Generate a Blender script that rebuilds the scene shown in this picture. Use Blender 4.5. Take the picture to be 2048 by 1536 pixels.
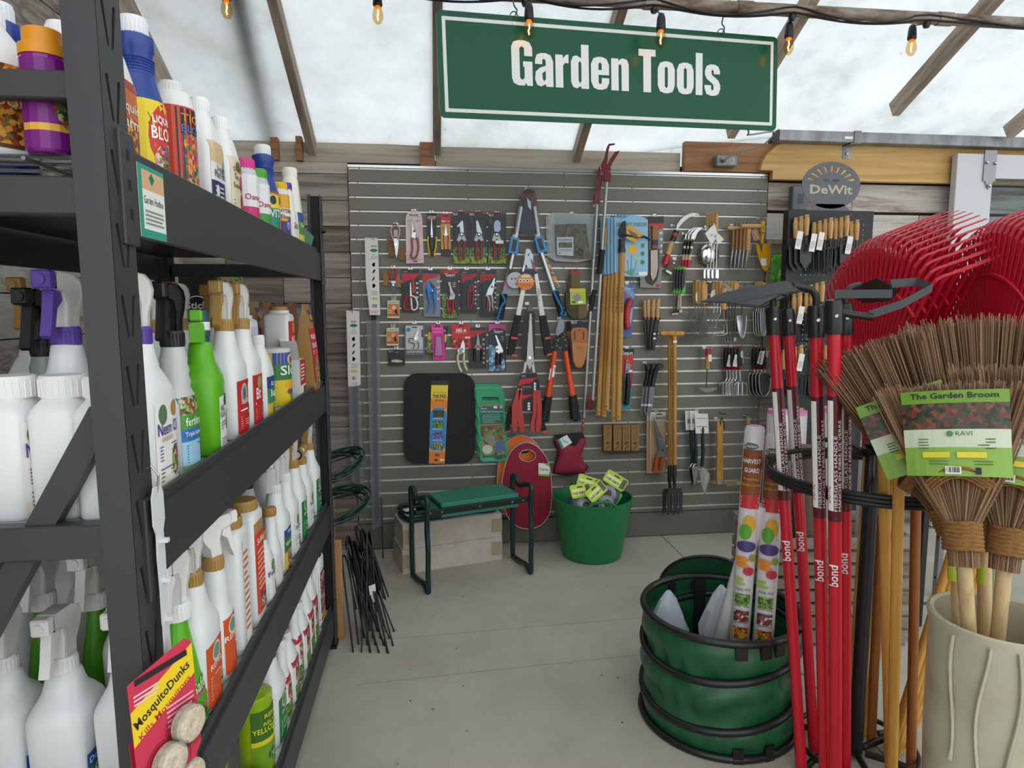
import bpy,math,random
from mathutils import Vector,Matrix
V = Vector
PI = math.pi
rnd = random.Random(7)
SC = bpy.context.scene
COL = SC.collection
for o_ in list(bpy.data.objects):
    bpy.data.objects.remove(o_)

# ------------------------------------------------------------------ camera
FPX,YAW,PIT,ROL = 1311.4,0.12372,0.11592,-0.0032
CAM = V((0,0,1.40))
WY = 3.775                      # front of the slatwall
fw = V((math.sin(YAW) * math.cos(PIT),math.cos(YAW) * math.cos(PIT),-math.sin(PIT)))
_r = V((math.cos(YAW),-math.sin(YAW),0)); _u = _r.cross(fw)
rt = _r * math.cos(ROL) + _u * math.sin(ROL)
up = -_r * math.sin(ROL) + _u * math.cos(ROL)
cd = bpy.data.cameras.new('camera'); cam = bpy.data.objects.new('camera',cd); COL.objects.link(cam)
cd.sensor_width = 36; cd.sensor_fit = 'HORIZONTAL'; cd.lens = 36 * FPX / 2048; cd.clip_start = 0.05
m = Matrix((rt,up,-fw)).transposed().to_4x4(); m.translation = CAM; cam.matrix_world = m
SC.camera = cam

# ------------------------------------------------------------------ light
w = bpy.data.worlds.new('overcast_sky'); SC.world = w; w.use_nodes = True
bg = w.node_tree.nodes['Background']; bg.inputs[0].default_value = (0.93,0.97,1.0,1); bg.inputs[1].default_value = 1.3
vs = SC.view_settings
vs.view_transform = 'Standard'; vs.look = 'None'; vs.gamma = 1.0; vs.use_curve_mapping = False
vs.exposure = 0.45
cy = SC.cycles
cy.use_denoising = True; cy.max_bounces = 9; cy.diffuse_bounces = 5; cy.glossy_bounces = 4
cy.transmission_bounces = 6; cy.transparent_max_bounces = 16; cy.sample_clamp_indirect = 6
cy.caustics_reflective = False; cy.caustics_refractive = False

# pixels of the photograph -> directions -> points on the surfaces things touch
def ray(px,py): return fw + rt * ((px - 1024) / FPX) + up * ((768 - py) / FPX)
def W(px,py,off=0.0):
    d = ray(px,py); return CAM + d * ((WY - off) / d.y)
def Fl(px,py,z=0.0):
    d = ray(px,py); return CAM + d * ((z - CAM.z) / d.z)
def XP(px,py,X):
    d = ray(px,py); return CAM + d * (X / d.x)
def DP(px,py,t): return CAM + ray(px,py) * t

# ------------------------------------------------------------------ materials
def lin(h):
    h = h.lstrip('#'); c = [int(h[i:i + 2],16) / 255 for i in (0,2,4)]
    return tuple(x / 12.92 if x <= .04045 else ((x + .055) / 1.055) ** 2.4 for x in c) + (1,)
MATS = {}
def newmat(k):
    m = bpy.data.materials.new(k); m.use_nodes = True
    nt = m.node_tree; return m,nt,nt.nodes['Principled BSDF']
def C(h,rough=.45,metal=0.0,spec=.5,coat=0.0,emit=0.0,sub=0.0):
    k = ('c',h,rough,metal,spec,coat,emit)
    if k in MATS: return MATS[k]
    m,nt,b = newmat('paint_' + h)
    b.inputs['Base Color'].default_value = lin(h); b.inputs['Roughness'].default_value = rough
    b.inputs['Metallic'].default_value = metal; b.inputs['Specular IOR Level'].default_value = spec
    b.inputs['Coat Weight'].default_value = coat
    if emit: b.inputs['Emission Color'].default_value = lin(h); b.inputs['Emission Strength'].default_value = emit
    MATS[k] = m; return m
def nd(nt,t,**kw):
    n = nt.nodes.new(t)
    for k,v in kw.items():
        if k in n.inputs: n.inputs[k].default_value = v
        else: setattr(n,k,v)
    return n
def ramp(nt,fac,stops):
    r = nt.nodes.new('ShaderNodeValToRGB'); e = r.color_ramp.elements
    while len(e) < len(stops): e.new(0.5)
    for el,(p,c) in zip(e,stops): el.position = p; el.color = lin(c)
    nt.links.new(fac,r.inputs[0]); return r
def tex_coord(nt,scale=(1,1,1),rot=(0,0,0),kind='Object'):
    tc = nt.nodes.new('ShaderNodeTexCoord'); mp = nt.nodes.new('ShaderNodeMapping')
    mp.inputs['Scale'].default_value = scale; mp.inputs['Rotation'].default_value = rot
    nt.links.new(tc.outputs[kind],mp.inputs[0]); return mp.outputs[0]
def noisy(key,stops,scale=(8,8,8),detail=5,rough=.6,bump=0.0,metal=0.0,dist=0.0,spec=.4,bscale=None,rnd_obj=0.0,nrough=.6):
    """base colour from a stretched noise (wood grain, stone, weathering)"""
    if key in MATS: return MATS[key]
    m,nt,b = newmat(key)
    co = tex_coord(nt,scale)
    if rnd_obj:
        oi = nt.nodes.new('ShaderNodeObjectInfo'); ad = nt.nodes.new('ShaderNodeVectorMath'); ad.operation = 'MULTIPLY_ADD'
        cx = nt.nodes.new('ShaderNodeCombineXYZ')
        for i in range(3): nt.links.new(oi.outputs['Random'],cx.inputs[i])
        nt.links.new(cx.outputs[0],ad.inputs[0]); ad.inputs[1].default_value = (37,53,71); nt.links.new(co,ad.inputs[2]); co = ad.outputs[0]
    n = nd(nt,'ShaderNodeTexNoise',Scale=1.0,Detail=detail,Roughness=nrough,Distortion=dist)
    nt.links.new(co,n.inputs['Vector'])
    fac = n.outputs['Fac']
    if rnd_obj:
        mm = nt.nodes.new('ShaderNodeMath'); mm.operation = 'MULTIPLY_ADD'
        nt.links.new(oi.outputs['Random'],mm.inputs[0]); mm.inputs[1].default_value = rnd_obj
        sb = nt.nodes.new('ShaderNodeMath'); sb.operation = 'SUBTRACT'; nt.links.new(fac,sb.inputs[0]); sb.inputs[1].default_value = rnd_obj / 2
        nt.links.new(sb.outputs[0],mm.inputs[2]); fac = mm.outputs[0]
    r = ramp(nt,fac,stops)
    nt.links.new(r.outputs[0],b.inputs['Base Color'])
    b.inputs['Roughness'].default_value = rough; b.inputs['Metallic'].default_value = metal; b.inputs['Specular IOR Level'].default_value = spec
    if bump:
        bp = nt.nodes.new('ShaderNodeBump'); bp.inputs['Strength'].default_value = bump; bp.inputs['Distance'].default_value = .004
        nt.links.new(n.outputs['Fac'],bp.inputs['Height']); nt.links.new(bp.outputs[0],b.inputs['Normal'])
    MATS[key] = m; return m
def picture(key,cols,scale=60,rough=.4):
    """a small printed picture: cells of the given colours"""
    if key in MATS: return MATS[key]
    m,nt,b = newmat(key)
    co = tex_coord(nt,(scale,) * 3)
    n = nd(nt,'ShaderNodeTexVoronoi',Scale=1.0); n.inputs['Randomness'].default_value = 1
    nz = nd(nt,'ShaderNodeTexNoise',Scale=2.2,Detail=3.0); nt.links.new(co,nz.inputs['Vector'])
    ad = nt.nodes.new('ShaderNodeVectorMath'); ad.operation = 'ADD'; nt.links.new(co,ad.inputs[0]); nt.links.new(nz.outputs['Color'],ad.inputs[1])
    nt.links.new(ad.outputs[0],n.inputs['Vector'])
    sp = nt.nodes.new('ShaderNodeSeparateColor'); nt.links.new(n.outputs['Color'],sp.inputs[0])
    st = [((i + .001) / len(cols),c) for i,c in enumerate(cols)]
    r = ramp(nt,sp.outputs[0],st); r.color_ramp.interpolation = 'CONSTANT'
    nt.links.new(r.outputs[0],b.inputs['Base Color']); b.inputs['Roughness'].default_value = rough
    MATS[key] = m; return m
def clear_plastic(key='clear_blister',tint='#e8eef0',gloss=.12,alpha_tint=.985):
    if key in MATS: return MATS[key]
    m = bpy.data.materials.new(key); m.use_nodes = True; nt = m.node_tree; nt.nodes.clear()
    out = nt.nodes.new('ShaderNodeOutputMaterial'); mx = nt.nodes.new('ShaderNodeMixShader')
    tr = nt.nodes.new('ShaderNodeBsdfTransparent'); c = lin(tint); tr.inputs[0].default_value = tuple(x * alpha_tint for x in c[:3]) + (1,)
    gl = nt.nodes.new('ShaderNodeBsdfGlossy'); gl.inputs['Roughness'].default_value = .08
    fr = nt.nodes.new('ShaderNodeLayerWeight'); fr.inputs[0].default_value = .25
    mt = nt.nodes.new('ShaderNodeMath'); mt.operation = 'MULTIPLY_ADD'; nt.links.new(fr.outputs['Fresnel'],mt.inputs[0]); mt.inputs[1].default_value = .0; mt.inputs[2].default_value = .012
    p3 = nt.nodes.new('ShaderNodeMath'); p3.operation = 'POWER'; nt.links.new(fr.outputs['Facing'],p3.inputs[0]); p3.inputs[1].default_value = 2.5; nt.links.new(p3.outputs[0],mt.inputs[0]); mt.inputs[1].default_value = .3 + gloss * .5
    nt.links.new(mt.outputs[0],mx.inputs[0]); nt.links.new(tr.outputs[0],mx.inputs[1]); nt.links.new(gl.outputs[0],mx.inputs[2])
    nt.links.new(mx.outputs[0],out.inputs[0]); MATS[key] = m; return m
def milky(key,tint,opac,rough=.3):
    """translucent hazy plastic film"""
    if key in MATS: return MATS[key]
    m = bpy.data.materials.new(key); m.use_nodes = True; nt = m.node_tree; nt.nodes.clear()
    out = nt.nodes.new('ShaderNodeOutputMaterial'); mx = nt.nodes.new('ShaderNodeMixShader')
    tr = nt.nodes.new('ShaderNodeBsdfTransparent')
    p = nt.nodes.new('ShaderNodeBsdfPrincipled'); p.inputs['Base Color'].default_value = lin(tint); p.inputs['Roughness'].default_value = rough
    mx.inputs[0].default_value = opac
    nt.links.new(tr.outputs[0],mx.inputs[1]); nt.links.new(p.outputs[0],mx.inputs[2]); nt.links.new(mx.outputs[0],out.inputs[0])
    MATS[key] = m; return m
# common paints
WHITE = C('#f1f1ef',.35); PLASTIC_W = C('#eceded',.32); BLACK = C('#141416',.45); INK = C('#1c1c20',.6)
STEEL = C('#b9bbbd',.28,1.0); DSTEEL = C('#55585c',.35,.9); CHROME = C('#d6d8da',.16,1.0); GREYMETAL = C('#8f9194',.4,.8)
GOLD = C('#b08a45',.45); REDT = C('#c32a2b',.4); GREYTXT = C('#8b8b88',.6); PAPER = C('#efeee9',.6)

# ------------------------------------------------------------------ mesh builder
def perp(d):
    a = V((0,0,1)) if abs(d.z) < .9 else V((1,0,0))
    x = d.cross(a).normalized(); return x,d.cross(x).normalized()
class MB:
    def __init__(s): s.v = []; s.f = []; s.m = []; s.mats = []
    def mi(s,mat):
        if mat not in s.mats: s.mats.append(mat)
        return s.mats.index(mat)
    def add(s,vs,fs,mat=None,M=None):
        o = len(s.v)
        s.v += [tuple(M @ V(p)) if M else tuple(p) for p in vs]
        i = s.mi(mat)
        for f in fs: s.f.append(tuple(o + k for k in f)); s.m.append(i)
        return s
    def box(s,a,b,mat=None,M=None,bev=0.0):
        x0,y0,z0 = (min(p,q) for p,q in zip(a,b)); x1,y1,z1 = (max(p,q) for p,q in zip(a,b))
        if bev > 0:
            c = bev
            r = lambda x,y: [(x0 + c,y0),(x1 - c,y0),(x1,y0 + c),(x1,y1 - c),(x1 - c,y1),(x0 + c,y1),(x0,y1 - c),(x0,y0 + c)]
            ri = [(x0 + c,y0 + c),(x1 - c,y0 + c),(x1 - c,y0 + c),(x1 - c,y1 - c),(x1 - c,y1 - c),(x0 + c,y1 - c),(x0 + c,y1 - c),(x0 + c,y0 + c)]
            ro = r(0,0)
            rings = [[(p[0],p[1],z0) for p in ri],[(p[0],p[1],z0 + c) for p in ro],[(p[0],p[1],z1 - c) for p in ro],[(p[0],p[1],z1) for p in ri]]
            return s.loft(rings,mat,M)
        vs = [(x0,y0,z0),(x1,y0,z0),(x1,y1,z0),(x0,y1,z0),(x0,y0,z1),(x1,y0,z1),(x1,y1,z1),(x0,y1,z1)]
        return s.add(vs,[(0,3,2,1),(4,5,6,7),(0,1,5,4),(1,2,6,5),(2,3,7,6),(3,0,4,7)],mat,M)
    def loft(s,rings,mat=None,M=None,caps=True,closed=False):
        n = len(rings[0]); vs = [p for r in rings for p in r]; fs = []
        for i in range(len(rings) - (0 if closed else 1)):
            j = (i + 1) % len(rings)
            for k in range(n):
                l = (k + 1) % n; fs.append((i * n + k,i * n + l,j * n + l,j * n + k))
        if caps and not closed:
            fs.append(tuple(range(n))[::-1]); fs.append(tuple((len(rings) - 1) * n + k for k in range(n)))
        return s.add(vs,fs,mat,M)
    def tube(s,pts,r,n=8,mat=None,M=None,closed=False,caps=True,flat=None):
        P = [V(p) for p in pts]; R = r if isinstance(r,(list,tuple)) else [r] * len(P)
        rings = []; x = None
        for i,p in enumerate(P):
            if closed: d = P[(i + 1) % len(P)] - P[i - 1]
            else: d = P[min(i + 1,len(P) - 1)] - P[max(i - 1,0)]
            if d.length < 1e-9: d = V((0,0,1))
            d.normalize()
            if x is None: x,y = perp(d)
            else:
                x = x - d * x.dot(d)
                if x.length < 1e-6: x,y = perp(d)
                x.normalize(); y = d.cross(x)
            a = R[i]; b = a if flat is None else a * flat
            rings.append([p + x * (a * math.cos(2 * PI * k / n)) + y * (b * math.sin(2 * PI * k / n)) for k in range(n)])
        return s.loft(rings,mat,M,caps,closed)
    def lathe(s,prof,n=20,mat=None,M=None,caps=True):
        return s.loft([[(r * math.cos(2 * PI * k / n),r * math.sin(2 * PI * k / n),z) for k in range(n)] for r,z in prof],mat,M,caps)
    def prism(s,poly,y0,y1,mat=None,M=None):
        """polygon in x,z extruded along y"""
        n = len(poly); vs = [(x,y0,z) for x,z in poly] + [(x,y1,z) for x,z in poly]
        fs = [tuple(range(n)),tuple(range(2 * n - 1,n - 1,-1))] + [(i,n + i,n + (i + 1) % n,(i + 1) % n) for i in range(n)]
        return s.add(vs,fs,mat,M)
    def build(s,name,mat=None,parent=None,smooth=0,M=None,fix=True):
        me = bpy.data.meshes.new(name)
        me.from_pydata([tuple(p) for p in s.v],[],s.f)
        for mm in (s.mats or [None]): me.materials.append(mm or mat or PLASTIC_W)
        if len(s.mats) > 1: me.polygons.foreach_set('material_index',s.m)
        if fix:
            import bmesh
            b = bmesh.new(); b.from_mesh(me); bmesh.ops.recalc_face_normals(b,faces=b.faces); b.to_mesh(me); b.free()
        if smooth:
            me.shade_smooth()
            me.set_sharp_from_angle(angle=math.radians(smooth))
        me.update()
        o = bpy.data.objects.new(name,me); COL.objects.link(o)
        if M is not None: o.matrix_world = M
        if parent: o.parent = parent
        return o
def tag(o,label=None,cat=None,group=None,kind=None):
    if label: o['label'] = label
    if cat: o['category'] = cat
    if group: o['group'] = group
    if kind: o['kind'] = kind
    return o
def thing(name,label,cat,loc=(0,0,0),rot=(0,0,0),group=None,scale=1):
    o = bpy.data.objects.new(name,None); COL.objects.link(o); o.empty_display_size = .05
    o.location = loc; o.rotation_euler = rot; o.scale = (scale,) * 3
    return tag(o,label,cat,group)
def dup(root,loc=None,rot=None,label=None,group=None,scale=None):
    r = root.copy(); COL.objects.link(r)
    if loc is not None: r.location = loc
    if rot is not None: r.rotation_euler = rot
    if scale: r.scale = (scale,) * 3
    if label: r['label'] = label
    if group: r['group'] = group
    for ch in list(root.children):
        c = ch.copy(); COL.objects.link(c); c.parent = r
        for g in list(ch.children):
            d = g.copy(); COL.objects.link(d); d.parent = c
    return r
def struct(o): o['kind'] = 'structure'; return o
def T(x=0,y=0,z=0): return Matrix.Translation((x,y,z))
def Rz(a): return Matrix.Rotation(a,4,'Z')
def Ry(a): return Matrix.Rotation(a,4,'Y')
def Rx(a): return Matrix.Rotation(a,4,'X')
def bez(p0,p1,p2,p3,n=10):
    p0,p1,p2,p3 = map(V,(p0,p1,p2,p3))
    return [p0 * (1 - t) ** 3 + p1 * 3 * t * (1 - t) ** 2 + p2 * 3 * t * t * (1 - t) + p3 * t ** 3 for t in [i / n for i in range(n + 1)]]
def smooth_path(pts,n=6):
    P = [V(p) for p in pts]; out = []
    for i in range(len(P) - 1):
        a = P[max(i - 1,0)]; b = P[i]; c = P[i + 1]; d = P[min(i + 2,len(P) - 1)]
        for k in range(n):
            t = k / n
            out.append(.5 * ((2 * b) + (c - a) * t + (2 * a - 5 * b + 4 * c - d) * t * t + (3 * b - a - 3 * c + d) * t ** 3))
    return out + [P[-1]]
def rrect(x0,z0,x1,z1,r,n=4):
    out = []
    for cx,cz,a0 in ((x1 - r,z0 + r,-90),(x1 - r,z1 - r,0),(x0 + r,z1 - r,90),(x0 + r,z0 + r,180)):
        for k in range(n + 1):
            a = math.radians(a0 + 90 * k / n); out.append((cx + r * math.cos(a),cz + r * math.sin(a)))
    return out
def ellp(cx,cz,rx,rz,n=20,a0=0): return [(cx + rx * math.cos(a0 + 2 * PI * k / n),cz + rz * math.sin(a0 + 2 * PI * k / n)) for k in range(n)]
# filled flat outlines with holes: loops in x,z, extruded along y by th
def plate(loops,th,name='plate'):
    cu = bpy.data.curves.new(name,'CURVE'); cu.dimensions = '2D'; cu.fill_mode = 'BOTH'; cu.extrude = th / 2
    for L in loops:
        sp = cu.splines.new('POLY'); sp.points.add(len(L) - 1)
        for p,(x,z) in zip(sp.points,L): p.co = (x,z,0,1)
        sp.use_cyclic_u = True
    ob = bpy.data.objects.new(name,cu); me = bpy.data.meshes.new_from_object(ob)
    vs = [(v.co.x,-v.co.z,v.co.y) for v in me.vertices]; fs = [tuple(p.vertices) for p in me.polygons]
    bpy.data.objects.remove(ob); bpy.data.curves.remove(cu); bpy.data.meshes.remove(me)
    return vs,fs
# text
_TX = {}
def text_mesh(s,bold=0.0):
    k = (s,bold)
    if k not in _TX:
        cu = bpy.data.curves.new('t','FONT'); cu.body = s; cu.size = 1; cu.resolution_u = 2; cu.offset = bold; cu.fill_mode = 'FRONT'
        ob = bpy.data.objects.new('t',cu); me = bpy.data.meshes.new_from_object(ob)
        vs = [(v.co.x,v.co.y) for v in me.vertices]; fs = [tuple(p.vertices) for p in me.polygons]
        bpy.data.objects.remove(ob); bpy.data.curves.remove(cu); bpy.data.meshes.remove(me)
        _TX[k] = (vs,fs,(min(x for x,_ in vs),max(x for x,_ in vs)) if vs else (0,0))
    return _TX[k]
class Art:
    """flat print laid on a surface: map(u, v, h) -> point"""
    def __init__(s,mapf,h=.0004,dh=.00012): s.mb = MB(); s.map = mapf; s.h = h; s.dh = dh
    def _add(s,uv,fs,mat):
        s.mb.add([s.map(u,v,s.h) for u,v in uv],fs,mat); s.h += s.dh; return s
    def rect(s,u0,v0,u1,v1,mat,nu=1,nv=1):
        uv = [(u0 + (u1 - u0) * i / nu,v0 + (v1 - v0) * j / nv) for j in range(nv + 1) for i in range(nu + 1)]
        return s._add(uv,[(j * (nu + 1) + i,j * (nu + 1) + i + 1,(j + 1) * (nu + 1) + i + 1,(j + 1) * (nu + 1) + i) for j in range(nv) for i in range(nu)],mat)
    def poly(s,pts,mat): return s._add(pts,[tuple(range(len(pts)))],mat)
    def ell(s,cu,cv,ru,rv,mat,n=18):
        uv = [(cu,cv)]; fs = []
        for q in (1,2,3): uv += ellp(cu,cv,ru * q / 3,rv * q / 3,n)
        for k in range(n):
            l = (k + 1) % n; fs.append((0,1 + k,1 + l))
            for q in (0,1): fs.append((1 + q * n + k,1 + q * n + n + k,1 + q * n + n + l,1 + q * n + l))
        return s._add(uv,fs,mat)
    def ring(s,cu,cv,ru,rv,t,mat,n=20):
        a = ellp(cu,cv,ru,rv,n); b = ellp(cu,cv,ru - t,rv - t,n)
        return s._add(a + b,[(k,(k + 1) % n,n + (k + 1) % n,n + k) for k in range(n)],mat)
    def text(s,t,u,v,size,mat,w=None,xs=1.0,bold=0.0,al='C',rot=0.0):
        """size = cap height; w = total width if given"""
        vs,fs,(a,b) = text_mesh(t,bold); sz = size / .69
        kx = (w / (b - a)) if w else sz * xs
        x0 = {'C': (a + b) / 2,'L': a,'R': b}[al]; c,q = math.cos(rot),math.sin(rot)
        uv = []
        for x,y in vs:
            X = (x - x0) * kx; Y = y * sz; uv.append((u + X * c - Y * q,v + X * q + Y * c))
        return s._add(uv,fs,mat)
    def lines(s,u0,v0,u1,v1,n,mat,fill=.45,seed=1):
        r = random.Random(seed); p = (v1 - v0) / n; uv = []; fs = []
        for i in range(n):
            e = u1 - (u1 - u0) * r.choice((0,0,.08,.3)); a = v1 - p * (i + .5 - fill / 2); b = a - p * fill; o = len(uv)
            uv += [(u0,b),(e,b),(e,a),(u0,a)]; fs.append((o,o + 1,o + 2,o + 3))
        return s._add(uv,fs,mat)
    def bars(s,u0,v0,u1,v1,n=9):
        s.rect(u0,v0,u1,v1,PAPER); r = random.Random(int(1e5 * abs(u0 + v1))); uv = []; fs = []; x = u0 + (u1 - u0) * .06; p = (u1 - u0) * .88 / n
        for i in range(n):
            ww = p * r.choice((.3,.5,.7)); o = len(uv); uv += [(x,v0 + (v1 - v0) * .2),(x + ww,v0 + (v1 - v0) * .2),(x + ww,v1 - (v1 - v0) * .1),(x,v1 - (v1 - v0) * .1)]; fs.append((o,o + 1,o + 2,o + 3)); x += p
        return s._add(uv,fs,INK)
    def build(s,name,parent=None,M=None): return s.mb.build(name,None,parent,M=M,fix=False)
def flatmap(y=0.0): return lambda u,v,h: (u,y - h,v)      # print on a card facing -y
# ================================================================== the setting
GREYWOOD = noisy('weathered_plank',[(.25,'#554a42'),(.42,'#7b7068'),(.55,'#948b82'),(.72,'#a9a299')],(1.6,9,34),6,.85,.5,rnd_obj=.22,dist=.6)
WHITEWOOD = noisy('whitewashed_plank',[(.28,'#6e5a4a'),(.4,'#97877a'),(.5,'#b7b0a8'),(.7,'#c9c6c1')],(1.8,8,26),7,.85,.5,rnd_obj=.2,dist=.8,nrough=.72)
PALEBOARD = noisy('pale_board',[(.3,'#9c8d7c'),(.5,'#b7ab9c'),(.7,'#c6bdb0')],(1.5,9,30),5,.8,.3,rnd_obj=.1)
PINE = noisy('pine_board',[(.3,'#ae8448'),(.46,'#c39a5c'),(.6,'#cda76c'),(.75,'#d4b17a')],(.8,6,22),4,.6,.12,dist=.9)
BROWNPINE = noisy('brown_pine',[(.3,'#7d5637'),(.5,'#9c6f4b'),(.7,'#ad8360')],(1.2,8,28),5,.65,.15,dist=.7)
RAFTERWOOD = noisy('old_rafter',[(.3,'#7a6c5e'),(.5,'#a39383'),(.7,'#bbad9c')],(26,3,26),6,.85,.5,rnd_obj=.1)
CONCRETE = noisy('concrete',[(.25,'#a19b8d'),(.45,'#b0ab9d'),(.6,'#b9b4a6'),(.75,'#c0bbae')],(1.7,1.7,1.7),9,.82,.12,nrough=.72)
GALV = noisy('galvanised_steel',[(.3,'#6d6f70'),(.5,'#8b8d8e'),(.7,'#a2a4a5')],(10,3,3),5,.45,0,.75)
RUST = noisy('rusty_pipe',[(.35,'#5a4232'),(.5,'#8a7b6d'),(.62,'#9d948a')],(7,22,22),6,.7,.25,.3)

# floor: concrete slabs with sawn joints
flo_o = MB().box((-1.7,-6,-.1),(6.5,4.4,-.006),C('#5d5b55',.9)).build('floor'); struct(flo_o)
g = .003
for x0,x1 in ((-1.7,1.395),(1.395,6.5)):
    for y0,y1 in ((-6,-3.2),(-3.2,-.4),(-.4,4.4)):
        s_ = MB().box((x0 + g,y0 + g,-.05),(x1 - g,y1 - g,0),CONCRETE).build('slab',None,flo_o)
rr = random.Random(3)
for i in range(46):                                            # grit and dropped leaf bits
    x,y = rr.uniform(-.35,1.1),rr.uniform(1.9,3.7); s = rr.uniform(.002,.006)
    a = rr.uniform(0,6)
    MBx = MB().prism([(-s,0),(0,-s * .5),(s * 1.2,0),(0,s * .6)],0,.001,C(rr.choice(['#6b5436','#7a6a50','#4a4640','#8d7b55'])),T(x,y,.0005) @ Rz(a) @ Rx(PI / 2))
    if i == 0: grit = MB()
    grit.add(MBx.v,MBx.f,MBx.mats[0])
tag(grit.build('grit'),'scattered specks of grit and leaf crumbs on the concrete floor','debris',kind='stuff')
# outside ground
struct(MB().box((-30,4.4,-.3),(30,40,-.12),noisy('lawn',[(.3,'#4d6b2a'),(.6,'#7d9a45')],(3,3,3),6,.9)).build('ground_outside'))
for y0_,y1_ in ((2.687,2.75),(2.36,2.455)):
    MB().add([(-.3,y0_,.0004),(1.2,y1_,.0004),(1.2,y1_ + .003,.0004),(-.3,y0_ + .003,.0004)],[(0,1,2,3)],C('#8d887b',.9)).build('form_line',None,flo_o,fix=False)
# wall_back : planks left of the slatwall, boards above it, planks right of it
wb = MB().box((-1.62,WY + .05,0),(2.03,WY + .09,2.22),C('#3a342e',.9)).build('wall_back'); struct(wb)
def plank(par,x0,z0,x1,z1,mat,y=WY + .012,th=.03,j=.0015,name='plank'):
    o = MB().box((-(x1 - x0) / 2 + j,0,j),((x1 - x0) / 2 - j,th,(z1 - z0) - j),mat,bev=.0015).build(name,None,par)
    o.location = ((x0 + x1) / 2,y + rr.uniform(-.002,.002),z0); return o
z = 2.13; first = True
while z > 0:
    h = .1405; z0 = max(z - h,0)
    cut = rr.choice((-.95,-1.1,-.8))
    plank(wb,cut,z0,-.433,z,GREYWOOD); plank(wb,-1.62,z0,cut,z,GREYWOOD)
    z = z0
plank(wb,-1.62,2.131,-.433,2.192,PALEBOARD)
# boards above the slatwall
plank(wb,-1.62,2.193,-.035,2.30,PALEBOARD,WY + .03)
plank(wb,.045,2.185,1.47,2.295,PALEBOARD,WY + .03)
plank(wb,-.04,2.178,.045,2.31,BROWNPINE,WY - .005,.05)            # upright stub between them
plank(wb,-.83,2.19,-.79,2.31,BROWNPINE,WY - .02,.05)
plank(wb,-.70,2.19,-.665,2.32,BROWNPINE,WY - .02,.05)
plank(wb,1.475,2.182,2.25,2.352,BROWNPINE,WY - .012,.04)
# wall_right part of the back wall with its window opening
wr = MB().box((2.03,WY + .05,0),(6.5,WY + .09,1.12),C('#3a342e',.9)).box((2.03,WY + .05,1.80),(6.5,WY + .09,2.40)).box((2.75,WY + .05,1.12),(6.5,WY + .09,1.80)).build('wall_right',C('#3a342e',.9)); struct(wr)
for i,(z0,z1) in enumerate(((2.0,2.135),(1.958,2.0),(1.80,1.957))):
    c = 2.55 + .45 * (i == 2)
    for a,b in ((2.008,c),(c,3.4),(3.4,4.3),(4.3,6.4)): plank(wr,a,z0 if i != 0 else 1.972,b,z1,WHITEWOOD) if i != 1 else None
for k in range(8):
    z1 = 1.12 - k * .1405
    for a,b in ((2.008,2.42 + .3 * (k % 3)),(2.42 + .3 * (k % 3),3.6),(3.6,6.4)): plank(wr,a,max(z1 - .1405,0),b,z1,GREYWOOD)
for k in range(5):
    z1 = 1.80 - k * .136; plank(wr,2.76,z1 - .136,4.0,z1,WHITEWOOD); plank(wr,4.0,z1 - .136,6.4,z1,WHITEWOOD)
# window_1 : narrow opening between slatwall and display
w1 = MB().box((2.008,WY - .002,1.12),(2.04,WY + .09,1.80)).box((2.04,WY,1.775),(2.76,WY + .09,1.80)).box((2.04,WY + .04,1.72),(2.76,WY + .09,1.776)).box((2.73,WY,1.12),(2.76,WY + .09,1.78)).box((2.03,WY - .01,1.10),(2.76,WY + .1,1.125)).build('window_1',noisy('window_wood',[(.3,'#6b6a4e'),(.6,'#8f8a6d')],(20,20,3),4,.8)); struct(w1)
MB().box((2.04,WY + .06,1.125),(2.73,WY + .064,1.72),clear_plastic()).build('pane',None,w1)
# garden seen through it
gm = [C('#5f9a2e',.7),C('#86bd3f',.7),C('#3f7a25',.7),C('#a9cf55',.7)]
hb = MB()
for k in range(5200):
    x = rr.uniform(1.9,5.2); zz = rr.uniform(-.1,2.3); y = 5.3 + rr.uniform(0,.9) + .25 * math.sin(3 * x)
    a = rr.uniform(0,6.3); s = rr.uniform(.03,.075); d = V((math.cos(a) * .7,rr.uniform(-.3,.3),math.sin(a))).normalized(); e = d.cross(V((0,1,.3))).normalized()
    p = V((x,y,zz)); hb.add([p,p + d * s + e * s * .35,p + d * s * 2.2,p + d * s - e * s * .35],[(0,1,2,3)],gm[k % 4])
hb.box((1.5,6.5,-.1),(6.0,6.7,2.2),C('#47751f',.9))
tag(hb.build('garden_hedge',fix=False),'leafy green garden hedge seen through the narrow window','hedge',kind='stuff')
gp = MB().box((2.98,4.9,-.12),(3.06,4.98,1.62)).box((2.95,4.87,1.62),(3.09,5.01,1.66)).box((2.80,4.89,1.50),(2.98,4.91,1.57)).loft([[(2.95,4.87,1.66),(3.09,4.87,1.66),(3.09,5.01,1.66),(2.95,5.01,1.66)],[(3.015,4.935,1.72),(3.025,4.935,1.72),(3.025,4.945,1.72),(3.015,4.945,1.72)]])
tag(gp.build('garden_post',C('#cfe3ee',.6)),'pale blue painted garden post outside the narrow window','post')
# pine header beam (right) with rounded top corner, a second one behind it
pts = [(1.925,2.19),(2.0,2.19),(2.0,2.14),(6.4,2.14),(6.4,2.36),(2.12,2.36),(2.03,2.335),(1.965,2.285),(1.935,2.235)]
hd = MB().prism(pts,WY - .052,WY - .013).build('trim_1',PINE); struct(hd)
hd2 = MB().prism([(2.1,2.30),(6.4,2.30),(6.4,2.425),(2.3,2.425),(2.18,2.40)],WY - .012,WY + .03).build('trim_2',PINE); struct(hd2)
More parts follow.
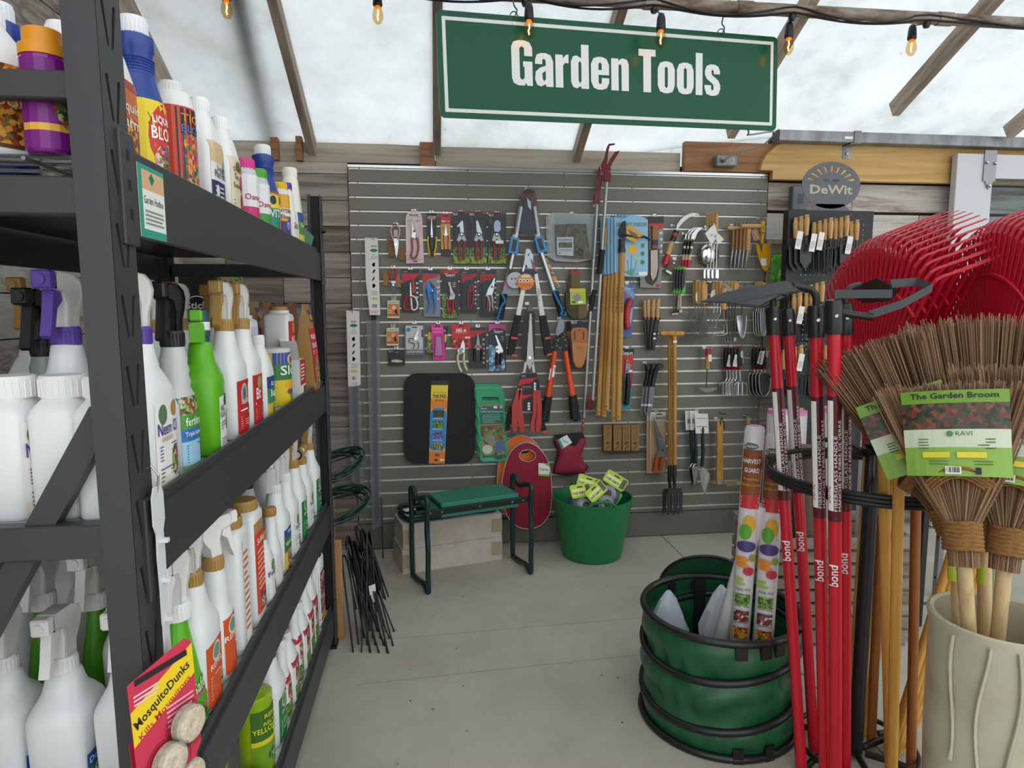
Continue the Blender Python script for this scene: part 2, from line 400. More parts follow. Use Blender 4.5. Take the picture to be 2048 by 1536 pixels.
# galvanised track for the sliding door, with strap
rail = thing('door_track','galvanised steel sliding door track along the pine header','track',(1.99,WY - .09,2.34))
MB().box((0,-.035,0),(4.3,.035,.062),bev=.004).build('channel',GALV,rail)
MB().box((-.004,-.036,-.001),(.0,.036,.063)).build('end_cap',BLACK,rail)
MB().box((.46,-.04,-.004),(.50,.04,.067)).box((.44,.035,-.075),(.49,.04,0)).box((.44,-.04,-.006),(.50,.04,-.002)).build('strap',GALV,rail)
MB().lathe([(.009,0),(.009,.004),(.005,.007)],10,None,T(.465,.034,-.045) @ Rx(PI / 2)).build('bolt',STEEL,rail)
MB().box((.4,-.037,.02),(.45,-.0355,.034)).build('sticker',PAPER,rail)
# sliding barn door
door = thing('door_1','white painted sliding barn door with a glazed panel and hanger bracket','door',(3.12,WY - .12,.02)); struct(door)
DW = C('#c9c9cc',.55)
MB().box((0,0,0),(.24,.045,2.28),bev=.003).build('stile',DW,door); MB().box((.72,0,0),(.90,.045,2.28),bev=.003).build('stile',DW,door)
MB().box((.24,.003,2.14),(.72,.042,2.28),bev=.002).build('top_rail',DW,door); MB().box((.24,.003,0),(.72,.042,.9),bev=.002).build('bottom_panel',DW,door)
MB().box((.24,.003,1.5),(.72,.042,1.56)).build('mid_rail',DW,door)
MB().box((.24,.018,.9),(.72,.022,2.14)).build('pane',clear_plastic(),door)
hb_ = MB().box((.17,-.008,2.12),(.25,0,2.30)).prism([(.185,2.12),(.235,2.12),(.222,2.085),(.21,2.075),(.198,2.085)],-.008,0).build('hanger_bracket',GREYMETAL,door)
for bx,bz in ((.185,2.23),(.24,2.225),(.21,2.095)): MB().lathe([(.012,0),(.012,.006),(.006,.012)],6,None,T(bx,-.007,bz) @ Rx(PI / 2)).build('bolt',STEEL,hb_)
# wall_left : plank wall behind the rack
LX = -1.3
wl = MB().box((LX - .12,-.6,0),(LX - .05,WY + .1,4.5)).build('wall_left',C('#443d36',.9)); struct(wl)
for k in range(31):
    z0 = k * .145
    y = -.6 + (k % 3) * .0
    while y < WY:
        y1 = min(y + (1.55 if y > -.5 else .9 + .3 * (k % 3)),WY + .05)
        if y1 - y > .05:
            o = MB().box((0,-(y1 - y) / 2 + .002,.002),(.03,(y1 - y) / 2 - .002,.143),WHITEWOOD if k < 12 else GREYWOOD,bev=.0015).build('plank',None,wl); o.location = (LX - .05,(y + y1) / 2,z0)
        y = y1
for ys in (1.12,1.95,2.9): MB().box((LX - .02,ys - .02,0),(LX + .05,ys + .02,3.0),noisy('stud',[(.3,'#5b564e'),(.6,'#7c766c')],(20,20,3),4,.85)).build('stud',None,wl)

# roof: translucent film on rafters
def film():
    m = bpy.data.materials.new('roof_film'); m.use_nodes = True; nt = m.node_tree; nt.nodes.clear()
    out = nt.nodes.new('ShaderNodeOutputMaterial'); mx = nt.nodes.new('ShaderNodeMixShader')
    co = tex_coord(nt,(1.5,1.5,1.5)); n = nd(nt,'ShaderNodeTexNoise',Scale=1.3,Detail=8.0,Roughness=.68); nt.links.new(co,n.inputs['Vector'])
    r = ramp(nt,n.outputs['Fac'],[(.3,'#b4b7b4'),(.48,'#ced2d2'),(.7,'#e0e4e6')])
    n2 = nd(nt,'ShaderNodeTexNoise',Scale=16.0,Detail=4.0); nt.links.new(co,n2.inputs['Vector'])
    r2 = ramp(nt,n2.outputs['Fac'],[(.2,'#6d6a62'),(.27,'#ffffff')])
    mu = nt.nodes.new('ShaderNodeMixRGB'); mu.blend_type = 'MULTIPLY'; mu.inputs[0].default_value = .55
    nt.links.new(r.outputs[0],mu.inputs[1]); nt.links.new(r2.outputs[0],mu.inputs[2])
    tl = nt.nodes.new('ShaderNodeBsdfTranslucent'); df = nt.nodes.new('ShaderNodeBsdfDiffuse')
    nt.links.new(mu.outputs[0],tl.inputs[0]); nt.links.new(mu.outputs[0],df.inputs[0]); mx.inputs[0].default_value = .2
    nt.links.new(tl.outputs[0],mx.inputs[1]); nt.links.new(df.outputs[0],mx.inputs[2]); nt.links.new(mx.outputs[0],out.inputs[0]); return m
def lift(x): return .005 + .12 * max(0,min(1,(x - 1.2) / .8))
fv = []; ff = []; NX,NY = 60,40
for j in range(NY + 1):
    for i in range(NX + 1):
        x = LX - .1 + (6.6 - LX) * i / NX; y = WY + .06 - (WY + .5) * j / NY
        t = 1 - j / NY
        fv.append((x,y,2.31 + (WY - y) * .5 + lift(x) * t * t + .008 * math.sin(5 * x + 2 * y) * math.sin(3 * y + x)))
ff = [(j * (NX + 1) + i,j * (NX + 1) + i + 1,(j + 1) * (NX + 1) + i + 1,(j + 1) * (NX + 1) + i) for j in range(NY) for i in range(NX)]
FILM = film()
roof = MB().add(fv,ff,FILM).build('ceiling',None,None,60); struct(roof)
# skirt of the film hanging behind the wall boards
MB().add([(LX - .1,WY + .055,2.32),(1.2,WY + .055,2.32),(2.2,WY + .055,2.44),(6.4,WY + .055,2.44),(6.4,WY + .12,2.3),(2.2,WY + .12,2.3),(1.2,WY + .12,2.15),(LX - .1,WY + .12,2.15)],[(0,1,6,7),(1,2,5,6),(2,3,4,5)],FILM).build('film_skirt',None,roof,fix=False)
sl = math.atan(.5)
def rafter(x,y0,w=.042,d=.085,zoff=0.0,top=-.4):
    L = (y0 - top) / math.cos(sl)
    o = MB().box((-w / 2,0,0),(w / 2,L,d),RAFTERWOOD,bev=.003).build('rafter',None,roof)
    o.matrix_world = T(x,y0,2.24 + (WY - y0) * .5 + zoff) @ Rz(PI) @ Rx(sl); return o
for x,y0,zo in ((-.62,3.83,0),(.055,3.78,0),(.85,3.83,0),(1.68,3.6,0),(2.56,3.46,.04),(3.4,3.6,.05),(4.2,3.6,.05)): rafter(x,y0,zoff=zo)
rafter(-1.22,3.8,.05,.19,-.10)
# a pipe lying on the outside of the film, seen as a soft dark band
pp = MB().tube([(-.84,WY + .1,2.345),(-.76,2.95,2.785),(-.5,.2,4.16)],.045,8).build('pipe_outside',C('#7c8388',.5),roof)
# rusty purlin pipe
pl = thing('purlin_pipe','rusty steel purlin pipe running under the rafters','pipe',(0,2.83,2.672))
MB().tube([(-1.19,0,0),(.9,0,0),(5.0,0,0)],.025,12).build('pipe',RUST,pl,40)
for x in (.95,1.36,2.3): MB().tube([(x - .035,0,0),(x + .035,0,0)],.0285,12).build('coupling',RUST,pl,40)
A = Art(lambda u,v,h: (u,2.9 - v * .894,2.305 + (WY - 2.9 + v * .894) * .5 + lift(u) * .6 - h)); A.h = .008
for k in range(3): A.text('02 AUG 13',1.95 + .36 * k,.16,.03,C('#9aa8a2',.6),xs=1.0)
A.build('film_print',roof)
# ================================================================== slatwall
SLAT = C('#77756a',.42,spec=.4); ALU = C('#e6e3dc',.3,.35)
SX0,SX1 = -.431,2.001; P3 = .0762; Z0 = 2.1597
sw = thing('slatwall','grey slatwall panel with aluminium grooves covering the back wall','slatwall',(0,WY,0))
gr = MB().box((SX0,.011,0),(SX1,.048,2.178)).build('backing',C('#2c2b28',.8),sw)
slat_me = ins_me = None
for k in range(27):
    zg = Z0 - P3 * k
    if k < 26:
        if slat_me is None:
            o = MB().box((SX0,0,.0055 - P3),(SX1,.012,-.0045),bev=.0012).build('slat',SLAT,sw); slat_me = o.data
        else: o = bpy.data.objects.new('slat',slat_me); COL.objects.link(o); o.parent = sw
        o.location.z = zg
    if ins_me is None:
        o = MB().box((SX0 + .003,-.0006,-.0045),(SX1 - .003,.008,-.0008)).box((SX0 + .003,.009,-.004),(SX1 - .003,.0105,.0045)).build('groove_insert',ALU,sw); ins_me = o.data
    else: o = bpy.data.objects.new('groove_insert',ins_me); COL.objects.link(o); o.parent = sw
    o.location.z = zg
MB().box((SX0,-.002,Z0 + .006),(SX1,.03,Z0 + .02)).build('top_trim',C('#cfd0cf',.3,.9),sw)
MB().box((SX0,.0,.152),(SX1,.012,.173)).build('slat',SLAT,sw)
MB().box((SX0 - .01,-.014,.004),(SX1 - .02,.03,.148),bev=.002).build('base_board',C('#6c6b62',.45),sw)
scr = MB()
for k in range(27):
    for x in (SX0 + .045 + rr.uniform(-.012,.02),SX0 + .05 + P3 * 8 + rr.uniform(-.01,.01),.78 + rr.uniform(-.01,.01),SX1 - .04 + rr.uniform(-.02,.01),1.18 + rr.uniform(-.01,.01)):
        scr.lathe([(.0035,0),(.0035,.002)],6,None,T(x,.001,Z0 - P3 * k - .0005) @ Rx(PI / 2))
o = scr.build('screws',BLACK,sw); o['kind'] = 'stuff'

# ================================================================== shelving rack
RB = C('#3a3a3d',.42,spec=.45); RBD = C('#2b2b2e',.5)
RXF,RXB,RY0,RY1 = -.41,-1.02,.93,2.70
LV = [1.627,1.118,.628,.188]; BH = .122
rack = thing('shelving_rack','heavy black steel shelving rack stocked with garden bottles','shelving rack',(0,0,0))
def slots(x0,x1,z0,z1,pitch=.095):
    out = []; z = z0 + .03
    c = (x0 + x1) / 2
    while z < z1 - .06:
        for s in (-1,1):
            xt,xb = c + s * .017,c + s * .006
            out.append([(xt - .0042,z + .056),(xt,z + .0595),(xt + .0042,z + .056),(xb + .0032,z + .002),(xb,z),(xb - .0032,z + .002)])
        z += pitch
    return out
def post(x0,x1,y0,y1,side,end):
    """folded-sheet upright: slotted face on `side` (x sign), plain face on `end` (y sign)"""
    mb = MB()
    xs = x1 if side > 0 else x0
    vs,fs = plate([[(y0,.0),(y1,.0),(y1,1.83),(y0,1.83)]] + slots(y0,y1,0,1.83),.003)
    mb.add([(xs - side * .0015 + v[1] * 1.0,v[0],v[2]) for v in vs],fs)
    ys = y0 if end < 0 else y1
    mb.box((x0,ys - .0012,0),(x1,ys + .0012,1.83))
    mb.box((x0,(y1 if end < 0 else y0) - .001,0),(x0 + .012,(y1 if end < 0 else y0) + .001,1.83) if side > 0 else (x1,(y1 if end < 0 else y0) + .001,1.83))
    mb.box((x0 + .004,y0 + .004,0),(x1 - .006,y1 - .004,1.826),C('#0c0c0d',.7))
    o = mb.build('post',RB,rack); return o
def post2(x0,x1,y0,y1,side,end):
    o = post(x0,x1,y0,y1,side,end)
    MB().box((x0 - .004,y0 - .004,0),(x1 + .004,y1 + .004,.012)).build('foot',BLACK,o)
post2(RXF - .041,RXF,RY0,RY0 + .07,1,-1); post2(RXF - .047,RXF,RY1 - .06,RY1,1,1)
post2(RXB,RXB + .047,RY0,RY0 + .068,-1,-1); post2(RXB,RXB + .047,RY1 - .06,RY1,-1,1)
for i,zt in enumerate(LV):
    for xa,xb,s in ((RXF - .02,RXF - .004,1),(RXB + .004,RXB + .02,-1)):
        xo = xb if s > 0 else xa
        bm_ = MB().box((xa,RY0 + .066,zt - BH),(xb,RY1 - .058,zt - .018)).box((xa + .008 * (s < 0),RY0 + .066,zt - .02),(xb - .008 * (s > 0),RY1 - .058,zt),bev=.002)
        b = bm_.build('beam',RB,rack)
        for ya,yb in ((RY0 + .03,RY0 + .075),(RY1 - .067,RY1 - .02)):
            p = MB().box((xo,ya,zt - .14),(xo + s * .009,yb,zt + .012),bev=.002)
            for q in (.035,.075,.115): p.box((xo + s * .0088,(ya + yb) / 2 - .004,zt - .14 + q),(xo + s * .0096,(ya + yb) / 2 + .004,zt - .14 + q + .014),BLACK)
            p.build('bracket',RB,b)
    for ya,yb in ((RY0 + .004,RY0 + .03),(RY1 - .03,RY1 - .004)):
        e_ = .045 if i == 0 else 0
        MB().box((RXB + .047,ya,zt - .06 - e_),(RXF - .04,yb,zt - .012 - e_),bev=.002).build('end_beam',RB,rack)
    dk = MB()
    y = RY0 + .05
    while y < RY1 - .05: dk.tube([(RXB + .03,y,zt - .024),(RXF - .03,y,zt - .024)],.0028,5); y += .05
    x = RXB + .06
    while x < RXF - .03: dk.tube([(x,RY0 + .03,zt - .03),(x,RY1 - .03,zt - .03)],.003,5); x += .145
    dk.build('wire_deck',GREYMETAL,rack)
    if i in (1,2,3): MB().box((RXB + .03,RY0 + .03,zt - .021),(RXF - .021,RY1 - .06,zt - .0185)).build('shelf_liner',[0,C('#9da09f',.2,.0,.6),C('#9da09f',.2,0,.6),C('#e6e6e4',.4)][i],rack)
    else: MB().box((RXB + .03,RY0 + .2,zt - .036),(RXF - .031,RY1 - .06,zt - .034)).build('shelf_liner',C('#3d3e40',.35,.3),rack)
for ya in (RY0 + .012,RY1 - .03):
    MB().box((RXB + .047,ya,1.668),(RXF - .04,ya + .022,1.703),bev=.002).build('cross_bar',RB,rack)
    MB().box((RXB + .047,ya,.36),(RXF - .047,ya + .022,.39),bev=.002).build('cross_bar',RB,rack)
    a,b = V((RXF - .035,ya + .012,1.26)),V((RXB + .03,ya + .012,.62 - .30))
    d = (b - a).normalized(); n_ = V((d.z,0,-d.x)) * .017
    MB().loft([[a + n_ + V((0,-.012,0)),a - n_ + V((0,-.012,0)),a - n_ + V((0,.012,0)),a + n_ + V((0,.012,0))],[b + n_ + V((0,-.012,0)),b - n_ + V((0,-.012,0)),b - n_ + V((0,.012,0)),b + n_ + V((0,.012,0))]]).build('diagonal_brace',RB,rack)
MB().lathe([(.012,0),(.012,.008),(.008,.014)],12,None,T(RXF - .0,RY1 - .03,1.70) @ Ry(PI / 2)).build('bolt',BLACK,rack,40)
# shop card on the top beam
q0 = XP(272,314,RXF - .003); q1 = XP(330,424,RXF - .003)
tg = thing('shelf_card','small teal and white shop card stuck on the top shelf beam','card',(RXF - .003,(q0.y + q1.y) / 2,1.505))
TW = (q1.y - q0.y) / 2
A = Art(lambda u,v,h: (h,u,v)); A.h = .0006; A.rect(-TW,0,TW,.105,C('#2f9d86',.5)); A.rect(-TW + .012,.012,TW - .002,.098,C('#eef0ea',.5)); A.rect(-TW + .012,.07,TW - .002,.098,C('#e0b48a',.5))
A.poly([(0,.078),(.01,.088),(0,.097),(-.01,.088)],C('#1f7a5c',.5)); A.text('Garden Hotline',.004,.05,.011,INK,w=TW * 1.5); A.lines(-TW + .018,.018,TW - .01,.042,4,GREYTXT)
A.build('print',tg); MB().box((-.0005,-TW,0),(.0005,TW,.105)).build('card_body',PAPER,tg)

# ================================================================== bottle kit (label faces +x, sprayers point to -y)
def sring(z,a,b,n=2.5,cy=0.0,N=28):
    out = []
    for k in range(N):
        t = 2 * PI * k / N; c,s = math.cos(t),math.sin(t)
        out.append((a * math.copysign(abs(c) ** (2 / n),c),cy + b * math.copysign(abs(s) ** (2 / n),s),z))
    return out
def sec_at(S,z):
    for p,q in zip(S,S[1:]):
        if p[0] <= z <= q[0] and q[0] > p[0]:
            t = (z - p[0]) / (q[0] - p[0]); return [p[i] + (q[i] - p[i]) * t for i in range(1,4)]
    return list(S[0][1:4]) if z < S[0][0] else list(S[-1][1:4])
def labmap(S,mode):
    if mode == 'wrap':
        def f(u,v,h):
            a,b,n = sec_at(S,v); t = u / ((a + b) / 2); return ((a + h) * math.cos(t),(b + h) * math.sin(t),v)
    else:
        def f(u,v,h):
            a,b,n = sec_at(S,v); q = min(.999,abs(u) / b); return (a * (1 - q ** n) ** (1 / n) + h,u,v)
    return f
PICS = dict(
    flower=picture('pic_flowers',['#3f6b2d','#d98aa0','#6b8f3c','#e4c9b0','#b8383f','#39518c','#2e4f28','#e9a7b8'],170),
    orange=picture('pic_autumn',['#8a4a1c','#c7741f','#5d3314','#d99a3d','#7c6a2a','#a83d1d'],150),
    leaf=picture('pic_leaves',['#3e6a26','#6d9438','#29481c','#95b45c','#567c34'],160),
    bug=picture('pic_garden_bug',['#4a7b35','#c8b48c','#7b5a3a','#8fb55a','#b0463a','#33552b'],150),
    tiger=picture('pic_tiger_bloom',['#1f5f3a','#d9632b','#c13c6a','#2c7a45','#e0a13a','#5d2a63','#b5352f'],150),
    hyd=picture('pic_hydrangea',['#4b3f9a','#7a6cc4','#3a2f7c','#9f97d8','#3f6b3a'],170),
    berry=picture('pic_berries',['#7a1f2d','#b33a45','#3f5a2a','#d8c7b8','#5d2038'],150),
    deck=picture('pic_garden_steps',['#263620','#4d3426','#6e2f22','#31492a','#7d4433','#1d2a18'],110),
    clover=picture('pic_foxglove',['#7fae3c','#9b3f73','#b86a96','#5f8f2c','#a5c25a'],120))
def lab(A,S,w,z0,z1,bg='#ffffff',band=(),txt=(),pic=(),ln=(),bar=None,nu=8):
    H = z1 - z0; A.dh = .00018
    nv = 14
    if bg: A.rect(-w,z0,w,z1,C(bg,.4),nu,nv)
    for v0,v1,c in band: A.rect(-w,z0 + H * v0,w,z0 + H * v1,PICS[c] if c in PICS else C(c,.4),nu,6)
    for u,v,ru,rv,c in pic:
        m_ = PICS[c] if c in PICS else C(c,.4)
        A.rect((u - ru) * w,z0 + H * (v - rv),(u + ru) * w,z0 + H * (v + rv),m_,max(2,int(nu * ru)),2) if c in PICS and ru > .5 else A.ell(u * w,z0 + H * v,ru * w,rv * H,m_)
    A.h += .0004
    for v0,v1,n,c in ln: A.lines(-w * .82,z0 + H * v0,w * .82,z0 + H * v1,n,C(c,.5),.4,int(n + 100 * v0))
    for t in txt:
        s,v,sz,c = t[:4]; A.text(s,(t[5] if len(t) > 5 else 0) * w,z0 + H * v,sz,C(c,.5),w=2 * w * (t[4] if len(t) > 4 else .8),bold=.012)
    if bar: A.bars(w * bar[0],z0 + H * bar[1],w * bar[2],z0 + H * bar[3])
def trigger(par,z,collar,lever,head,s=1.0,rot=0.0,cr=.0168):
    s *= 1.1
    M_ = T(0,0,z) @ Rz(rot)
    o = MB()
    o.lathe([(cr * s,0),(cr * s * 1.03,.004),(cr * s,.022 * s),(cr * .93 * s,.024 * s)],22)
    for k in range(22):
        a = 2 * PI * k / 22; o.box((cr * s * math.cos(a) - .0007,cr * s * math.sin(a) - .0007,.004),(cr * s * math.cos(a) + .0009,cr * s * math.sin(a) + .0009,.02 * s))
    o.build('collar',collar,par,40,M_)
    zb = .022 * s
    pr = [(.012,0),(.014,.018),(.026,.034),(.032,.05),(.026,.062),(.008,.07),(-.028,.072),(-.034,.066),(-.034,.05),(-.014,.046),(-.008,.03),(-.012,0)]
    h = MB(); h.loft([[(x * s,y * s,zb + zz * s) for y,zz in pr] for x in (-.0085,-.0115,.0115,.0085)],head)
    ho = h.build('trigger_head',head,par,35,M_)
    n = MB().box((-.011 * s,-.049 * s,zb + .05 * s),(.011 * s,-.032 * s,zb + .073 * s),lever,bev=.0025 * s).lathe([(.007 * s,0),(.007 * s,.004)],12,lever,T(0,-.0485 * s,zb + .0615 * s) @ Rx(PI / 2))
    n.build('nozzle',lever,ho,30)
    lv = [(-.018,.05),(-.033,.05),(-.036,.035),(-.041,.012),(-.047,-.008),(-.041,-.012),(-.033,.006),(-.027,.026),(-.014,.036)]
    MB().loft([[(x * s,y * s,zb + zz * s) for y,zz in lv] for x in (-.0065,.0065)]).build('lever',lever,par,35,M_)
# bodies: (z, half depth x, half width y, squareness)
def scaleS(S,kz=1,ka=1,kb=1): return [(p[0] * kz,p[1] * ka,p[2] * kb,p[3]) for p in S]
BODY = dict(
    spray=[(0,.032,.05,3.6),(.006,.037,.056,3.6),(.15,.0385,.059,3.6),(.16,.0375,.057,3.2),(.178,.031,.047,2.8),(.192,.026,.035,2.4),(.207,.024,.029,2.2),(.228,.0215,.024,2),(.234,.0165,.0165,2),(.24,.0165,.0165,2)],
    slim=[(0,.022,.034,2.6),(.006,.026,.039,2.6),(.10,.026,.039,2.6),(.125,.024,.034,2.4),(.16,.017,.02,2),(.215,.015,.016,2),(.232,.0135,.0135,2)],
    cone=[(0,.033,.043,2.4),(.008,.037,.047,2.4),(.05,.036,.046,2.4),(.13,.025,.032,2.2),(.18,.017,.02,2),(.21,.0145,.0145,2)],
    ribbed=[(0,.028,.04,2.6),(.006,.031,.044,2.6),(.12,.031,.044,2.6),(.135,.029,.041,2.4),(.15,.024,.028,2.2),(.16,.026,.03,2.2),(.17,.023,.026,2.2),(.18,.025,.028,2.2),(.19,.022,.024,2.2),(.2,.023,.025,2.2),(.21,.0205,.0215,2),(.232,.018,.018,2)],
    jug=[(0,.030,.044,5),(.006,.034,.048,5),(.15,.034,.048,5),(.158,.032,.046,4),(.172,.024,.03,3),(.178,.02,.02,2),(.185,.02,.02,2)],
    talljug=[(0,.034,.042,6),(.006,.038,.046,6),(.262,.038,.046,6),(.27,.036,.044,5),(.276,.03,.032,2.4),(.285,.03,.03,2)],
    shoulder=[(0,.03,.044,4),(.006,.034,.049,4),(.115,.034,.049,4),(.13,.033,.046,3.4),(.16,.027,.036,2.8),(.185,.019,.02,2),(.2,.0165,.0165,2)],
    round=[(0,.036,.036,2),(.005,.04,.04,2),(.115,.04,.04,2),(.13,.037,.037,2),(.155,.03,.03,2),(.17,.028,.028,2),(.195,.027,.027,2),(.2,.03,.03,2),(.22,.03,.03,2),(.224,.022,.022,2),(.232,.02,.02,2)],
    can=[(0,.046,.046,2),(.004,.048,.048,2),(.165,.048,.048,2),(.168,.049,.049,2),(.176,.049,.049,2),(.178,.046,.046,2)],
    jar=[(0,.026,.026,2),(.004,.029,.029,2),(.12,.029,.029,2),(.13,.026,.026,2),(.138,.024,.024,2)],
    cream=[(0,.036,.042,3),(.006,.039,.046,3),(.09,.037,.043,3),(.19,.026,.03,2.4),(.205,.021,.021,2),(.21,.021,.021,2)])
def bottle(name,label,loc,body,col,top,labs=(),cat='bottle',group=None,rot=0.0,kz=1.0,ka=1.0,kb=1.0,rough=.3,mode='proj',trot=0.0,extra=None):
    S = scaleS(BODY[body],kz,ka,kb); loc = (min(loc[0],RXF - .0235 - max(p[1] for p in S)),loc[1],loc[2])
    t = thing(name,label,cat,loc,(0,0,rot),group)
    m_ = col if not isinstance(col,str) else C(col,rough)
    MB().loft([sring(z,a,b,n) for z,a,b,n in S]).build('body',m_,t,50)
    zt = S[-1][0]
    k = top[0]
    if k == 'trig': trigger(t,zt - .012,C(top[1],.4),C(top[2],.4),C(top[3],.35),top[4] if len(top) > 4 else 1.0,trot)
    elif k == 'cap':
        r,h = top[2],top[3]; mb = MB().lathe([(r * .96,0),(r,.003),(r,h - .004),(r * .95,h)],24)
        for q in range(24):
            an = 2 * PI * q / 24; mb.box((r * math.cos(an) - .0006,r * math.sin(an) - .0006,.002),(r * math.cos(an) + .0006,r * math.sin(an) + .0006,h - .005))
        mb.build('cap',C(top[1],.45),t,40,T(0,0,zt - .012))
    elif k == 'cap2':        # stepped cap
        r,h = top[2],top[3]; MB().lathe([(r,0),(r,h * .4),(r * .82,h * .45),(r * .8,h * .97),(r * .76,h)],24).build('cap',C(top[1],.45),t,40,T(0,0,zt - .012))
    elif k == 'hose':        # hose-end sprayer head
        c = C(top[1],.45); M_ = T(0,0,zt - .01)
        cl = MB().lathe([(.022,0),(.022,.022),(.019,.024)],20)
        for q in range(20): an = 2 * PI * q / 20; cl.box((.022 * math.cos(an) - .0008,.022 * math.sin(an) - .0008,.002),(.022 * math.cos(an) + .001,.022 * math.sin(an) + .001,.02))
        cl.build('collar',c,t,40,M_)
        MB().tube([(0,.04,.042),(0,-.03,.042)],.012,12).lathe([(.012,.02),(.012,.034),(.008,.055)],12).build('mixing_head',C('#eeeeec',.35),t,40,M_)
        hc = MB().tube([(0,-.045,.042),(0,-.02,.042)],.019,18).build('hose_coupling',c,t,40,M_)
        MB().lathe([(.017,0),(.017,.002),(.012,.002),(.012,0)],18,BLACK,T(0,-.0452,.042) @ Rx(PI / 2)).lathe([(.0115,0),(.0115,.001)],14,C('#d9d3c4',.5),T(0,-.0452,.042) @ Rx(PI / 2)).build('washer',None,hc)
        MB().tube([(0,.035,.042),(0,.05,.046)],[.016,.02],14).build('spray_end',c,t,40,M_)
    for L in labs:
        A = Art(labmap(S,mode),.0012 if mode == 'wrap' else .0009); d = dict(L); w_ = d.pop('w'); z_ = d.pop('z'); lab(A,S,w_,z_[0] * kz,z_[1] * kz,**d); A.build('label_print',t)
    if extra: extra(t,S)
    return t
# ================================================================== goods on the rack
S1,S2,S3,S4 = LV[0] - .0202,LV[1] - .0181,LV[2] - .0181,LV[3] - .0181
GB,PU,NV,LG = '#b0894a','#5a3fa0','#27356f','#6cc02a'
W_ = '#eceeee'
# ---- top shelf
bottle('fertilizer_jug','white jug with autumn coloured label just past the slotted front post',(-.462,1.065,S1),'shoulder','#e9e9e6',('cap','#f2f2f0',.02,.03),[dict(w=.043,z=(.01,.125),bg='#c9642c',band=[(0,.55,'orange'),(.9,1,'#a83a26')],txt=[('Liquid',.62,.014,'#f4e8d8'),('Farm',.42,.016,'#f4e8d8')])],group='bottles on the top shelf')
def ribs(t,S):
    mb = MB()
    for k in range(9): mb.lathe([(.0275,.157 + k * .0048),(.0292,.159 + k * .0048),(.0275,.161 + k * .0048)],24,None,None,False)
    mb.build('neck_ribs',C('#23408f',.35),t,60)
liqL = [dict(w=.105,z=(.004,.124),bg='#efd31c',pic=[(.02,.5,.32,.45,'#d0302b'),(.02,.3,.26,.24,'flower')],band=[(0,.1,'#d0302b')],ln=[],nu=16,txt=[('BLOOM',.55,.022,'#ffffff',.30,.02),('LIQUINOX',.76,.013,'#ffffff',.3,.02)])]
def liq(t,S):
    ribs(t,S)
    A = Art(labmap(S,'wrap')); A.h = .0022; A.poly([(-.035,.092),(.038,.092),(.033,.1),(.038,.110),(-.035,.110),(-.03,.1)],C('#2b4696',.4)); A.text('LIQUINOX',.002,.096,.011,C('#ffffff'),w=.062,bold=.02); A.lines(-.10,.02,-.06,.11,12,INK,.35,5); A.build('label_banner',t)
bottle('fertilizer_bottle','large blue ribbed bottle with yellow bloom label and white cap',(-.47,1.20,S1),'round','#23408f',('cap','#e6e7ea',.022,.03),[dict(w=.105,z=(.004,.124),bg='#efd31c',pic=[(.02,.55,.36,.44,'#d0302b'),(.03,.27,.3,.22,'flower')],band=[(0,.08,'#d0302b')],nu=16,txt=[('BLOOM',.52,.02,'#ffffff',.33,.03)])],mode='wrap',extra=liq,kz=1.06,group='bottles on the top shelf')
bottle('fertilizer_bottle','white round bottle with red and black tiger flower label',(-.465,1.345,S1),'jar','#ededea',('cap','#e3e4e4',.021,.032),[dict(w=.085,z=(.004,.118),bg='#d4462f',nu=14,pic=[],band=[]),dict(w=.042,z=(.006,.116),bg='#1b1714',pic=[(0,.36,.8,.34,'tiger')],txt=[('TIGER',.84,.014,'#e8892c'),('BLOOM',.72,.012,'#3d7bc4'),('FERTILIZER',.06,.01,'#f0d020')])],mode='wrap',kz=1.38,ka=1.3,kb=1.3,group='bottles on the top shelf')
bottle('plant_food_jug','white jug with cream and navy plant food label',(-.467,1.49,S1),'shoulder',W_,('cap','#f3f3f2',.019,.028),[dict(w=.042,z=(.012,.13),bg='#e8e6e0',band=[(0,.36,'#2a2a58'),(.66,1,'#d8c08e')],pic=[(-.5,.2,.2,.1,'#e8e6e0'),(.5,.6,.25,.14,'#8fa7a0')],txt=[('Liquid',.54,.01,'#444450',.5),('Plant Food',.42,.014,'#3a3a48')],ln=[(.08,.3,3,'#c8c8d8')])],kz=1.05,group='bottles on the top shelf')
bottle('soap_jug','white jug with pale green organic label and pink blossom',(-.465,1.625,S1),'shoulder',W_,('cap','#f3f3f2',.019,.028),[dict(w=.042,z=(.012,.13),bg='#dfd9b8',pic=[(.4,.55,.3,.16,'#c2406a'),(.45,.2,.3,.18,'#b5283a'),(.1,.85,.5,.1,'leaf')],txt=[('ORGANIC',.74,.011,'#b0402c'),('Tea',.6,.012,'#4c4a2c',.3,-.4),('Leaves',.45,.011,'#4c4a2c',.6,-.2)],ln=[(.05,.25,3,'#8b8560')])],kz=1.04,group='bottles on the top shelf')
bottle('plant_food_jar','pink capped plant food shaker with pink and white label',(-.455,1.80,S1),'jar','#c6c9c8',('cap','#d8358a',.027,.034),[dict(w=.07,z=(.006,.12),bg='#e9e9e9',band=[(.12,.36,'#d02a72')],txt=[('Osmocote',.5,.014,'#b8284c',.6)],ln=[(.02,.1,2,'#b05080')],nu=12)],mode='wrap',kz=1.08,ka=1.1,kb=1.1,group='bottles on the top shelf')
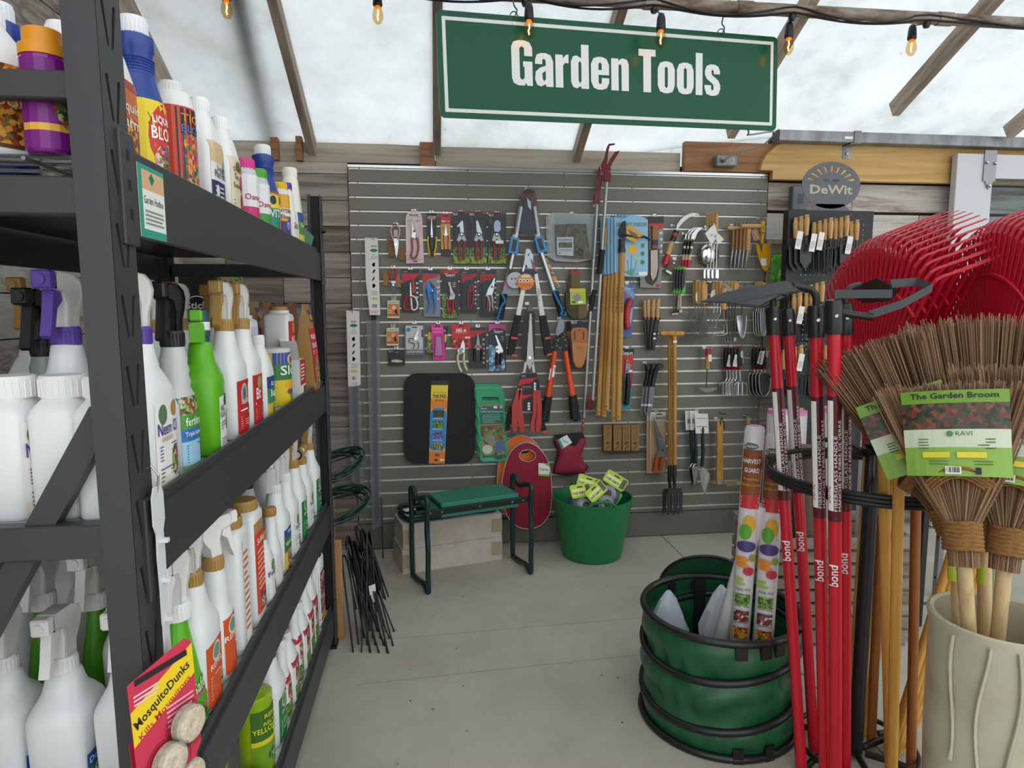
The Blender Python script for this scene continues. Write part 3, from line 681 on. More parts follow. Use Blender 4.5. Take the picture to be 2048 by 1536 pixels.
bottle('plant_food_jar','green capped plant food shaker with green and white label',(-.455,1.925,S1),'jar','#c6c9c8',('cap','#4fa83a',.027,.034),[dict(w=.07,z=(.006,.12),bg='#e9e9e9',band=[(.12,.36,'#3f9a34')],txt=[('Osmocote',.5,.014,'#b8284c',.6)],ln=[(.02,.1,2,'#5a9a50')],nu=12)],mode='wrap',kz=1.08,ka=1.1,kb=1.1,group='bottles on the top shelf')
bottle('fertilizer_bottle','blue ribbed bottle with teal vitamin label and white cap',(-.475,2.05,S1),'round','#23408f',('cap','#e6e7ea',.022,.03),[dict(w=.085,z=(.004,.124),bg='#1f8c74',band=[(.62,.95,'#f0d020'),(0,.12,'#b82a30'),(.95,1,'#a02c3c')],pic=[(.1,.26,.2,.16,'#c9813f'),(-.35,.8,.12,.1,'#1c1c20')],txt=[('VITAMIN',.42,.022,'#f2f2f2',.6,.1),('B-1',.74,.02,'#1c1c20',.2,.15)],nu=14)],mode='wrap',extra=ribs,kz=1.06,group='bottles on the top shelf')
bottle('hydrangea_food_jar','yellow capped shaker with hydrangea picture label',(-.455,2.19,S1),'jar','#e4e4e2',('cap','#eabf1d',.027,.03),[dict(w=.07,z=(.004,.122),bg='#e8a723',band=[(0,.42,'#38306e'),(.5,.7,'#efe9da')],pic=[(-.05,.34,.26,.16,'hyd')],txt=[('HYDRANGEA',.6,.012,'#4a2f20',.62),('Flowering',.48,.011,'#38306e',.55)],ln=[(.04,.18,3,'#d8d6e8')],nu=12)],mode='wrap',kz=1.2,ka=1.1,kb=1.1,group='bottles on the top shelf')
bottle('bloom_spray_bottle','small white bottle with purple collar and yellow tomato bloom label',(-.45,2.30,S1),'slim','#eceae4',('cap','#5a3fa0',.014,.03),[dict(w=.034,z=(.006,.10),bg='#eee8dc',band=[(0,.3,'#e2c33a')],txt=[('Tomato',.78,.01,'#7a4a8a'),('Bloom',.66,.01,'#7a4a8a')],ln=[(.32,.6,5,'#8a7a60')])],kz=.8,group='bottles on the top shelf')
bottle('fertilizer_bottle','tall cream tapering bottle with blue and green label',(-.458,2.415,S1),'cream','#eeeadb',('cap','#efece2',.024,.03),[dict(w=.036,z=(.012,.10),bg='#3f8a3c',band=[(.72,1,'#2a4f9a'),(0,.3,'#e0c22a')],txt=[('Garden',.55,.013,'#f2f2e8')],ln=[(.32,.5,3,'#d8e8c0')])],kz=1.22,group='bottles on the top shelf')
sp = thing('seed_pouch','dark green foil pouch lying at the far end of the top shelf','pouch',(-.46,2.56,S1),(0,0,.2))
MB().loft([[(-.05,-.05,0),(.02,-.05,0),(.02,.05,0),(-.05,.05,0)],[(-.045,-.05,.05),(.035,-.04,.055),(.035,.05,.055),(-.045,.05,.05)],[(-.02,-.05,.10),(-.012,-.04,.10),(-.012,.05,.10),(-.02,.05,.10)]]).build('foil_body',C('#1f6b4a',.3),sp,30)
MB().add([(.0215,-.02,.006),(.0215,.045,.006),(.0345,.045,.05),(.0345,-.02,.05)],[(0,1,2,3)],PICS['leaf']).build('label_print',None,sp,fix=False)
bottle('fertilizer_jug','white handled jug behind the end bar of the top shelf',(-.535,1.10,S1),'shoulder',W_,('cap','#f3f3f2',.019,.028),[dict(w=.043,z=(.01,.125),bg='#7a4a24',band=[(0,1,'orange')],txt=[('Liquid',.7,.014,'#d8c8a0'),('Bloom',.5,.014,'#d8c8a0')])],kz=.98,group='bottles on the top shelf')
bottle('fertilizer_bottle','blue ribbed bottle standing deep on the top shelf near end',(-.66,1.17,S1),'round','#23408f',('cap','#e6e7ea',.022,.03),[],extra=ribs,kz=1.06,group='bottles on the top shelf')
bottle('fertilizer_jug','white slope shouldered jug with dark brown foliage label',(-.585,1.015,S1),'shoulder',W_,('cap','#f3f3f2',.019,.028),[dict(w=.043,z=(.01,.13),bg='#5d3a1c',band=[(.05,1,'orange')],txt=[('Liquid',.7,.014,'#d8c8a0'),('Bloom',.5,.014,'#d8c8a0')])],kz=.92,rot=-.7,group='bottles on the top shelf')
bottle('fertilizer_bottle','glossy purple bottle with a two step orange cap',(-.505,.99,S1),'jar','#8a1f8e',('cap2','#e89a1e',.029,.035),[dict(w=.055,z=(.004,.12),bg='#7a1a80',pic=[(.2,.5,.5,.3,'bug'),(.2,.82,.5,.08,'#5aa8d0')],band=[(.2,.28,'#e8b040')],nu=10)],mode='wrap',kz=.99,ka=1.0,kb=1.0,rough=.15,rot=-.35,group='bottles on the top shelf')
bottle('fertilizer_jug','white jug with a folded carry handle beside the hidden end post',(-.69,1.02,S1),'shoulder',W_,('cap','#f3f3f2',.019,.028),[],kz=.95,group='bottles on the top shelf')

# ---- second shelf, near end: square white jugs in front, sprayers behind
neem = [dict(w=.043,z=(.01,.14),bg='#f3f1ec',band=[(0,.12,'#e8e2d0')],pic=[(-.45,.86,.35,.12,'#5f7f5a'),(.6,.9,.35,.1,'#b58a50'),(.55,.26,.38,.2,'bug')],txt=[('Neem Oil',.62,.02,'#4c3a94',.9),('CONCENTRATE',.54,.007,'#b58a50',.5,-.2)],ln=[(.3,.5,5,'#6a5aa8'),(.05,.24,4,'#707078')])]
for i,(x,y) in enumerate(((-.465,1.015),(-.535,1.03),(-.605,1.03),(-.678,1.04),(-.75,1.05))):
    bottle('concentrate_jug',['white square jug with gold cornered label next to the slotted post','white square jug standing second in from the slotted post','white square jug standing third in from the slotted post','white square jug standing fourth in from the slotted post','white square jug standing fifth in from the slotted post'][i],(x,y,S2),'jug',W_,('cap','#f0f0ee',.031,.032),neem,group='square white jugs on the second shelf')
bottle('neem_spray_bottle','white spray bottle with purple trigger behind the square white jugs',(-.58,1.135,S2),'spray',W_,('trig',PU,PU,'#f2f1ee',1.12),neem,kz=1.06,group='spray bottles on the second shelf')
bottle('neem_spray_bottle','white neem oil spray bottle with purple trigger and collar',(-.465,1.135,S2),'spray',W_,('trig',PU,PU,'#f2f1ee',1.12),neem,kz=1.06,group='spray bottles on the second shelf')
GREYB = '#9b9d9e'
for i,(x,y) in enumerate(((-.66,1.22),(-.79,1.18),(-.55,1.27))):
    bottle('spray_bottle',['silver grey ribbed bottle with black trigger beside the purple sprayer','silver grey ribbed bottle with black trigger at the deep end of the shelf','silver grey ribbed bottle with black trigger hidden behind the purple sprayer'][i],(x,y,S2),'ribbed',GREYB,('trig','#17171a','#17171a','#1b1b1e',1.1),[],group='spray bottles on the second shelf')
for i,(x,y) in enumerate(((-.80,1.45),(-.67,1.45))):
    bottle('spray_bottle',['white spray bottle with gold trigger deep behind the black triggers','white spray bottle with gold trigger between the black and purple sprayers'][i],(x,y,S2),'spray',W_,('trig',GB,GB,'#e9e7e2',1.1),[],kz=1.08,group='spray bottles on the second shelf')
bottle('spray_bottle','grey ribbed spray bottle with blue and green plant treatment label',(-.466,1.262,S2),'ribbed','#c9cccb',('trig','#17171a','#1b1b1e','#1d1d20',1.1),[dict(w=.039,z=(.006,.135),bg='#9cc9e6',band=[(.72,1,'bug'),(.56,.76,'#4f9a3a'),(.4,.57,'#2f74b8'),(0,.08,'#7fae6a')],txt=[('fertilome',.61,.015,'#f6f6f0',.85),('Triple Action Plus',.47,.008,'#f0f4f8',.9)],pic=[(.75,.48,.16,.05,'#d8404a')],ln=[(.1,.36,7,'#3a5a78')])],kz=1.05,group='spray bottles on the second shelf')
soapL = [dict(w=.036,z=(.012,.12),bg='#ecefe8',pic=[(.5,.9,.5,.12,'#1f4a34'),(.7,.45,.3,.16,'#2e6b3c')],txt=[('INSECT',.72,.011,'#3a4a3e',.55,-.3),('KILLING SOAP',.6,.011,'#3a4a3e',.95,0)],ln=[(.35,.52,3,'#70807a'),(.06,.2,3,'#70807a')])]
def soaptop(t,S):
    MB().lathe([(.0185,.0),(.0185,.02),(.0205,.022),(.02,.06),(.016,.075)],18,C('#1d4c55',.4),T(0,0,.222)).lathe([(.0203,.034),(.0207,.035),(.0207,.05),(.0203,.051)],18,C('#e8ebe8',.4),T(0,0,.222)).build('sprayer_shroud',None,t,40)
    MB().box((-.012,-.034,.275),(.012,-.016,.298),bev=.003).build('nozzle',C(LG,.35),t); MB().prism(rrect(-.014,.232,.014,.272,.005),-.028,-.02).build('lever',C(LG,.35),t)
bottle('soap_spray_bottle','bright lime green bottle with white insect killing soap label',(-.470,1.425,S2),'spray','#62b81f',('none',),soapL,kz=1.0,rot=.12,extra=soaptop,group='spray bottles on the second shelf')
def deadbug(a): return [dict(w=.044,z=(.012,.125),bg='#c8262c',pic=[(-.1,.74,.55,.2,'#d8d2b0'),(-.1,.74,.47,.165,'#7fa8c4'),(-.1,.72,.2,.13,'#7d5a34'),(.7,.32,.28,.2,'bug'),(.8,.95,.22,.05,'#b58a50')],txt=[(a,.56,.01,'#f4ece0',.6,-.1)],ln=[(.4,.47,1,'#ffffff'),(.08,.34,6,'#e8a8a4')])]
bottle('insect_spray_bottle','white spray bottle with red captain badge label and gold trigger',(-.472,1.59,S2),'spray',W_,('trig',GB,GB,'#eceae6',1.1),deadbug('DEADBUG'),kz=1.08,group='spray bottles on the second shelf')
bottle('insect_spray_bottle','white spray bottle with red Bt label and gold trigger',(-.472,1.725,S2),'spray',W_,('trig',GB,GB,'#eceae6',1.1),[dict(w=.044,z=(.012,.125),bg='#c8262c',pic=[(0,.84,.4,.13,'#8fae7a'),(.7,.2,.26,.18,'bug')],txt=[('Bt',.5,.028,'#ffffff',.42,-.3)],ln=[(.36,.46,1,'#ffffff'),(.08,.32,5,'#e8a8a4')])],kz=1.08,group='spray bottles on the second shelf')
for i,(x,y) in enumerate(((-.6,1.50),(-.6,1.68),(-.58,1.86))):
    bottle('spray_bottle',['white spray bottle with gold trigger behind the lime green bottle','white spray bottle with gold trigger behind the red captain label','white spray bottle with gold trigger behind the Bt bottle'][i],(x,y,S2),'spray',W_,('trig',GB,GB,'#eceae6',1.1),[],kz=1.08,group='spray bottles on the second shelf')
bottle('garden_spray_bottle','white bottle with blue green and yellow label beside the slug can',(-.47,1.87,S2),'shoulder',W_,('cap','#f0f0ee',.018,.03),[dict(w=.04,z=(.01,.11),bg='#d8b82a',band=[(.7,1,'#23468c'),(.3,.7,'#2f8a5a')],txt=[('B.I.',.75,.012,'#ffffff',.4),('Bug',.48,.018,'#ffffff',.6)],pic=[(.2,.15,.4,.12,'bug')])],kz=1.05,group='bottles on the second shelf')
bottle('dust_jug','tall white bottle with lilac label behind the slug can',(-.56,2.06,S2),'talljug','#e6e9ec',('cap','#eef0f0',.022,.04),[dict(w=.038,z=(.1,.25),bg='#c8cfe6',txt=[('S',.6,.03,'#5a5fae',.3)],ln=[(.1,.5,6,'#7a86b8')])],kz=.98,group='bottles on the second shelf')
slugL = [dict(w=.148,z=(.004,.165),bg='#d9c21c',band=[(.6,.78,'#2f7f3a')],nu=26,ln=[]),dict(w=.07,z=(.004,.165),bg='#e6c619',band=[(.78,1,'#2748a0'),(.48,.78,'#2a7d38')],pic=[(-.05,.87,.27,.11,'#e0b890'),(-.05,.86,.12,.07,'#5a4630'),(0,.38,.5,.09,'#efa81e'),(.1,.18,.32,.14,'#4f9a5a'),(-.2,.25,.2,.05,'#6a4a7a')],txt=[('Slugs',.58,.028,'#f6f6f0',.75,.05)],ln=[(.02,.06,1,'#7a6a20')],nu=14)]
def slugx(t,S):
    A = Art(labmap(S,'wrap')); A.h = .0018; A.lines(-.14,.03,-.082,.16,22,C('#7a6c1c',.5),.4,4); A.bars(-.125,.006,-.088,.022); A.build('small_print',t)
bottle('slug_bait_can','round yellow green and blue slug bait can',(-.478,2.11,S2),'can','#d9d9d6',('none',),slugL,mode='wrap',extra=slugx,cat='can',group='goods on the second shelf')
MBc = bottle('repellent_jug','square white jug with gold cap and red label behind the open carton',(-.51,2.32,S2),'talljug','#e6e6e4',('cap',GB,.03,.024),[dict(w=.044,z=(.03,.25),bg='#c4262c',pic=[(.3,.9,.5,.08,'#b58a50')],txt=[('MOLE',.7,.016,'#ffffff',.5)],ln=[(.1,.6,8,'#e8b0a8')])],kz=1.03,ka=1.15,kb=1.1,group='goods on the second shelf')
def carton(name,label,loc,rz,s,mats):
    t = thing(name,label,'box',loc,(0,0,rz)); MB().box((-s[0],-s[1],0),(s[0],s[1],s[2])).build('carton_body',C('#dcdcd8',.5),t)
    A = Art(lambda u,v,h: (s[0] + h,u,v)); A.rect(-s[1],s[2] * .35,s[1],s[2],C('#bf2a30',.4)); A.rect(-s[1] * .9,.004,-s[1] * .1,s[2] * .3,C('#efeee8',.5)); A.lines(-s[1] * .8,s[2] * .45,s[1] * .6,s[2] * .9,5,C('#eed8d0',.5)); A.text('BAIT',-s[1] * .5,.01,.01,INK,rot=PI / 2); A.rect(s[1] * .1,.004,s[1] * .9,s[2] * .3,C('#6a3a34',.5)); A.build('label_print',t)
    fl = MB().add([(-s[0],-s[1],s[2]),(s[0],-s[1],s[2]),(s[0],-s[1] * 1.9,s[2] * 1.5),(-s[0],-s[1] * 1.9,s[2] * 1.5)],[(0,1,2,3)]).add([(-s[0],s[1],s[2]),(-s[0],-s[1],s[2]),(-s[0] * 1.4,-s[1],s[2] * 1.55),(-s[0] * 1.4,s[1],s[2] * 1.55)],[(0,1,2,3)]).build('open_flap',C('#cfd0cc',.5),t); return t
carton('bait_carton','open white bait carton with raised flaps and red side panel',(-.455,2.275,S2),0,(.026,.045,.13),None)
def pouch(name,label,loc,rz,h,wd,c,art):
    t = thing(name,label,'pouch',loc,(0,0,rz))
    prof = [(0,.030),(.02,.034),(h * .5,.026),(h * .85,.012),(h * .93,.003),(h,.0015)]
    MB().loft([[(-a,-wd,z),(a,-wd * .98,z),(a * 1.15,0,z),(a,wd * .98,z),(-a,wd,z),(-a * 1.15,0,z)] for z,a in prof]).build('pouch_body',C(c,.3),t,40)
    def mp(u,v,hh):
        for p,q in zip(prof,prof[1:]):
            if p[0] <= v <= q[0]: a = p[1] + (q[1] - p[1]) * (v - p[0]) / (q[0] - p[0]); break
        return (a * (1 + .15 * (1 - abs(u) / wd)) + hh + .0008,u,v)
    A = Art(mp); art(A,wd,h); A.build('label_print',t); return t
def rp(A,w,h):
    A.rect(-w * .97,.0,w * .97,h * .72,C('#c8232a',.35),2,5); A.ell(.1 * w,h * .2,w * .75,h * .2,PICS['bug']); A.text('ROSE',-w * .1,h * .6,.016,C('#ffffff'),w=w * 1.3,bold=.02); A.text('DUST',-w * .1,h * .5,.016,C('#ffffff'),w=w * 1.3,bold=.02)
    A.rect(-w * .1,h * .8,w * .75,h * .93,C('#5a3f96',.4)); A.rect(-w * .0,h * .82,w * .65,h * .88,C('#e0a030',.4)); A.lines(-w * .8,h * .42,w * .5,h * .47,2,C('#f0d8d0'))
pouch('fertilizer_pouch','stand-up gold and red pouch beside the far rack post',(-.452,2.50,S2),0,.315,.06,'#a8834a',rp)
pouch('fertilizer_pouch','stand-up gold and red pouch tucked behind the gold capped jug',(-.60,2.36,S2),0,.325,.06,'#a8834a',rp)

# ---- third shelf
def orangeL(nm): return [dict(w=.044,z=(.012,.125),bg='#d8541f',pic=[(0,.82,.5,.16,'#e8e0c8'),(0,.82,.4,.12,'#6f9a8a'),(.7,.2,.28,.16,'leaf')],txt=[(nm,.6,.012,'#f6efe4',.8)],ln=[(.1,.5,7,'#f0b898')])]
greenL = [dict(w=.044,z=(.012,.13),bg='#1f7a48',pic=[(0,.85,.55,.16,'#e6e8dc'),(0,.85,.42,.12,'#5f9a4a'),(.6,.25,.35,.2,'leaf')],txt=[('Garden',.6,.012,'#eef4ea',.7)],ln=[(.1,.5,6,'#a8d8b8')])]
whiteL = [dict(w=.042,z=(.012,.13),bg='#eeeeea',pic=[(0,.84,.4,.14,'#6f8f5a'),(.6,.2,.3,.18,'leaf')],txt=[('Fungus',.62,.013,'#4b3f8c',.8)],ln=[(.1,.5,6,'#4f8f60')])]
bottle('repellent_spray_bottle','lime green bottle with white trigger beside the hanging blister card',(-.452,1.22,S3),'cone','#5fb51f',('trig','#f2f2f0','#f2f2f0','#f2f2f0',1.25),[dict(w=.036,z=(.015,.09),bg='#55a81d',band=[(.35,.42,'#d8407a'),(.68,.74,'#d8407a')],txt=[('Safer',.8,.02,'#d8ecc8',.8)],ln=[(.45,.62,2,'#2f6a14')],pic=[(.1,.2,.2,.12,'#1f5a2c')])],kz=1.12,ka=1.05,kb=1.1,group='spray bottles on the third shelf')
bottle('repellent_spray_bottle','white bottle with arched orange repels label and gold trigger',(-.467,1.30,S3),'spray',W_,('trig',GB,GB,'#eeece8',1.1),orangeL('REPELS'),kz=1.1,group='spray bottles on the third shelf')
bottle('repellent_spray_bottle','white ribbed neck bottle with small orange label and gold collar',(-.467,1.415,S3),'ribbed',W_,('trig',GB,'#f0efec','#f0efec',1.1),orangeL('REPELS'),kz=1.08,trot=2.6,group='spray bottles on the third shelf')
for i,(y,l) in enumerate(((1.525,[dict(w=.02,z=(.02,.25),bg='#eceae6',pic=[],ln=[(.1,.9,12,'#d86848')])]),(1.66,[dict(w=.04,z=(.03,.25),bg='#d8432a',band=[(.88,1,'#b58a50')],pic=[(.2,.12,.6,.1,'berry')],txt=[('Sulfur',.76,.015,'#ffffff',.8)],ln=[(.24,.7,8,'#f4c0a8')])]))):
    bottle('dust_jug',['tall square white jug with gold cap and plain front','tall square white jug with gold cap and long orange red label'][i],(-.468,y,S3),'talljug',W_,('cap',GB,.034,.028),l,kz=1.06,ka=1.0,group='gold capped jugs on the third shelf')
for i,(x,y) in enumerate(((-.57,1.56),(-.57,1.70),(-.58,1.44))):
    bottle('dust_jug',['gold capped white jug second row behind the plain tall jug','gold capped white jug second row behind the orange red jug','gold capped white jug second row near the gold triggers'][i],(x,y,S3),'talljug',W_,('cap',GB,.034,.028),[],kz=1.06,group='gold capped jugs on the third shelf')
bottle('fungicide_bottle','small white bottle with purple arched label and gold cap',(-.457,1.775,S3),'shoulder',W_,('cap',GB,.019,.024),whiteL,kz=.92,kb=.8,group='bottles on the third shelf')
bottle('fungicide_bottle','slim white bottle with gold cap beside the herbicide sprayer',(-.452,1.87,S3),'slim',W_,('cap',GB,.018,.024),[dict(w=.03,z=(.01,.11),bg='#e4e0d8',ln=[(.1,.9,9,'#9a8a70')])],kz=.95,group='bottles on the third shelf')
bottle('herbicide_spray_bottle','white spray bottle with blue green and yellow herbicide label',(-.465,1.985,S3),'spray',W_,('trig','#e8e8e6','#e8e8e6','#efefed',1.1),[dict(w=.044,z=(.012,.13),bg='#e0b42a',band=[(.82,1,'#2450a0'),(.45,.82,'#23784a')],txt=[('Herbicide',.6,.014,'#f2f2ea',.85),('Weed',.88,.01,'#ffffff',.5)],pic=[(.1,.22,.6,.2,'flower')])],kz=1.05,group='spray bottles on the third shelf')
bottle('spray_bottle','white spray bottle with navy blue trigger in the second row',(-.57,2.05,S3),'spray',W_,('trig',NV,NV,NV,1.1),[],kz=1.05,group='spray bottles on the third shelf')
bottle('spray_bottle','white spray bottle with grey green label and white trigger',(-.467,2.12,S3),'spray',W_,('trig','#eeeeec','#eeeeec','#f0f0ee',1.1),whiteL,kz=1.05,group='spray bottles on the third shelf')
bottle('spray_bottle','white bottle with green label and gold trigger, nearer of two green labels',(-.467,2.255,S3),'spray',W_,('trig',GB,GB,'#eeece8',1.1),greenL,kz=1.1,group='spray bottles on the third shelf')
bottle('hose_end_bottle','white bottle with gold hose-end sprayer and striped purple label',(-.467,2.385,S3),'spray',W_,('hose',GB),whiteL,kz=1.02,group='spray bottles on the third shelf')
bottle('spray_bottle','white bottle with green label against the far rack post',(-.462,2.545,S3),'spray',W_,('trig',GB,GB,'#eeece8',1.1),greenL,kz=1.1,group='spray bottles on the third shelf')
for i,(x,y,k) in enumerate(((-.57,2.22,'trig'),(-.58,2.36,'hose'),(-.57,2.52,'hose'),(-.575,1.27,'trig'),(-.55,1.36,'hose'))):
    bottle('spray_bottle' if k == 'trig' else 'hose_end_bottle',['gold trigger bottle in the second row behind the green labels','gold hose-end bottle in the second row behind the striped label','gold hose-end bottle in the second row by the far post','gold trigger bottle in the second row behind the repels bottle','gold hose-end bottle in the second row behind the small orange label'][i],(x,y,S3),'spray',W_,('trig',GB,GB,'#eeece8',1.1) if k == 'trig' else ('hose',GB),[],kz=1.08,group='second row bottles on the third shelf')
herbL = [dict(w=.036,z=(.01,.075),bg='#23784a',band=[(.6,1,'#2450a0')],txt=[('Dormant',.7,.01,'#e8eef4',.9),('Oil',.3,.014,'#f2ead0',.6)])]
for i,(x,y) in enumerate(((-.515,1.12),(-.612,1.11),(-.71,1.12),(-.808,1.14))):
    bottle('spray_bottle',['front white sprayer closest to the slotted post with blue green label','front white sprayer second from the slotted post','front white sprayer third from the slotted post','front white sprayer fourth from the slotted post'][i],(x,y,S3),'spray','#e6e8e9',('trig','#e9e9e7','#e9e9e7','#e9e9e7',1.1),herbL,kz=.86,ka=1.2,group='white sprayers at the near end of the third shelf')
for i,(x,y) in enumerate(((-.55,1.30),(-.65,1.30),(-.75,1.31))):
    bottle('repellent_spray_bottle',['green bottle with white trigger in the middle row by the post','green bottle with white trigger centred in the middle row','green bottle with white trigger at the deep end of the middle row'][i],(x,y,S3),'cone','#4f9f1d',('trig','#eeeeec','#eeeeec','#eeeeec',1.2),[],kz=1.1,ka=.9,group='green sprayers at the near end of the third shelf')
for i,(x,y,k) in enumerate(((-.66,1.55,0),(-.75,1.5,1),(-.82,1.56,0),(-.90,1.5,1))):
    bottle('spray_bottle',['gold trigger bottle at the back of the near end by the post','gold hose-end bottle at the back of the near end','gold trigger bottle at the back of the near end, deeper in','gold hose-end bottle at the back against the plank wall'][i],(x,y,S3),'spray',W_,('hose',GB) if k else ('trig',GB,GB,'#eeece8',1.1),[],kz=1.12,group='back row bottles on the third shelf')

# ---- bottom shelf
lime = milky('lime_plastic','#a8cf12',.72,.2)
def trapx(t,S):
    MB().lathe([(.012,0),(.02,.004),(.006,.012),(.004,.016)],14,None,T(0,0,.222)).build('lid',C('#9cc41a',.3),t,40)
    MB().tube([(-.01,0,.235),(0,0,.245),(.01,0,.235)],.0015,6).build('hang_loop',C('#9cc41a'),t)
bottle('wasp_trap','lime yellow wasp trap cylinder with dark green label',(-.47,1.70,S4),'can',lime,('none',),[dict(w=.07,z=(.02,.15),bg='#3a6b1c',band=[(.42,.5,'#d8d020'),(0,.42,'#6f9a1c')],txt=[('RESCUE!',.86,.011,'#d8e02a',.5),('REUSABLE',.74,.009,'#d8e02a',.55),('YELLOWJACKET',.63,.014,'#e8ea30',.95),('TRAP',.53,.015,'#e8ea30',.5,.3)],pic=[(0,.2,.4,.14,'leaf')],nu=14)],mode='wrap',kz=1.26,ka=.92,kb=.92,extra=trapx,cat='trap',group='goods on the bottom shelf')
bottle('wasp_trap','lime yellow wasp trap pushed behind the labelled one',(-.58,1.64,S4),'can',lime,('none',),[],kz=1.2,ka=.92,kb=.92,extra=trapx,cat='trap',group='goods on the bottom shelf')
ob = thing('bait_box','low orange and white carton at the front of the bottom shelf','box',(-.475,1.565,S4)); MB().box((-.04,-.06,0),(.035,.06,.055)).build('carton_body',C('#e8e4dc',.5),ob); MB().box((-.041,-.061,.03),(.036,.061,.056)).build('lid_band',C('#e0762a',.45),ob)
bottle('deer_spray_bottle','white spray bottle with violet trigger and green label',(-.467,1.83,S4),'spray',W_,('trig',PU,PU,'#ecebe8',1.1),greenL,kz=1.08,group='goods on the bottom shelf')
redL = [dict(w=.04,z=(.012,.135),bg='#eceae4',band=[(.86,1,'#b8303a')],pic=[(0,.7,.6,.14,'berry'),(0,.2,.8,.18,'leaf')],txt=[('Deer',.5,.014,'#b8303a',.6),('Off',.4,.014,'#b8303a',.4)])]
for i,(y,bd,kz) in enumerate(((1.93,'slim',1.0),(2.02,'shoulder',1.05),(2.115,'slim',1.25),(2.21,'shoulder',1.1),(2.30,'shoulder',1.22),(2.385,'shoulder',1.3))):
    bottle('repellent_bottle',['slim white bottle with pink lettered label next to the violet trigger','white capped bottle with red and berry label, shorter one','tall slim white bottle with red trimmed label','white shouldered bottle with red and leaf label','taller white bottle with red deer label','tallest white bottle with red label beside the black lidded jar'][i],(-.462,y,S4),bd,W_,('cap','#efefed',.018,.028),redL,kz=kz,group='red labelled bottles on the bottom shelf')
bottle('repellent_spray_bottle','white sprayer in the second row of the bottom shelf',(-.57,2.3,S4),'spray',W_,('trig','#eeeeec','#eeeeec','#eeeeec',1.1),[],kz=1.1,group='goods on the bottom shelf')
def handle(t,S): MB().tube([(.02,-.058,.23),(.02,-.072,.2),(.02,-.07,.13),(.02,-.056,.11)],.008,8).build('handle',C(W_,.3),t,50)
bottle('repellent_jug','big white jug with wide black lid and dark red label',(-.478,2.53,S4),'talljug',W_,('cap','#18181a',.042,.034),[dict(w=.05,z=(.03,.22),bg='#7a2a34',band=[(.05,.14,'#e0a030'),(0,.05,'#b8303a')],pic=[(0,.55,.85,.38,'berry')],txt=[('REPEL',.86,.016,'#f0e8d8',.7)])],ka=1.18,kb=1.15,kz=1.0,extra=handle,group='goods on the bottom shelf')

# ---- clip strip with blister cards hanging at the near post
cs = thing('clip_strip','white plastic clip strip hooked on the slotted rack post','clip strip',(-.398,.985,.86))
MB().prism([(-.012,0),(.012,0),(.010,.10),(.014,.18),(.012,.215),(.02,.23),(.02,.27),(.012,.285),(-.012,.285),(-.02,.27),(-.02,.23),(-.012,.215),(-.014,.18),(-.010,.10)],-.001,.001,None,Rz(PI / 2)).build('strip',C('#dcdde0',.4),cs)
for zc in (.02,.08,.14,.2): MB().box((0,-.004,zc),(.012,.004,zc + .006)).build('clip',C('#dcdde0',.4),cs)
MB().tube([(0,0,.275),(.004,0,.30),(-.006,0,.315),(-.014,0,.31)],.0015,6).build('wire_hook',STEEL,cs)
def dunk(name,label,loc,rz,tilt):
    t = thing(name,label,'blister pack',loc,(tilt,0,rz),None,.88)
    MB().prism([(-.062,-.2),(.045,-.2),(.062,-.18),(.062,.0),(.05,.012),(-.062,-.01)],0,.001).build('backing_card',C('#cf3551',.4),t)
    A = Art(flatmap()); A.poly([(-.062,-.085),(.062,-.03),(.062,-.002),(-.062,-.055)],C('#f0d01e',.4)); A.poly([(-.062,-.112),(.062,-.055),(.062,-.03),(-.062,-.085)],C('#f0d01e',.4))
    A.text('MosquitoDunks',0,-.063,.015,INK,w=.118,bold=.02,rot=.42); A.text('Kills Mosquitoes',.002,-.084,.011,C('#c02a30'),w=.112,bold=.01,rot=.43); A.rect(-.05,-.018,.05,-.008,INK); A.lines(-.055,-.05,-.01,-.03,3,C('#f4c8d0')); A.lines(.0,-.12,.055,-.08,5,C('#f0a8b8')); A.build('print',t)
    for x,z in ((.03,-.125),(-.012,-.165)):
        d = MB().lathe([(.024,.0),(.03,.003),(.03,.016),(.024,.02),(.008,.02),(.005,.016)],24,None,T(x,-.002,z) @ Rx(PI / 2)).build('larvicide_ring',noisy('dunk',[(.3,'#b9a58c'),(.6,'#d8c9b4')],(120,120,120),4,.9,.3),t,40)
        MB().lathe([(.036,0),(.034,.022),(.028,.0245)],20,None,T(x,0,z) @ Rx(PI / 2),False).build('blister',clear_plastic(),d,40)
    return t
dunk('blister_pack','red and yellow mosquito ring blister card hanging from clip strip',(-.388,.935,.905),1.1,-.05)
dunk('blister_pack','second red and yellow blister card hidden behind the front one',(-.398,.95,.81),1.1,-.05)
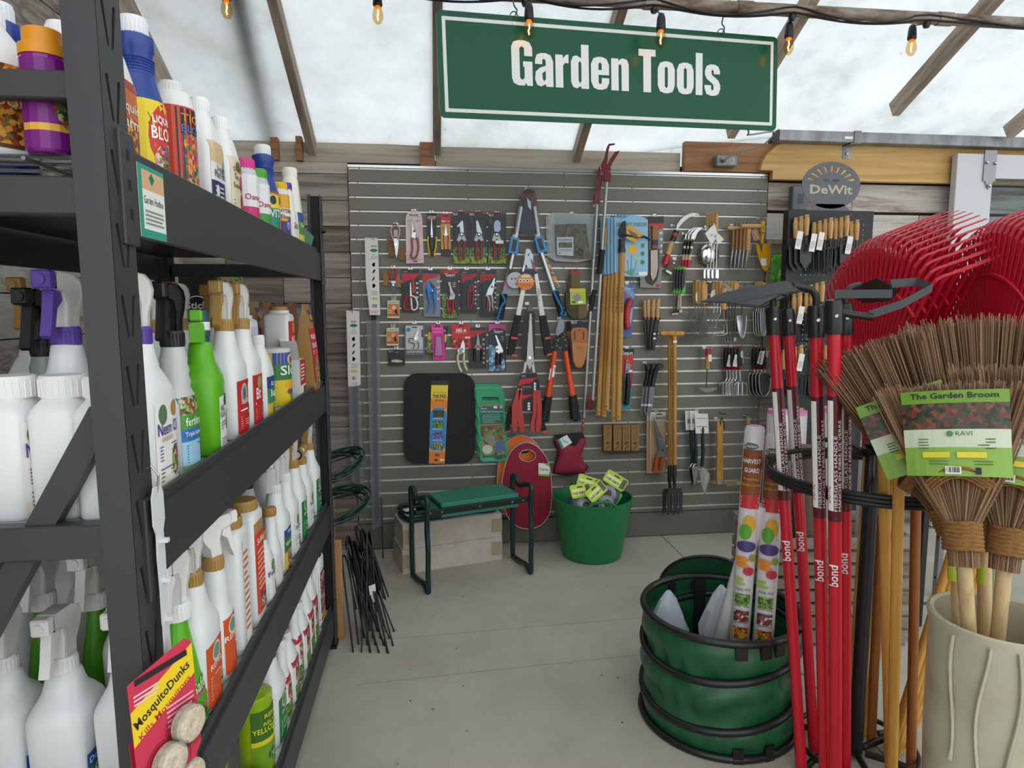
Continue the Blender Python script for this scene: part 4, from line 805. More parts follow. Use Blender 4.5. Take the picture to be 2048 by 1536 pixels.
# ================================================================== goods hanging on the slatwall
CR = dict(c1=(760,400,10.97),c2=(890,400,6.983),c3=(760,520,6.4),c4=(980,560,4.8),c5=(1170,280,5.488),c6=(1290,400,6.4),
          a=(680,340,4.0413),b=(680,700,4.0413),A=(1080,340,4.0417),B=(1080,700,4.0417),px=(0,0,1.0))
class PA(Art):
    """print in photo units, y downwards"""
    def rect(s,x0,y0,x1,y1,mat,nu=1,nv=1): return Art.rect(s,x0,-y1,x1,-y0,mat,nu,nv)
    def poly(s,pts,mat): return Art.poly(s,[(x,-y) for x,y in pts],mat)
    def ell(s,x,y,rx,ry,mat,n=16): return Art.poly(s,ellp(x,-y,rx,ry,n),mat)
    def ring(s,x,y,rx,ry,t,mat,n=20): return Art.ring(s,x,-y,rx,ry,t,mat,n)
    def text(s,t,x,y,size,mat,**k): return Art.text(s,t,x,-y,size,mat,**k)
    def lines(s,x0,y0,x1,y1,n,mat,fill=.45,seed=1): return Art.lines(s,x0,-y1,x1,-y0,n,mat,fill,seed)
    def bars(s,x0,y0,x1,y1,n=8): return Art.bars(s,x0,-y1,x1,-y0,n)
HOOKS = []
class WT:
    def __init__(s,name,label,cat,crop,ax,ay,off=.02,group=None,hook=True):
        s.c = CR[crop]; s.off = off; s.P = s.pt(ax,ay); s.t = thing(name,label,cat,s.P,group=group)
        s.K = (s.P - CAM).dot(fw) / FPX / s.c[2]
        if hook: HOOKS.append((s.pt(ax,ay),off))
    def pt(s,x,y): return W(s.c[0] + x / s.c[2],s.c[1] + y / s.c[2],s.off)
    def L(s,x,y): q = s.pt(x,y) - s.P; return (q.x,q.z)
    def poly(s,name,pts,y0,y1,mat,par=None,smooth=0):
        return MB().prism([s.L(*p) for p in pts],y0,y1).build(name,mat,par or s.t,smooth)
    def rbox(s,name,x0,y0,x1,y1,r,ya,yb,mat,par=None,bev=0):
        return s.poly(name,rrect(x0,y0,x1,y1,r),ya,yb,mat,par)
    def rod(s,name,pts,r,mat,y=0.0,n=8,par=None,flat=None,smooth=True,caps=True):
        P = [(s.L(p[0],p[1])[0],(p[2] if len(p) > 2 else y),s.L(p[0],p[1])[1]) for p in pts]
        if smooth and len(P) > 2: P = smooth_path(P,4)
        if isinstance(r,(list,tuple)):
            m_ = len(P) - 1; q = len(r) - 1; R = []
            for i in range(len(P)):
                t = i / m_ * q; j = min(int(t),q - 1); R.append((r[j] + (r[j + 1] - r[j]) * (t - j)) * s.K)
        else: R = r * s.K
        return MB().tube(P,R,n,flat=flat).build(name,mat,par or s.t,60)
    def disc(s,name,x,y,r,ya,yb,mat,par=None,n=16): return s.poly(name,ellp(x,y,r,r,n),ya,yb,mat,par,40)
    def art(s,y=0.0): return PA(lambda u,v,h: (lambda q: (q[0],y - h,q[1]))(s.L(u,-v)))
    def blister(s,x0,y0,x1,y1,d,r=10,par=None):
        o = [s.L(*p) for p in rrect(x0,y0,x1,y1,r,3)]; i = [s.L(*p) for p in rrect(x0 + r * .6,y0 + r * .6,x1 - r * .6,y1 - r * .6,r,3)]
        return MB().loft([[(x,0,z) for x,z in o],[(x,-d * .8,z) for x,z in o],[(x,-d,z) for x,z in i]],caps=False).add([(x,-d,z) for x,z in i],[tuple(range(len(i)))]).build('blister',clear_plastic(),par or s.t)
def snips(w,lh,rh,r,cl,cr_,blades,piv,y=-.012,flat=.8):
    w.rod('handle',lh,r,cl,y,8,flat=flat); w.rod('handle',rh,r,cr_,y - .001,8,flat=flat)
    for pts,m_ in blades: w.poly('blade',pts,y - .003,y + .001,m_); y -= .0008
    if piv: w.disc('pivot',piv[0],piv[1],piv[2],y - .007,y - .002,piv[3] if len(piv) > 3 else CHROME)
BK = C('#1a1a1c',.35); RED = C('#c02429',.4); RED2 = C('#b32126',.35); CARDRED = C('#bf1f2a',.4); PINK = C('#d6a39a',.45); KRAFT = C('#8a6238',.8); TAGW = C('#e6e4de',.6)
GRP = 'packaged hand tools on the slatwall'
# ---- row one
w = WT('hand_pruner','loose pink handled pruner with brown kraft tags','pruner','c1',340,540,.03)
snips(w,[(320,570),(255,610),(240,690),(262,790),(300,890)],[(360,570),(415,610),(432,700),(415,800),(385,890)],22,PINK,PINK,[([(305,660),(392,660),(395,820),(305,820)],GREYMETAL),([(296,850),(405,850),(412,960),(400,1100),(372,1280),(345,1180),(318,1000)],STEEL)],(345,985,28))
w.rod('lock_lever',[(300,890),(220,880),(120,850)],[26,24,10],C('#b3575a',.4),-.012)
w.poly('kraft_tag',[(165,960),(290,940),(322,1230),(190,1250)],.004,.006,KRAFT); w.poly('kraft_tag',[(400,1110),(520,1055),(552,1190),(540,1315),(410,1310)],-.004,-.002,KRAFT)
w.rod('strap',[(290,560),(330,530),(380,560)],14,BK,-.012)
w = WT('shear_package','pastel pink card with dome top holding rose handled shears','package','c1',742,245,.02,GRP)
w.poly('backing_card',[(575,1395),(560,420),(572,350),(610,285),(670,235),(745,215),(820,235),(880,285),(915,350),(928,420),(965,1385)],-.001,.002,noisy('pastel_card',[(.35,'#d9b7c4'),(.5,'#e8c9c9'),(.65,'#e3d3c8')],(9,9,9),2,.45))
A = w.art(-.001); A.text('Massify',745,345,34,INK,w=200,bold=.03); A.lines(585,362,910,382,1,GREYTXT); A.lines(590,430,660,490,4,GREYTXT,.4); A.lines(770,430,915,490,4,GREYTXT,.4,3); A.lines(600,520,650,660,5,C('#b89aa0'),.3); A.lines(860,520,905,660,5,C('#b89aa0'),.3); A.rect(715,1335,822,1358,BK); A.lines(600,1290,930,1322,2,C('#b09aa0')); A.build('print',w.t)
RS = C('#94604a',.45)
snips(w,[(700,830),(705,920),(712,1060),(700,1160),(680,1230),(720,1290)],[(815,830),(838,930),(845,1060),(828,1160),(800,1240),(740,1290)],30,RS,RS,[([(692,400),(712,400),(800,720),(822,820),(770,850),(712,740)],GREYMETAL),([(700,440),(735,640),(790,730),(770,850),(690,820),(705,720)],STEEL)],(750,690,26,DSTEEL),-.008)
w = WT('snip_package','narrow black card with yellow and black needle snips','package','c1',1130,280,.02,GRP)
w.rbox('backing_card',1030,285,1242,920,8,0,.002,C('#17181d',.35))
A = w.art(); A.poly(rrect(1042,352,1226,415,28),C('#d8a58c',.4)); A.text('FLORA',1134,396,30,INK,w=140,bold=.02); A.lines(1050,432,1220,450,1,GREYTXT); A.build('print',w.t)
YL = C('#dcb91f',.35)
snips(w,[(1060,810),(1050,900),(1065,1060),(1090,1190),(1080,1240)],[(1225,810),(1232,900),(1220,1060),(1190,1180),(1210,1240)],26,YL,YL,[([(1125,420),(1135,420),(1160,780),(1112,780)],STEEL),([(1100,790),(1180,790),(1190,900),(1170,1060),(1145,1110),(1118,1060),(1095,900)],BK)],(1140,810,16),-.008)
w.rod('grip_edge',[(1085,830),(1090,900),(1110,1060),(1125,1180),(1090,1235)],12,BK,-.013); w.rod('grip_edge',[(1205,830),(1200,900),(1180,1060),(1150,1180),(1180,1245)],12,BK,-.013)
w = WT('snip_package','red topped box printed with red handled needle snips','package','c1',1435,300,.02,GRP)
w.poly('carton',[(1325,305),(1530,305),(1558,1215),(1345,1215)],-.01,.012,C('#c9a055',.45))
A = w.art(-.01); A.poly([(1325,305),(1530,305),(1540,525),(1330,525)],CARDRED); A.poly([(1337,1085),(1552,1085),(1558,1215),(1345,1215)],C('#3a2d2c')); A.rect(1328,400,1535,408,C('#e06a6a')); A.text('FELCO',1395,490,40,WHITE,w=90,bold=.03); A.text('310',1495,490,30,WHITE,w=56); A.lines(1350,560,1400,670,5,C('#9a7430'),.3); A.lines(1470,560,1530,620,3,C('#9a7430'),.3); A.poly(rrect(1375,340,1495,366,10),BK); A.build('print',w.t)
snips(w,[(1400,770),(1395,840),(1405,960),(1412,1080),(1410,1120)],[(1490,770),(1500,840),(1490,960),(1495,1080),(1490,1120)],24,RED,RED,[([(1435,560),(1447,560),(1470,740),(1495,770),(1440,800),(1390,770),(1418,740)],STEEL)],(1442,715,14),-.012,.35)
# ---- three dark blister packs with red handled pruners
GRASS = picture('pic_garden_path',['#6f9a2c','#a8c23a','#3f6b22','#c8cf4a','#8ab03a'],90)
for i,(x0,x1,y0,dx) in enumerate(((110,335,155,0),(337,580,158,236),(605,855,168,488))):
    w = WT('pruner_package',['dark blister pack with red pruner beside the red snip box','dark blister pack with red pruner between two similar packs','dark blister pack with red pruner showing a round hooked blade'][i],'package','c2',(x0 + x1) / 2,y0 + 20,.022 + .004 * (i == 1),GRP)
    w.rbox('backing_card',x0,y0,x1,890 + 4 * (i == 2),8,0,.003,C('#1d1b1c',.3))
    A = w.art(); A.rect(x0,y0,x1,y0 + 12,CARDRED); A.text('FELCO',x0 + 36,y0 + 56,28,C('#d8d8d4'),w=62,bold=.03); A.lines(x1 - 60,y0 + 20,x1 - 10,y0 + 34,1,GREYTXT); A.lines(x0 + 15,y0 + 100,x0 + 50,y0 + 170,3,GREYTXT,.3)
    A.rect(x0 + 2,662,x1 - 2,886,PICS['leaf']); A.rect(x0 + 2,790,x1 - 2,886,GRASS); A.build('print',w.t)
    h = dx
    bl = [([(160 + h,375),(235 + h,290),(250 + h,300),(262 + h,430),(255 + h,480),(215 + h,470),(205 + h,370),(180 + h,380)],STEEL),([(430 + h - 236,300),(455 + h - 236,290),(520 + h - 236,470),(470 + h - 236,490),(440 + h - 236,440)],STEEL),([(690 + h - 488,310),(730 + h - 488,280),(770 + h - 488,320),(775 + h - 488,420),(745 + h - 488,450),(690 + h - 488,445),(678 + h - 488,370)],C('#9aa0ac',.3,.9))][i]
    c = 232 + h + (0,4,0)[i]
    snips(w,[(c - 62,575),(c - 40,620),(c - 42,720),(c - 38,840)],[(c + 60,575),(c + 30,620),(c + 30,720),(c + 26,840)],20,RED,RED,[bl,([(c - 35,470),(c + 25,465),(c + 65,570),(c + 40,590),(c,545),(c - 40,590),(c - 70,570)],C('#a8a5a0',.35,.8)),([(c - 22,460),(c + 22,460),(c + 26,500),(c,520),(c - 26,500)],BK)],(c,485,14),-.011)
    w.blister(x0 + 20,260,x1 - 18,870,.03,16)
# ---- row two
w = WT('hand_pruner','loose red handled pruner hung upside down with kraft tags','pruner','c3',165,100,.03)
snips(w,[(150,110),(128,150),(135,210),(150,270)],[(180,110),(208,150),(205,210),(195,270)],15,RED,RED,[([(145,270),(205,270),(200,300),(150,305)],STEEL),([(150,300),(195,300),(207,350),(200,400),(170,435),(150,400),(140,340)],DSTEEL)],(172,320,12))
for q in ([(40,180),(110,150),(130,200),(95,330),(45,320)],[(190,180),(250,190),(272,350),(205,345)]): w.poly('kraft_tag',q,.002,.004,C('#a5774a',.8))
for i,(dx,dy,lab_) in enumerate(((0,0,'small orange sharpener box under the red pruner'),(-10,350,'small orange sharpener box with pink flower picture'))):
    w = WT('sharpener_box',lab_,'box','c3',175 + dx,500 + dy,.024,GRP)
    w.rbox('carton',97 + dx,520 + dy,250 + dx,742 + dy,4,-.016,.006,C('#e6e3de',.5)); w.rbox('hang_tab',145 + dx,465 + dy,205 + dx,525 + dy,4,-.002,0,C('#b9ad92',.5))
    A = w.art(-.016); A.rect(102 + dx,562 + dy,248 + dx,725 + dy,C('#cf7a2c')); A.lines(104 + dx,528 + dy,245 + dx,556 + dy,2,GREYTXT); A.rect(102 + dx,700 + dy,248 + dx,706 + dy,INK); A.poly([(165 + dx,590 + dy),(195 + dx,575 + dy),(230 + dx,690 + dy),(205 + dx,695 + dy)],INK); A.ell(182 + dx,610 + dy,26,30,C('#d8d3cc') if i == 0 else C('#e0a0b0')); A.lines(110 + dx,630 + dy,155 + dx,690 + dy,4,C('#e8c9a0'),.4); A.build('print',w.t)
def ztop(w,x0,y0,x1,yt=185,low=300):
    A = w.art(); A.poly([(x0,yt),(x1,yt),(x1,yt + 15),((x0 + x1) / 2 + 30,low - 45),((x0 + x1) / 2 - 10,low - 50),(x0,low)],CARDRED); A.text('ZENPORT',x0 + 45,yt - 15,14,C('#c9c9c6'),w=60); return A
w = WT('scissor_package','black card with red and white handled garden scissors and sheath','package','c3',388,118,.02,GRP)
w.rbox('backing_card',275,122,503,665,8,0,.003,BK); A = ztop(w,278,122,500,172,305); A.rect(308,318,370,330,C('#3a3a3e')); [A.poly(rrect(462,y,492,y + 26,4),C('#cfcac8')) for y in (285,345,405,465,530)]; A.build('print',w.t)
w.rod('handle',[(385,460),(340,480),(308,560),(320,630),(385,630),(388,560),(385,470)],12,RED,-.01,8); w.rod('handle',[(400,460),(445,475),(480,550),(470,620),(425,640),(405,600),(400,480)],12,C('#e6e1d4',.4),-.012,8)
w.poly('blade',[(385,290),(395,285),(408,460),(385,465)],-.012,-.009,STEEL); w.poly('sheath',[(415,240),(435,228),(460,390),(440,438),(412,400)],-.014,-.006,RED2); w.disc('pivot',412,485,9,-.017,-.01,DSTEEL)
w = WT('pruner_package','grey card with bright blue ratchet pruner','package','c3',645,120,.02,GRP)
w.poly('backing_card',[(540,130),(768,128),(775,725),(562,725)],0,.003,C('#85868a',.4)); A = w.art(); A.poly([(540,130),(768,128),(768,178),(541,172)],BK); A.poly([(542,176),(768,178),(768,190),(690,232),(640,235),(548,306)],CARDRED); [A.poly(rrect(730,y,762,y + 28,4),C('#cfcac8')) for y in (262,335,390,485)]; A.build('print',w.t)
BL = C('#2f86d6',.35)
snips(w,[(610,370),(622,470),(640,560),(605,670)],[(700,370),(690,470),(705,570),(695,680)],[36,24,17,16],BL,BL,[([(600,300),(625,255),(640,270),(655,350),(700,360),(690,420),(600,400)],BL),([(632,265),(690,330),(708,362),(655,352)],BK)],(682,395,14),-.012)
w = WT('pruner_package','black and red card with red handled bypass pruner and leafy print','package','c3',895,112,.02,GRP)
w.poly('backing_card',[(790,122),(1000,122),(1007,745),(800,745)],0,.003,BK); A = w.art(); A.poly([(790,122),(1000,122),(1000,165),(955,185),(895,160),(835,190),(792,160)],CARDRED); A.text('Zenport',898,208,36,C('#e8e8e6'),w=120,bold=.02); A.lines(870,214,945,222,1,GREYTXT); A.poly([(798,745),(795,425),(850,430),(870,480),(865,600),(960,640),(1005,745)],PICS['leaf']); A.lines(925,280,975,350,3,C('#d8d8d6'),.3); A.build('print',w.t)
snips(w,[(880,500),(862,540),(860,620),(885,690)],[(940,500),(930,560),(930,630),(915,690)],17,RED,RED,[([(870,290),(900,280),(905,330),(930,400),(960,450),(950,510),(880,505),(900,440),(890,350)],C('#9b9b9c',.35,.9))],(922,440,20,GREYMETAL),-.012)
w = WT('pruner_package','black and red clamshell with closed all red pruner','package','c3',1110,115,.02,GRP)
w.rbox('backing_card',1025,125,1245,675,10,0,.003,BK); A = ztop(w,1040,125,1240,180,300); [A.poly(rrect(1208,y,1232,y + 24,4),C('#b9b4b2')) for y in (275,330,385,435,490,545)]; A.ell(1068,622,14,14,C('#7d1f2c')); A.build('print',w.t)
snips(w,[(1150,370),(1125,420),(1122,520),(1128,610)],[(1180,360),(1192,420),(1185,520),(1160,620)],17,RED,RED,[([(1140,340),(1185,300),(1205,340),(1195,400),(1140,400)],RED2)],(1170,345,12,BK),-.013); w.blister(1040,195,1205,660,.03,14)
w = WT('pruner_package','black and red card with white and red long bladed pruner','package','c3',1385,118,.02,GRP)
w.rbox('backing_card',1275,128,1488,722,8,0,.003,BK); A = ztop(w,1280,128,1486,182,305); [A.poly(rrect(1462,y,1486,y + 24,4),C('#cfcac8')) for y in (280,345,410,470,530,590)]; A.build('print',w.t)
WHR = C('#e6e2dc',.35)
snips(w,[(1350,450),(1385,480),(1402,560),(1400,660)],[(1425,450),(1438,520),(1436,590),(1452,650)],[20,18,12,10],WHR,WHR,[([(1455,235),(1470,225),(1450,400),(1430,450),(1355,450),(1380,370),(1425,300)],C('#d3d3d2',.3,.9))],(1430,345,14,DSTEEL),-.013); w.rod('grip',[(1375,490),(1375,560),(1370,650)],17,RED2,-.012); w.blister(1300,215,1462,700,.03,14)
# ---- row three
w = WT('shear_package','grey and white box picturing black garden shears','package','c3',440,812,.022,GRP)
w.rbox('carton',315,822,575,1222,5,-.006,.01,C('#5f666b',.45)); A = w.art(-.006); A.rect(330,840,550,1145,C('#cfcfcf')); A.lines(335,870,545,1140,9,C('#b2b2b2'),.2); A.ell(363,893,30,28,C('#3a86b8')); A.text('GARDEN SHEARS',448,1186,26,C('#d8d8d6'),w=205,bold=.02); A.lines(345,1195,440,1212,1,GREYTXT); A.rect(530,890,550,990,C('#8f2a34')); A.poly(rrect(410,853,475,868,6),BK); A.build('print',w.t)
snips(w,[(430,1010),(385,1000),(372,1040),(410,1060),(445,1080),(425,1140)],[(480,1040),(500,1090),(480,1140)],11,BK,BK,[([(490,880),(498,885),(485,960),(490,1010),(450,1040),(430,1010),(460,940)],STEEL)],(455,1000,10),-.009,.35)
w = WT('snip_package','bright pink card holding pink ribbon snips','package','c3',745,812,.03,GRP)
w.poly('backing_card',[(652,825),(808,822),(840,1275),(685,1280)],-.006,-.003,C('#e3269a',.4)); A = w.art(-.006); A.text('RIBBON',735,890,18,C('#f2b8dc'),w=120); A.text('SNIPPERS',735,930,18,C('#f2b8dc'),w=120); A.rect(668,962,812,968,C('#b81a78')); A.poly(rrect(700,838,770,854,6),C('#5a1040')); A.build('print',w.t)
w.poly('snips',[(715,980),(775,975),(785,1060),(800,1215),(710,1225),(712,1090)],-.014,-.007,C('#d98abf',.25)); w.blister(695,965,805,1235,.028,14)
w = WT('seed_packet','black and yellow flower packet behind the bright pink card','packet','c3',740,850,.02,GRP,False)
w.poly('packet',[(620,915),(700,850),(880,850),(835,1180),(660,1210),(580,1190)],0,.003,C('#1d1d1d',.4)); A = w.art(); A.poly([(622,918),(690,930),(680,1190),(582,1188)],PICS['bug']); A.poly([(622,918),(680,925),(675,1010),(605,1010)],C('#e0c31e')); A.poly([(825,955),(860,950),(850,1040),(830,1060)],C('#c8cc1e')); A.text('ds',825,918,30,C('#e8e8e6'),w=30); A.build('print',w.t)
w = WT('pruner_package','red check card with cream handled pruner poking out below','package','c3',1040,812,.024,GRP)
w.poly('backing_card',[(915,822),(1148,820),(1165,1125),(920,1128)],0,.002,C('#c92a28',.4)); A = w.art(); A.text('ARS',1010,920,40,WHITE,w=80,bold=.04); A.lines(965,925,1110,940,1,C('#e8b8b0')); A.poly([(1062,915),(1090,880),(1105,915)],WHITE)
for q in range(5):
    for k in range(3):
        if (q + k) % 2 == 0: A.rect(922 + q * 40,1010 + k * 38,962 + q * 40,1048 + k * 38,C('#7d1a1c'))
A.rect(1090,980,1118,1004,WHITE); A.rect(1125,980,1150,1004,WHITE); A.ell(955,1040,18,18,C('#e0a030')); A.poly(rrect(1005,835,1075,852,6),BK); A.build('print',w.t)
CRM = C('#d8cdb0',.4)
snips(w,[(1005,1190),(990,1260),(1005,1350),(1040,1430)],[(1075,1190),(1070,1280),(1085,1350),(1112,1410)],21,CRM,CRM,[([(1050,1040),(1065,1025),(1085,1090),(1082,1180),(1000,1195),(990,1150),(1025,1120)],STEEL),([(1010,1140),(1050,1120),(1050,1200),(1000,1210)],GREYMETAL)],(1052,1140,14,GREYMETAL),-.012)
w = WT('snip_package','black and red card with dark handled thinning snips','package','c3',1255,855,.018,GRP)
w.rbox('backing_card',1140,865,1362,1380,8,0,.003,C('#1f1718',.35)); A = w.art(); A.poly([(1150,905),(1360,900),(1360,915),(1270,950),(1150,1010)],CARDRED); [A.poly(rrect(1310,y,1340,y + 26,4),C('#a8a2a0')) for y in (1005,1065,1125,1180,1240,1300)]; A.rect(1225,1335,1280,1362,C('#3a3335')); A.build('print',w.t)
snips(w,[(1215,1130),(1205,1200),(1210,1290)],[(1300,1130),(1300,1200),(1295,1290)],22,BK,BK,[([(1245,950),(1256,945),(1275,1080),(1310,1130),(1250,1160),(1195,1130),(1230,1080)],GREYMETAL),([(1200,1130),(1250,1085),(1308,1130),(1290,1145),(1250,1110),(1215,1145)],RED2),([(1225,1150),(1280,1150),(1280,1290),(1225,1290)],BK)],None,-.012)
w = WT('snip_package','pink topped black and blue card with long white snips','package','c3',1505,808,.02,GRP)
w.poly('backing_card',[(1388,822),(1605,818),(1612,1415),(1395,1422)],0,.003,C('#1c1f33',.35)); A = w.art(); A.poly([(1388,822),(1605,818),(1608,905),(1560,880),(1500,872),(1440,880),(1392,920)],C('#d24a9a')); A.text('Zenport',1515,930,36,C('#e8e8e6'),w=120,bold=.02); A.lines(1475,938,1570,948,1,GREYTXT); A.poly([(1392,1095),(1430,1085),(1480,1120),(1470,1290),(1480,1420),(1395,1422)],picture('pic_blue_sky',['#5a9ac8','#8fc0e0','#3a6fa0','#b8d8ea','#4a80b0'],60)); A.poly([(1560,1240),(1600,1300),(1600,1410),(1480,1420)],MATS['pic_blue_sky']); A.lines(1545,970,1590,1035,3,C('#c8c8d0'),.3); A.build('print',w.t)
snips(w,[(1495,1180),(1490,1250),(1480,1340)],[(1545,1180),(1545,1250),(1535,1350)],18,BK,BK,[([(1470,965),(1485,958),(1540,1080),(1575,1160),(1560,1195),(1485,1195),(1475,1110),(1510,1090)],C('#d0d3d8',.3,.9))],(1495,1140,12,DSTEEL),-.012); w.disc('lock',1515,1360,28,-.02,-.006,DSTEEL)
w = WT('blade_package','square black card with a pale spare blade spring','package','c3',210,1140,.018,GRP)
w.rbox('backing_card',105,1148,320,1350,6,0,.002,BK); A = w.art(); A.text('FELCO',140,1180,22,C('#c8c8c6'),w=55); A.lines(190,1170,240,1195,2,GREYTXT); A.rect(280,1175,312,1240,C('#5a2028')); A.build('print',w.t)
w.poly('spare_blade',[(148,1280),(200,1272),(240,1275),(290,1290),(285,1305),(230,1312),(150,1305)],-.005,0,C('#c9c4a8',.35))
# ---- long stake sleeves at the left
POLYB = milky('poly_sleeve','#9a9ba0',.4,.25)
for i,(x0,x1,y0,y1,xb0,xb1,yb,hd) in enumerate(((741,754,476,750,742,763,1058,476),(694,718,622,775,700,728,985,622))):
    w = WT('stake_bundle',['tall plant stakes in grey plastic sleeve with longer white header card','shorter plant stakes in grey plastic sleeve with white header card'][i],'plant stakes','px',(x0 + x1) / 2,y0 + 4,.028 + .012 * i)
    if i == 0: q = [(733,640),(759,640),(764,1050),(744,1059)]; cd_ = [(730,476),(756,477),(761,630),(740,630),(732,560)]; fr = [(739,490),(756,488),(761,630),(741,630)]
    else: q = [(697,772),(720,772),(729,985),(703,960)]; cd_ = [(693,621),(719,622),(722,768),(697,773)]; fr = [(699,640),(719,640),(721,770),(702,773)]
    w.poly('plastic_sleeve',q,-.012,.01,POLYB); w.poly('header_card',cd_,-.015,-.013,C('#e3ddd4',.6))
    mid = [((q[0][0] + q[1][0]) / 2 + d,q[0][1] - 60,d * .001) for d in (-3,0,3)];
    for d in (-3.5,0,3.5): w.rod('stake',[((q[0][0] + q[1][0]) / 2 + d,q[0][1] - 90),((q[2][0] + q[3][0]) / 2 + d * .8,q[2][1] - 8)],1.7,C('#26282a',.5),0,6)
    A = w.art(-.015); A.poly(fr,TAGW); x,y = fr[0][0] + 9,fr[0][1]; s_ = (fr[3][1] - fr[0][1]) / 150
    A.ell(x,y + 10 * s_ + 2,7.5,3.4,C('#1c7a52')); A.text('6 FT' if i == 0 else '3 FT',x,y + 20 * s_ + 3,2.6,INK,w=7); A.lines(x - 6,y + 1,x + 6,y + 5,2,C('#3a3f70')); A.lines(x - 6,y + 24 * s_,x + 7,y + 32 * s_,3,GREYTXT,.3)
    for k in range(4): A.poly([(x + 4 * math.cos(j * 1.9 + k) * (1 if j % 2 else .4),y + (42 + 15 * k) * s_ + 5 * math.sin(j * 1.9)) for j in range(9)],C('#5a5f5a') if k != 2 else C('#8a4a44'))
    A.ell(x + 1.5,y + 115 * s_,7.5,3.2,C('#cfc66a')); A.lines(x - 5,y + 98 * s_,x + 8,y + 108 * s_,3,GREYTXT,.3); A.bars(x - 4,y + 126 * s_,x + 7,y + 136 * s_); A.lines(x - 5,y + 140 * s_,x + 8,y + 147 * s_,2,C('#c07a74'),.3); A.build('print',w.t)
# ---- the big kneeling pads
w = WT('kneeling_pad','large black foam kneeling pad with a bright paper band','kneeling pad','b',795,232,.016)
w.rbox('foam',515,190,1090,912,105,-.022,.012,C('#1c1d1f',.75)); band = w.poly('paper_band',[(740,245),(875,245),(845,910),(718,910)],-.024,-.0225,C('#f0b02a',.45))
A = w.art(-.024); A.poly([(740,245),(875,245),(874,280),(738,280)],BK); A.poly([(738,280),(872,280),(868,380),(734,380)],C('#f0d63a')); A.poly([(735,400),(867,400),(864,470),(731,470)],C('#ea8a2a')); A.poly([(729,500),(760,462),(830,462),(860,500),(850,780),(820,815),(750,815),(722,780)],C('#2f8fd0')); A.poly([(722,812),(850,812),(845,908),(718,908)],C('#e8842a'))
A.text('EARTH EDGE',803,346,13,C('#8a8a2a'),w=110); A.text('THE PAD',803,380,24,INK,w=110,bold=.03); A.lines(765,392,840,410,2,C('#a05a20'))
for k,(y,m_) in enumerate(((482,'deck'),(566,'leaf'),(655,'hyd'),(742,'bug'))): A.rect(752 - k * 3,y,840 - k * 3,y + 56,PICS[m_]); A.lines(752 - k * 3,y + 60,830 - k * 3,y + 74,2,C('#d0e8f4'),.35)
A.rect(768,830,802,852,C('#b8303a')); A.ell(776,882,14,10,C('#3a4a30')); A.rect(808,872,842,888,PAPER); A.build('print',band)
gp_lab = ['front green scalloped foam kneeling pad with garden picture sleeve','green scalloped foam kneeling pad second in the hanging stack','rearmost green scalloped foam kneeling pad in the hanging stack']
for i in range(3):
    dx,dy = -12 * i + 5,-22 * i
    w = WT('kneeling_pad',gp_lab[i],'kneeling pad','b',1210 + dx,400 + dy,.055 - .017 * i,'green kneeling pads',i == 0)
    L_ = [(1095,330),(1120,318),(1300,318),(1325,345),(1330,420),(1322,470),(1338,530),(1328,590),(1345,650),(1338,710),(1355,760),(1350,820),(1362,860),(1340,895),(1150,903),(1125,880),(1130,820),(1112,760),(1122,700),(1105,640),(1115,580),(1098,520),(1110,460),(1095,400)]
    L_ = [(x + dx,y + dy) for x,y in L_]
    loops = [[w.L(*p) for p in L_],[w.L(*p) for p in rrect(1140 + dx,378 + dy,1280 + dx,428 + dy,14)]]
    vs_,fs_ = plate(loops,.016); MB().add(vs_,fs_).build('foam',C('#3aa67a',.6) if i != 1 else C('#4db584',.6),w.t)
    if i == 0:
        A = w.art(-.009); A.poly([(1125,445),(1312,438),(1338,862),(1150,868)],C('#1f6b62')); A.poly([(1136,620),(1322,610),(1334,842),(1148,852)],picture('pic_fence_garden',['#8a6a4a','#7a9a4a','#a88a6a','#5a7a3a','#6a4a34'],55)); A.poly([(1125,445),(1312,438),(1312,446),(1126,455)],C('#c8703a')); A.poly([(1135,600),(1320,592),(1321,602),(1136,610)],C('#c8703a'))
        A.text('Zenport',1160,478,18,C('#dfe8e0'),w=50); A.text('Garden Foam Kneeling Pad',1222,502,15,C('#e0ece4'),w=175); A.lines(1150,515,1300,590,6,C('#8fc0b0'),.3); A.rect(1240,450,1270,470,PAPER); A.rect(1290,447,1312,470,C('#d8b0b0')); A.ell(1215,718,40,40,C('#8a8a80')); A.ell(1190,800,42,38,C('#c8cfc0')); A.ell(1288,780,45,45,C('#5a6a9a')); A.bars(1255,858,1318,885); A.lines(1160,870,1240,885,2,C('#9ad0b8')); A.build('sleeve_print',w.t)
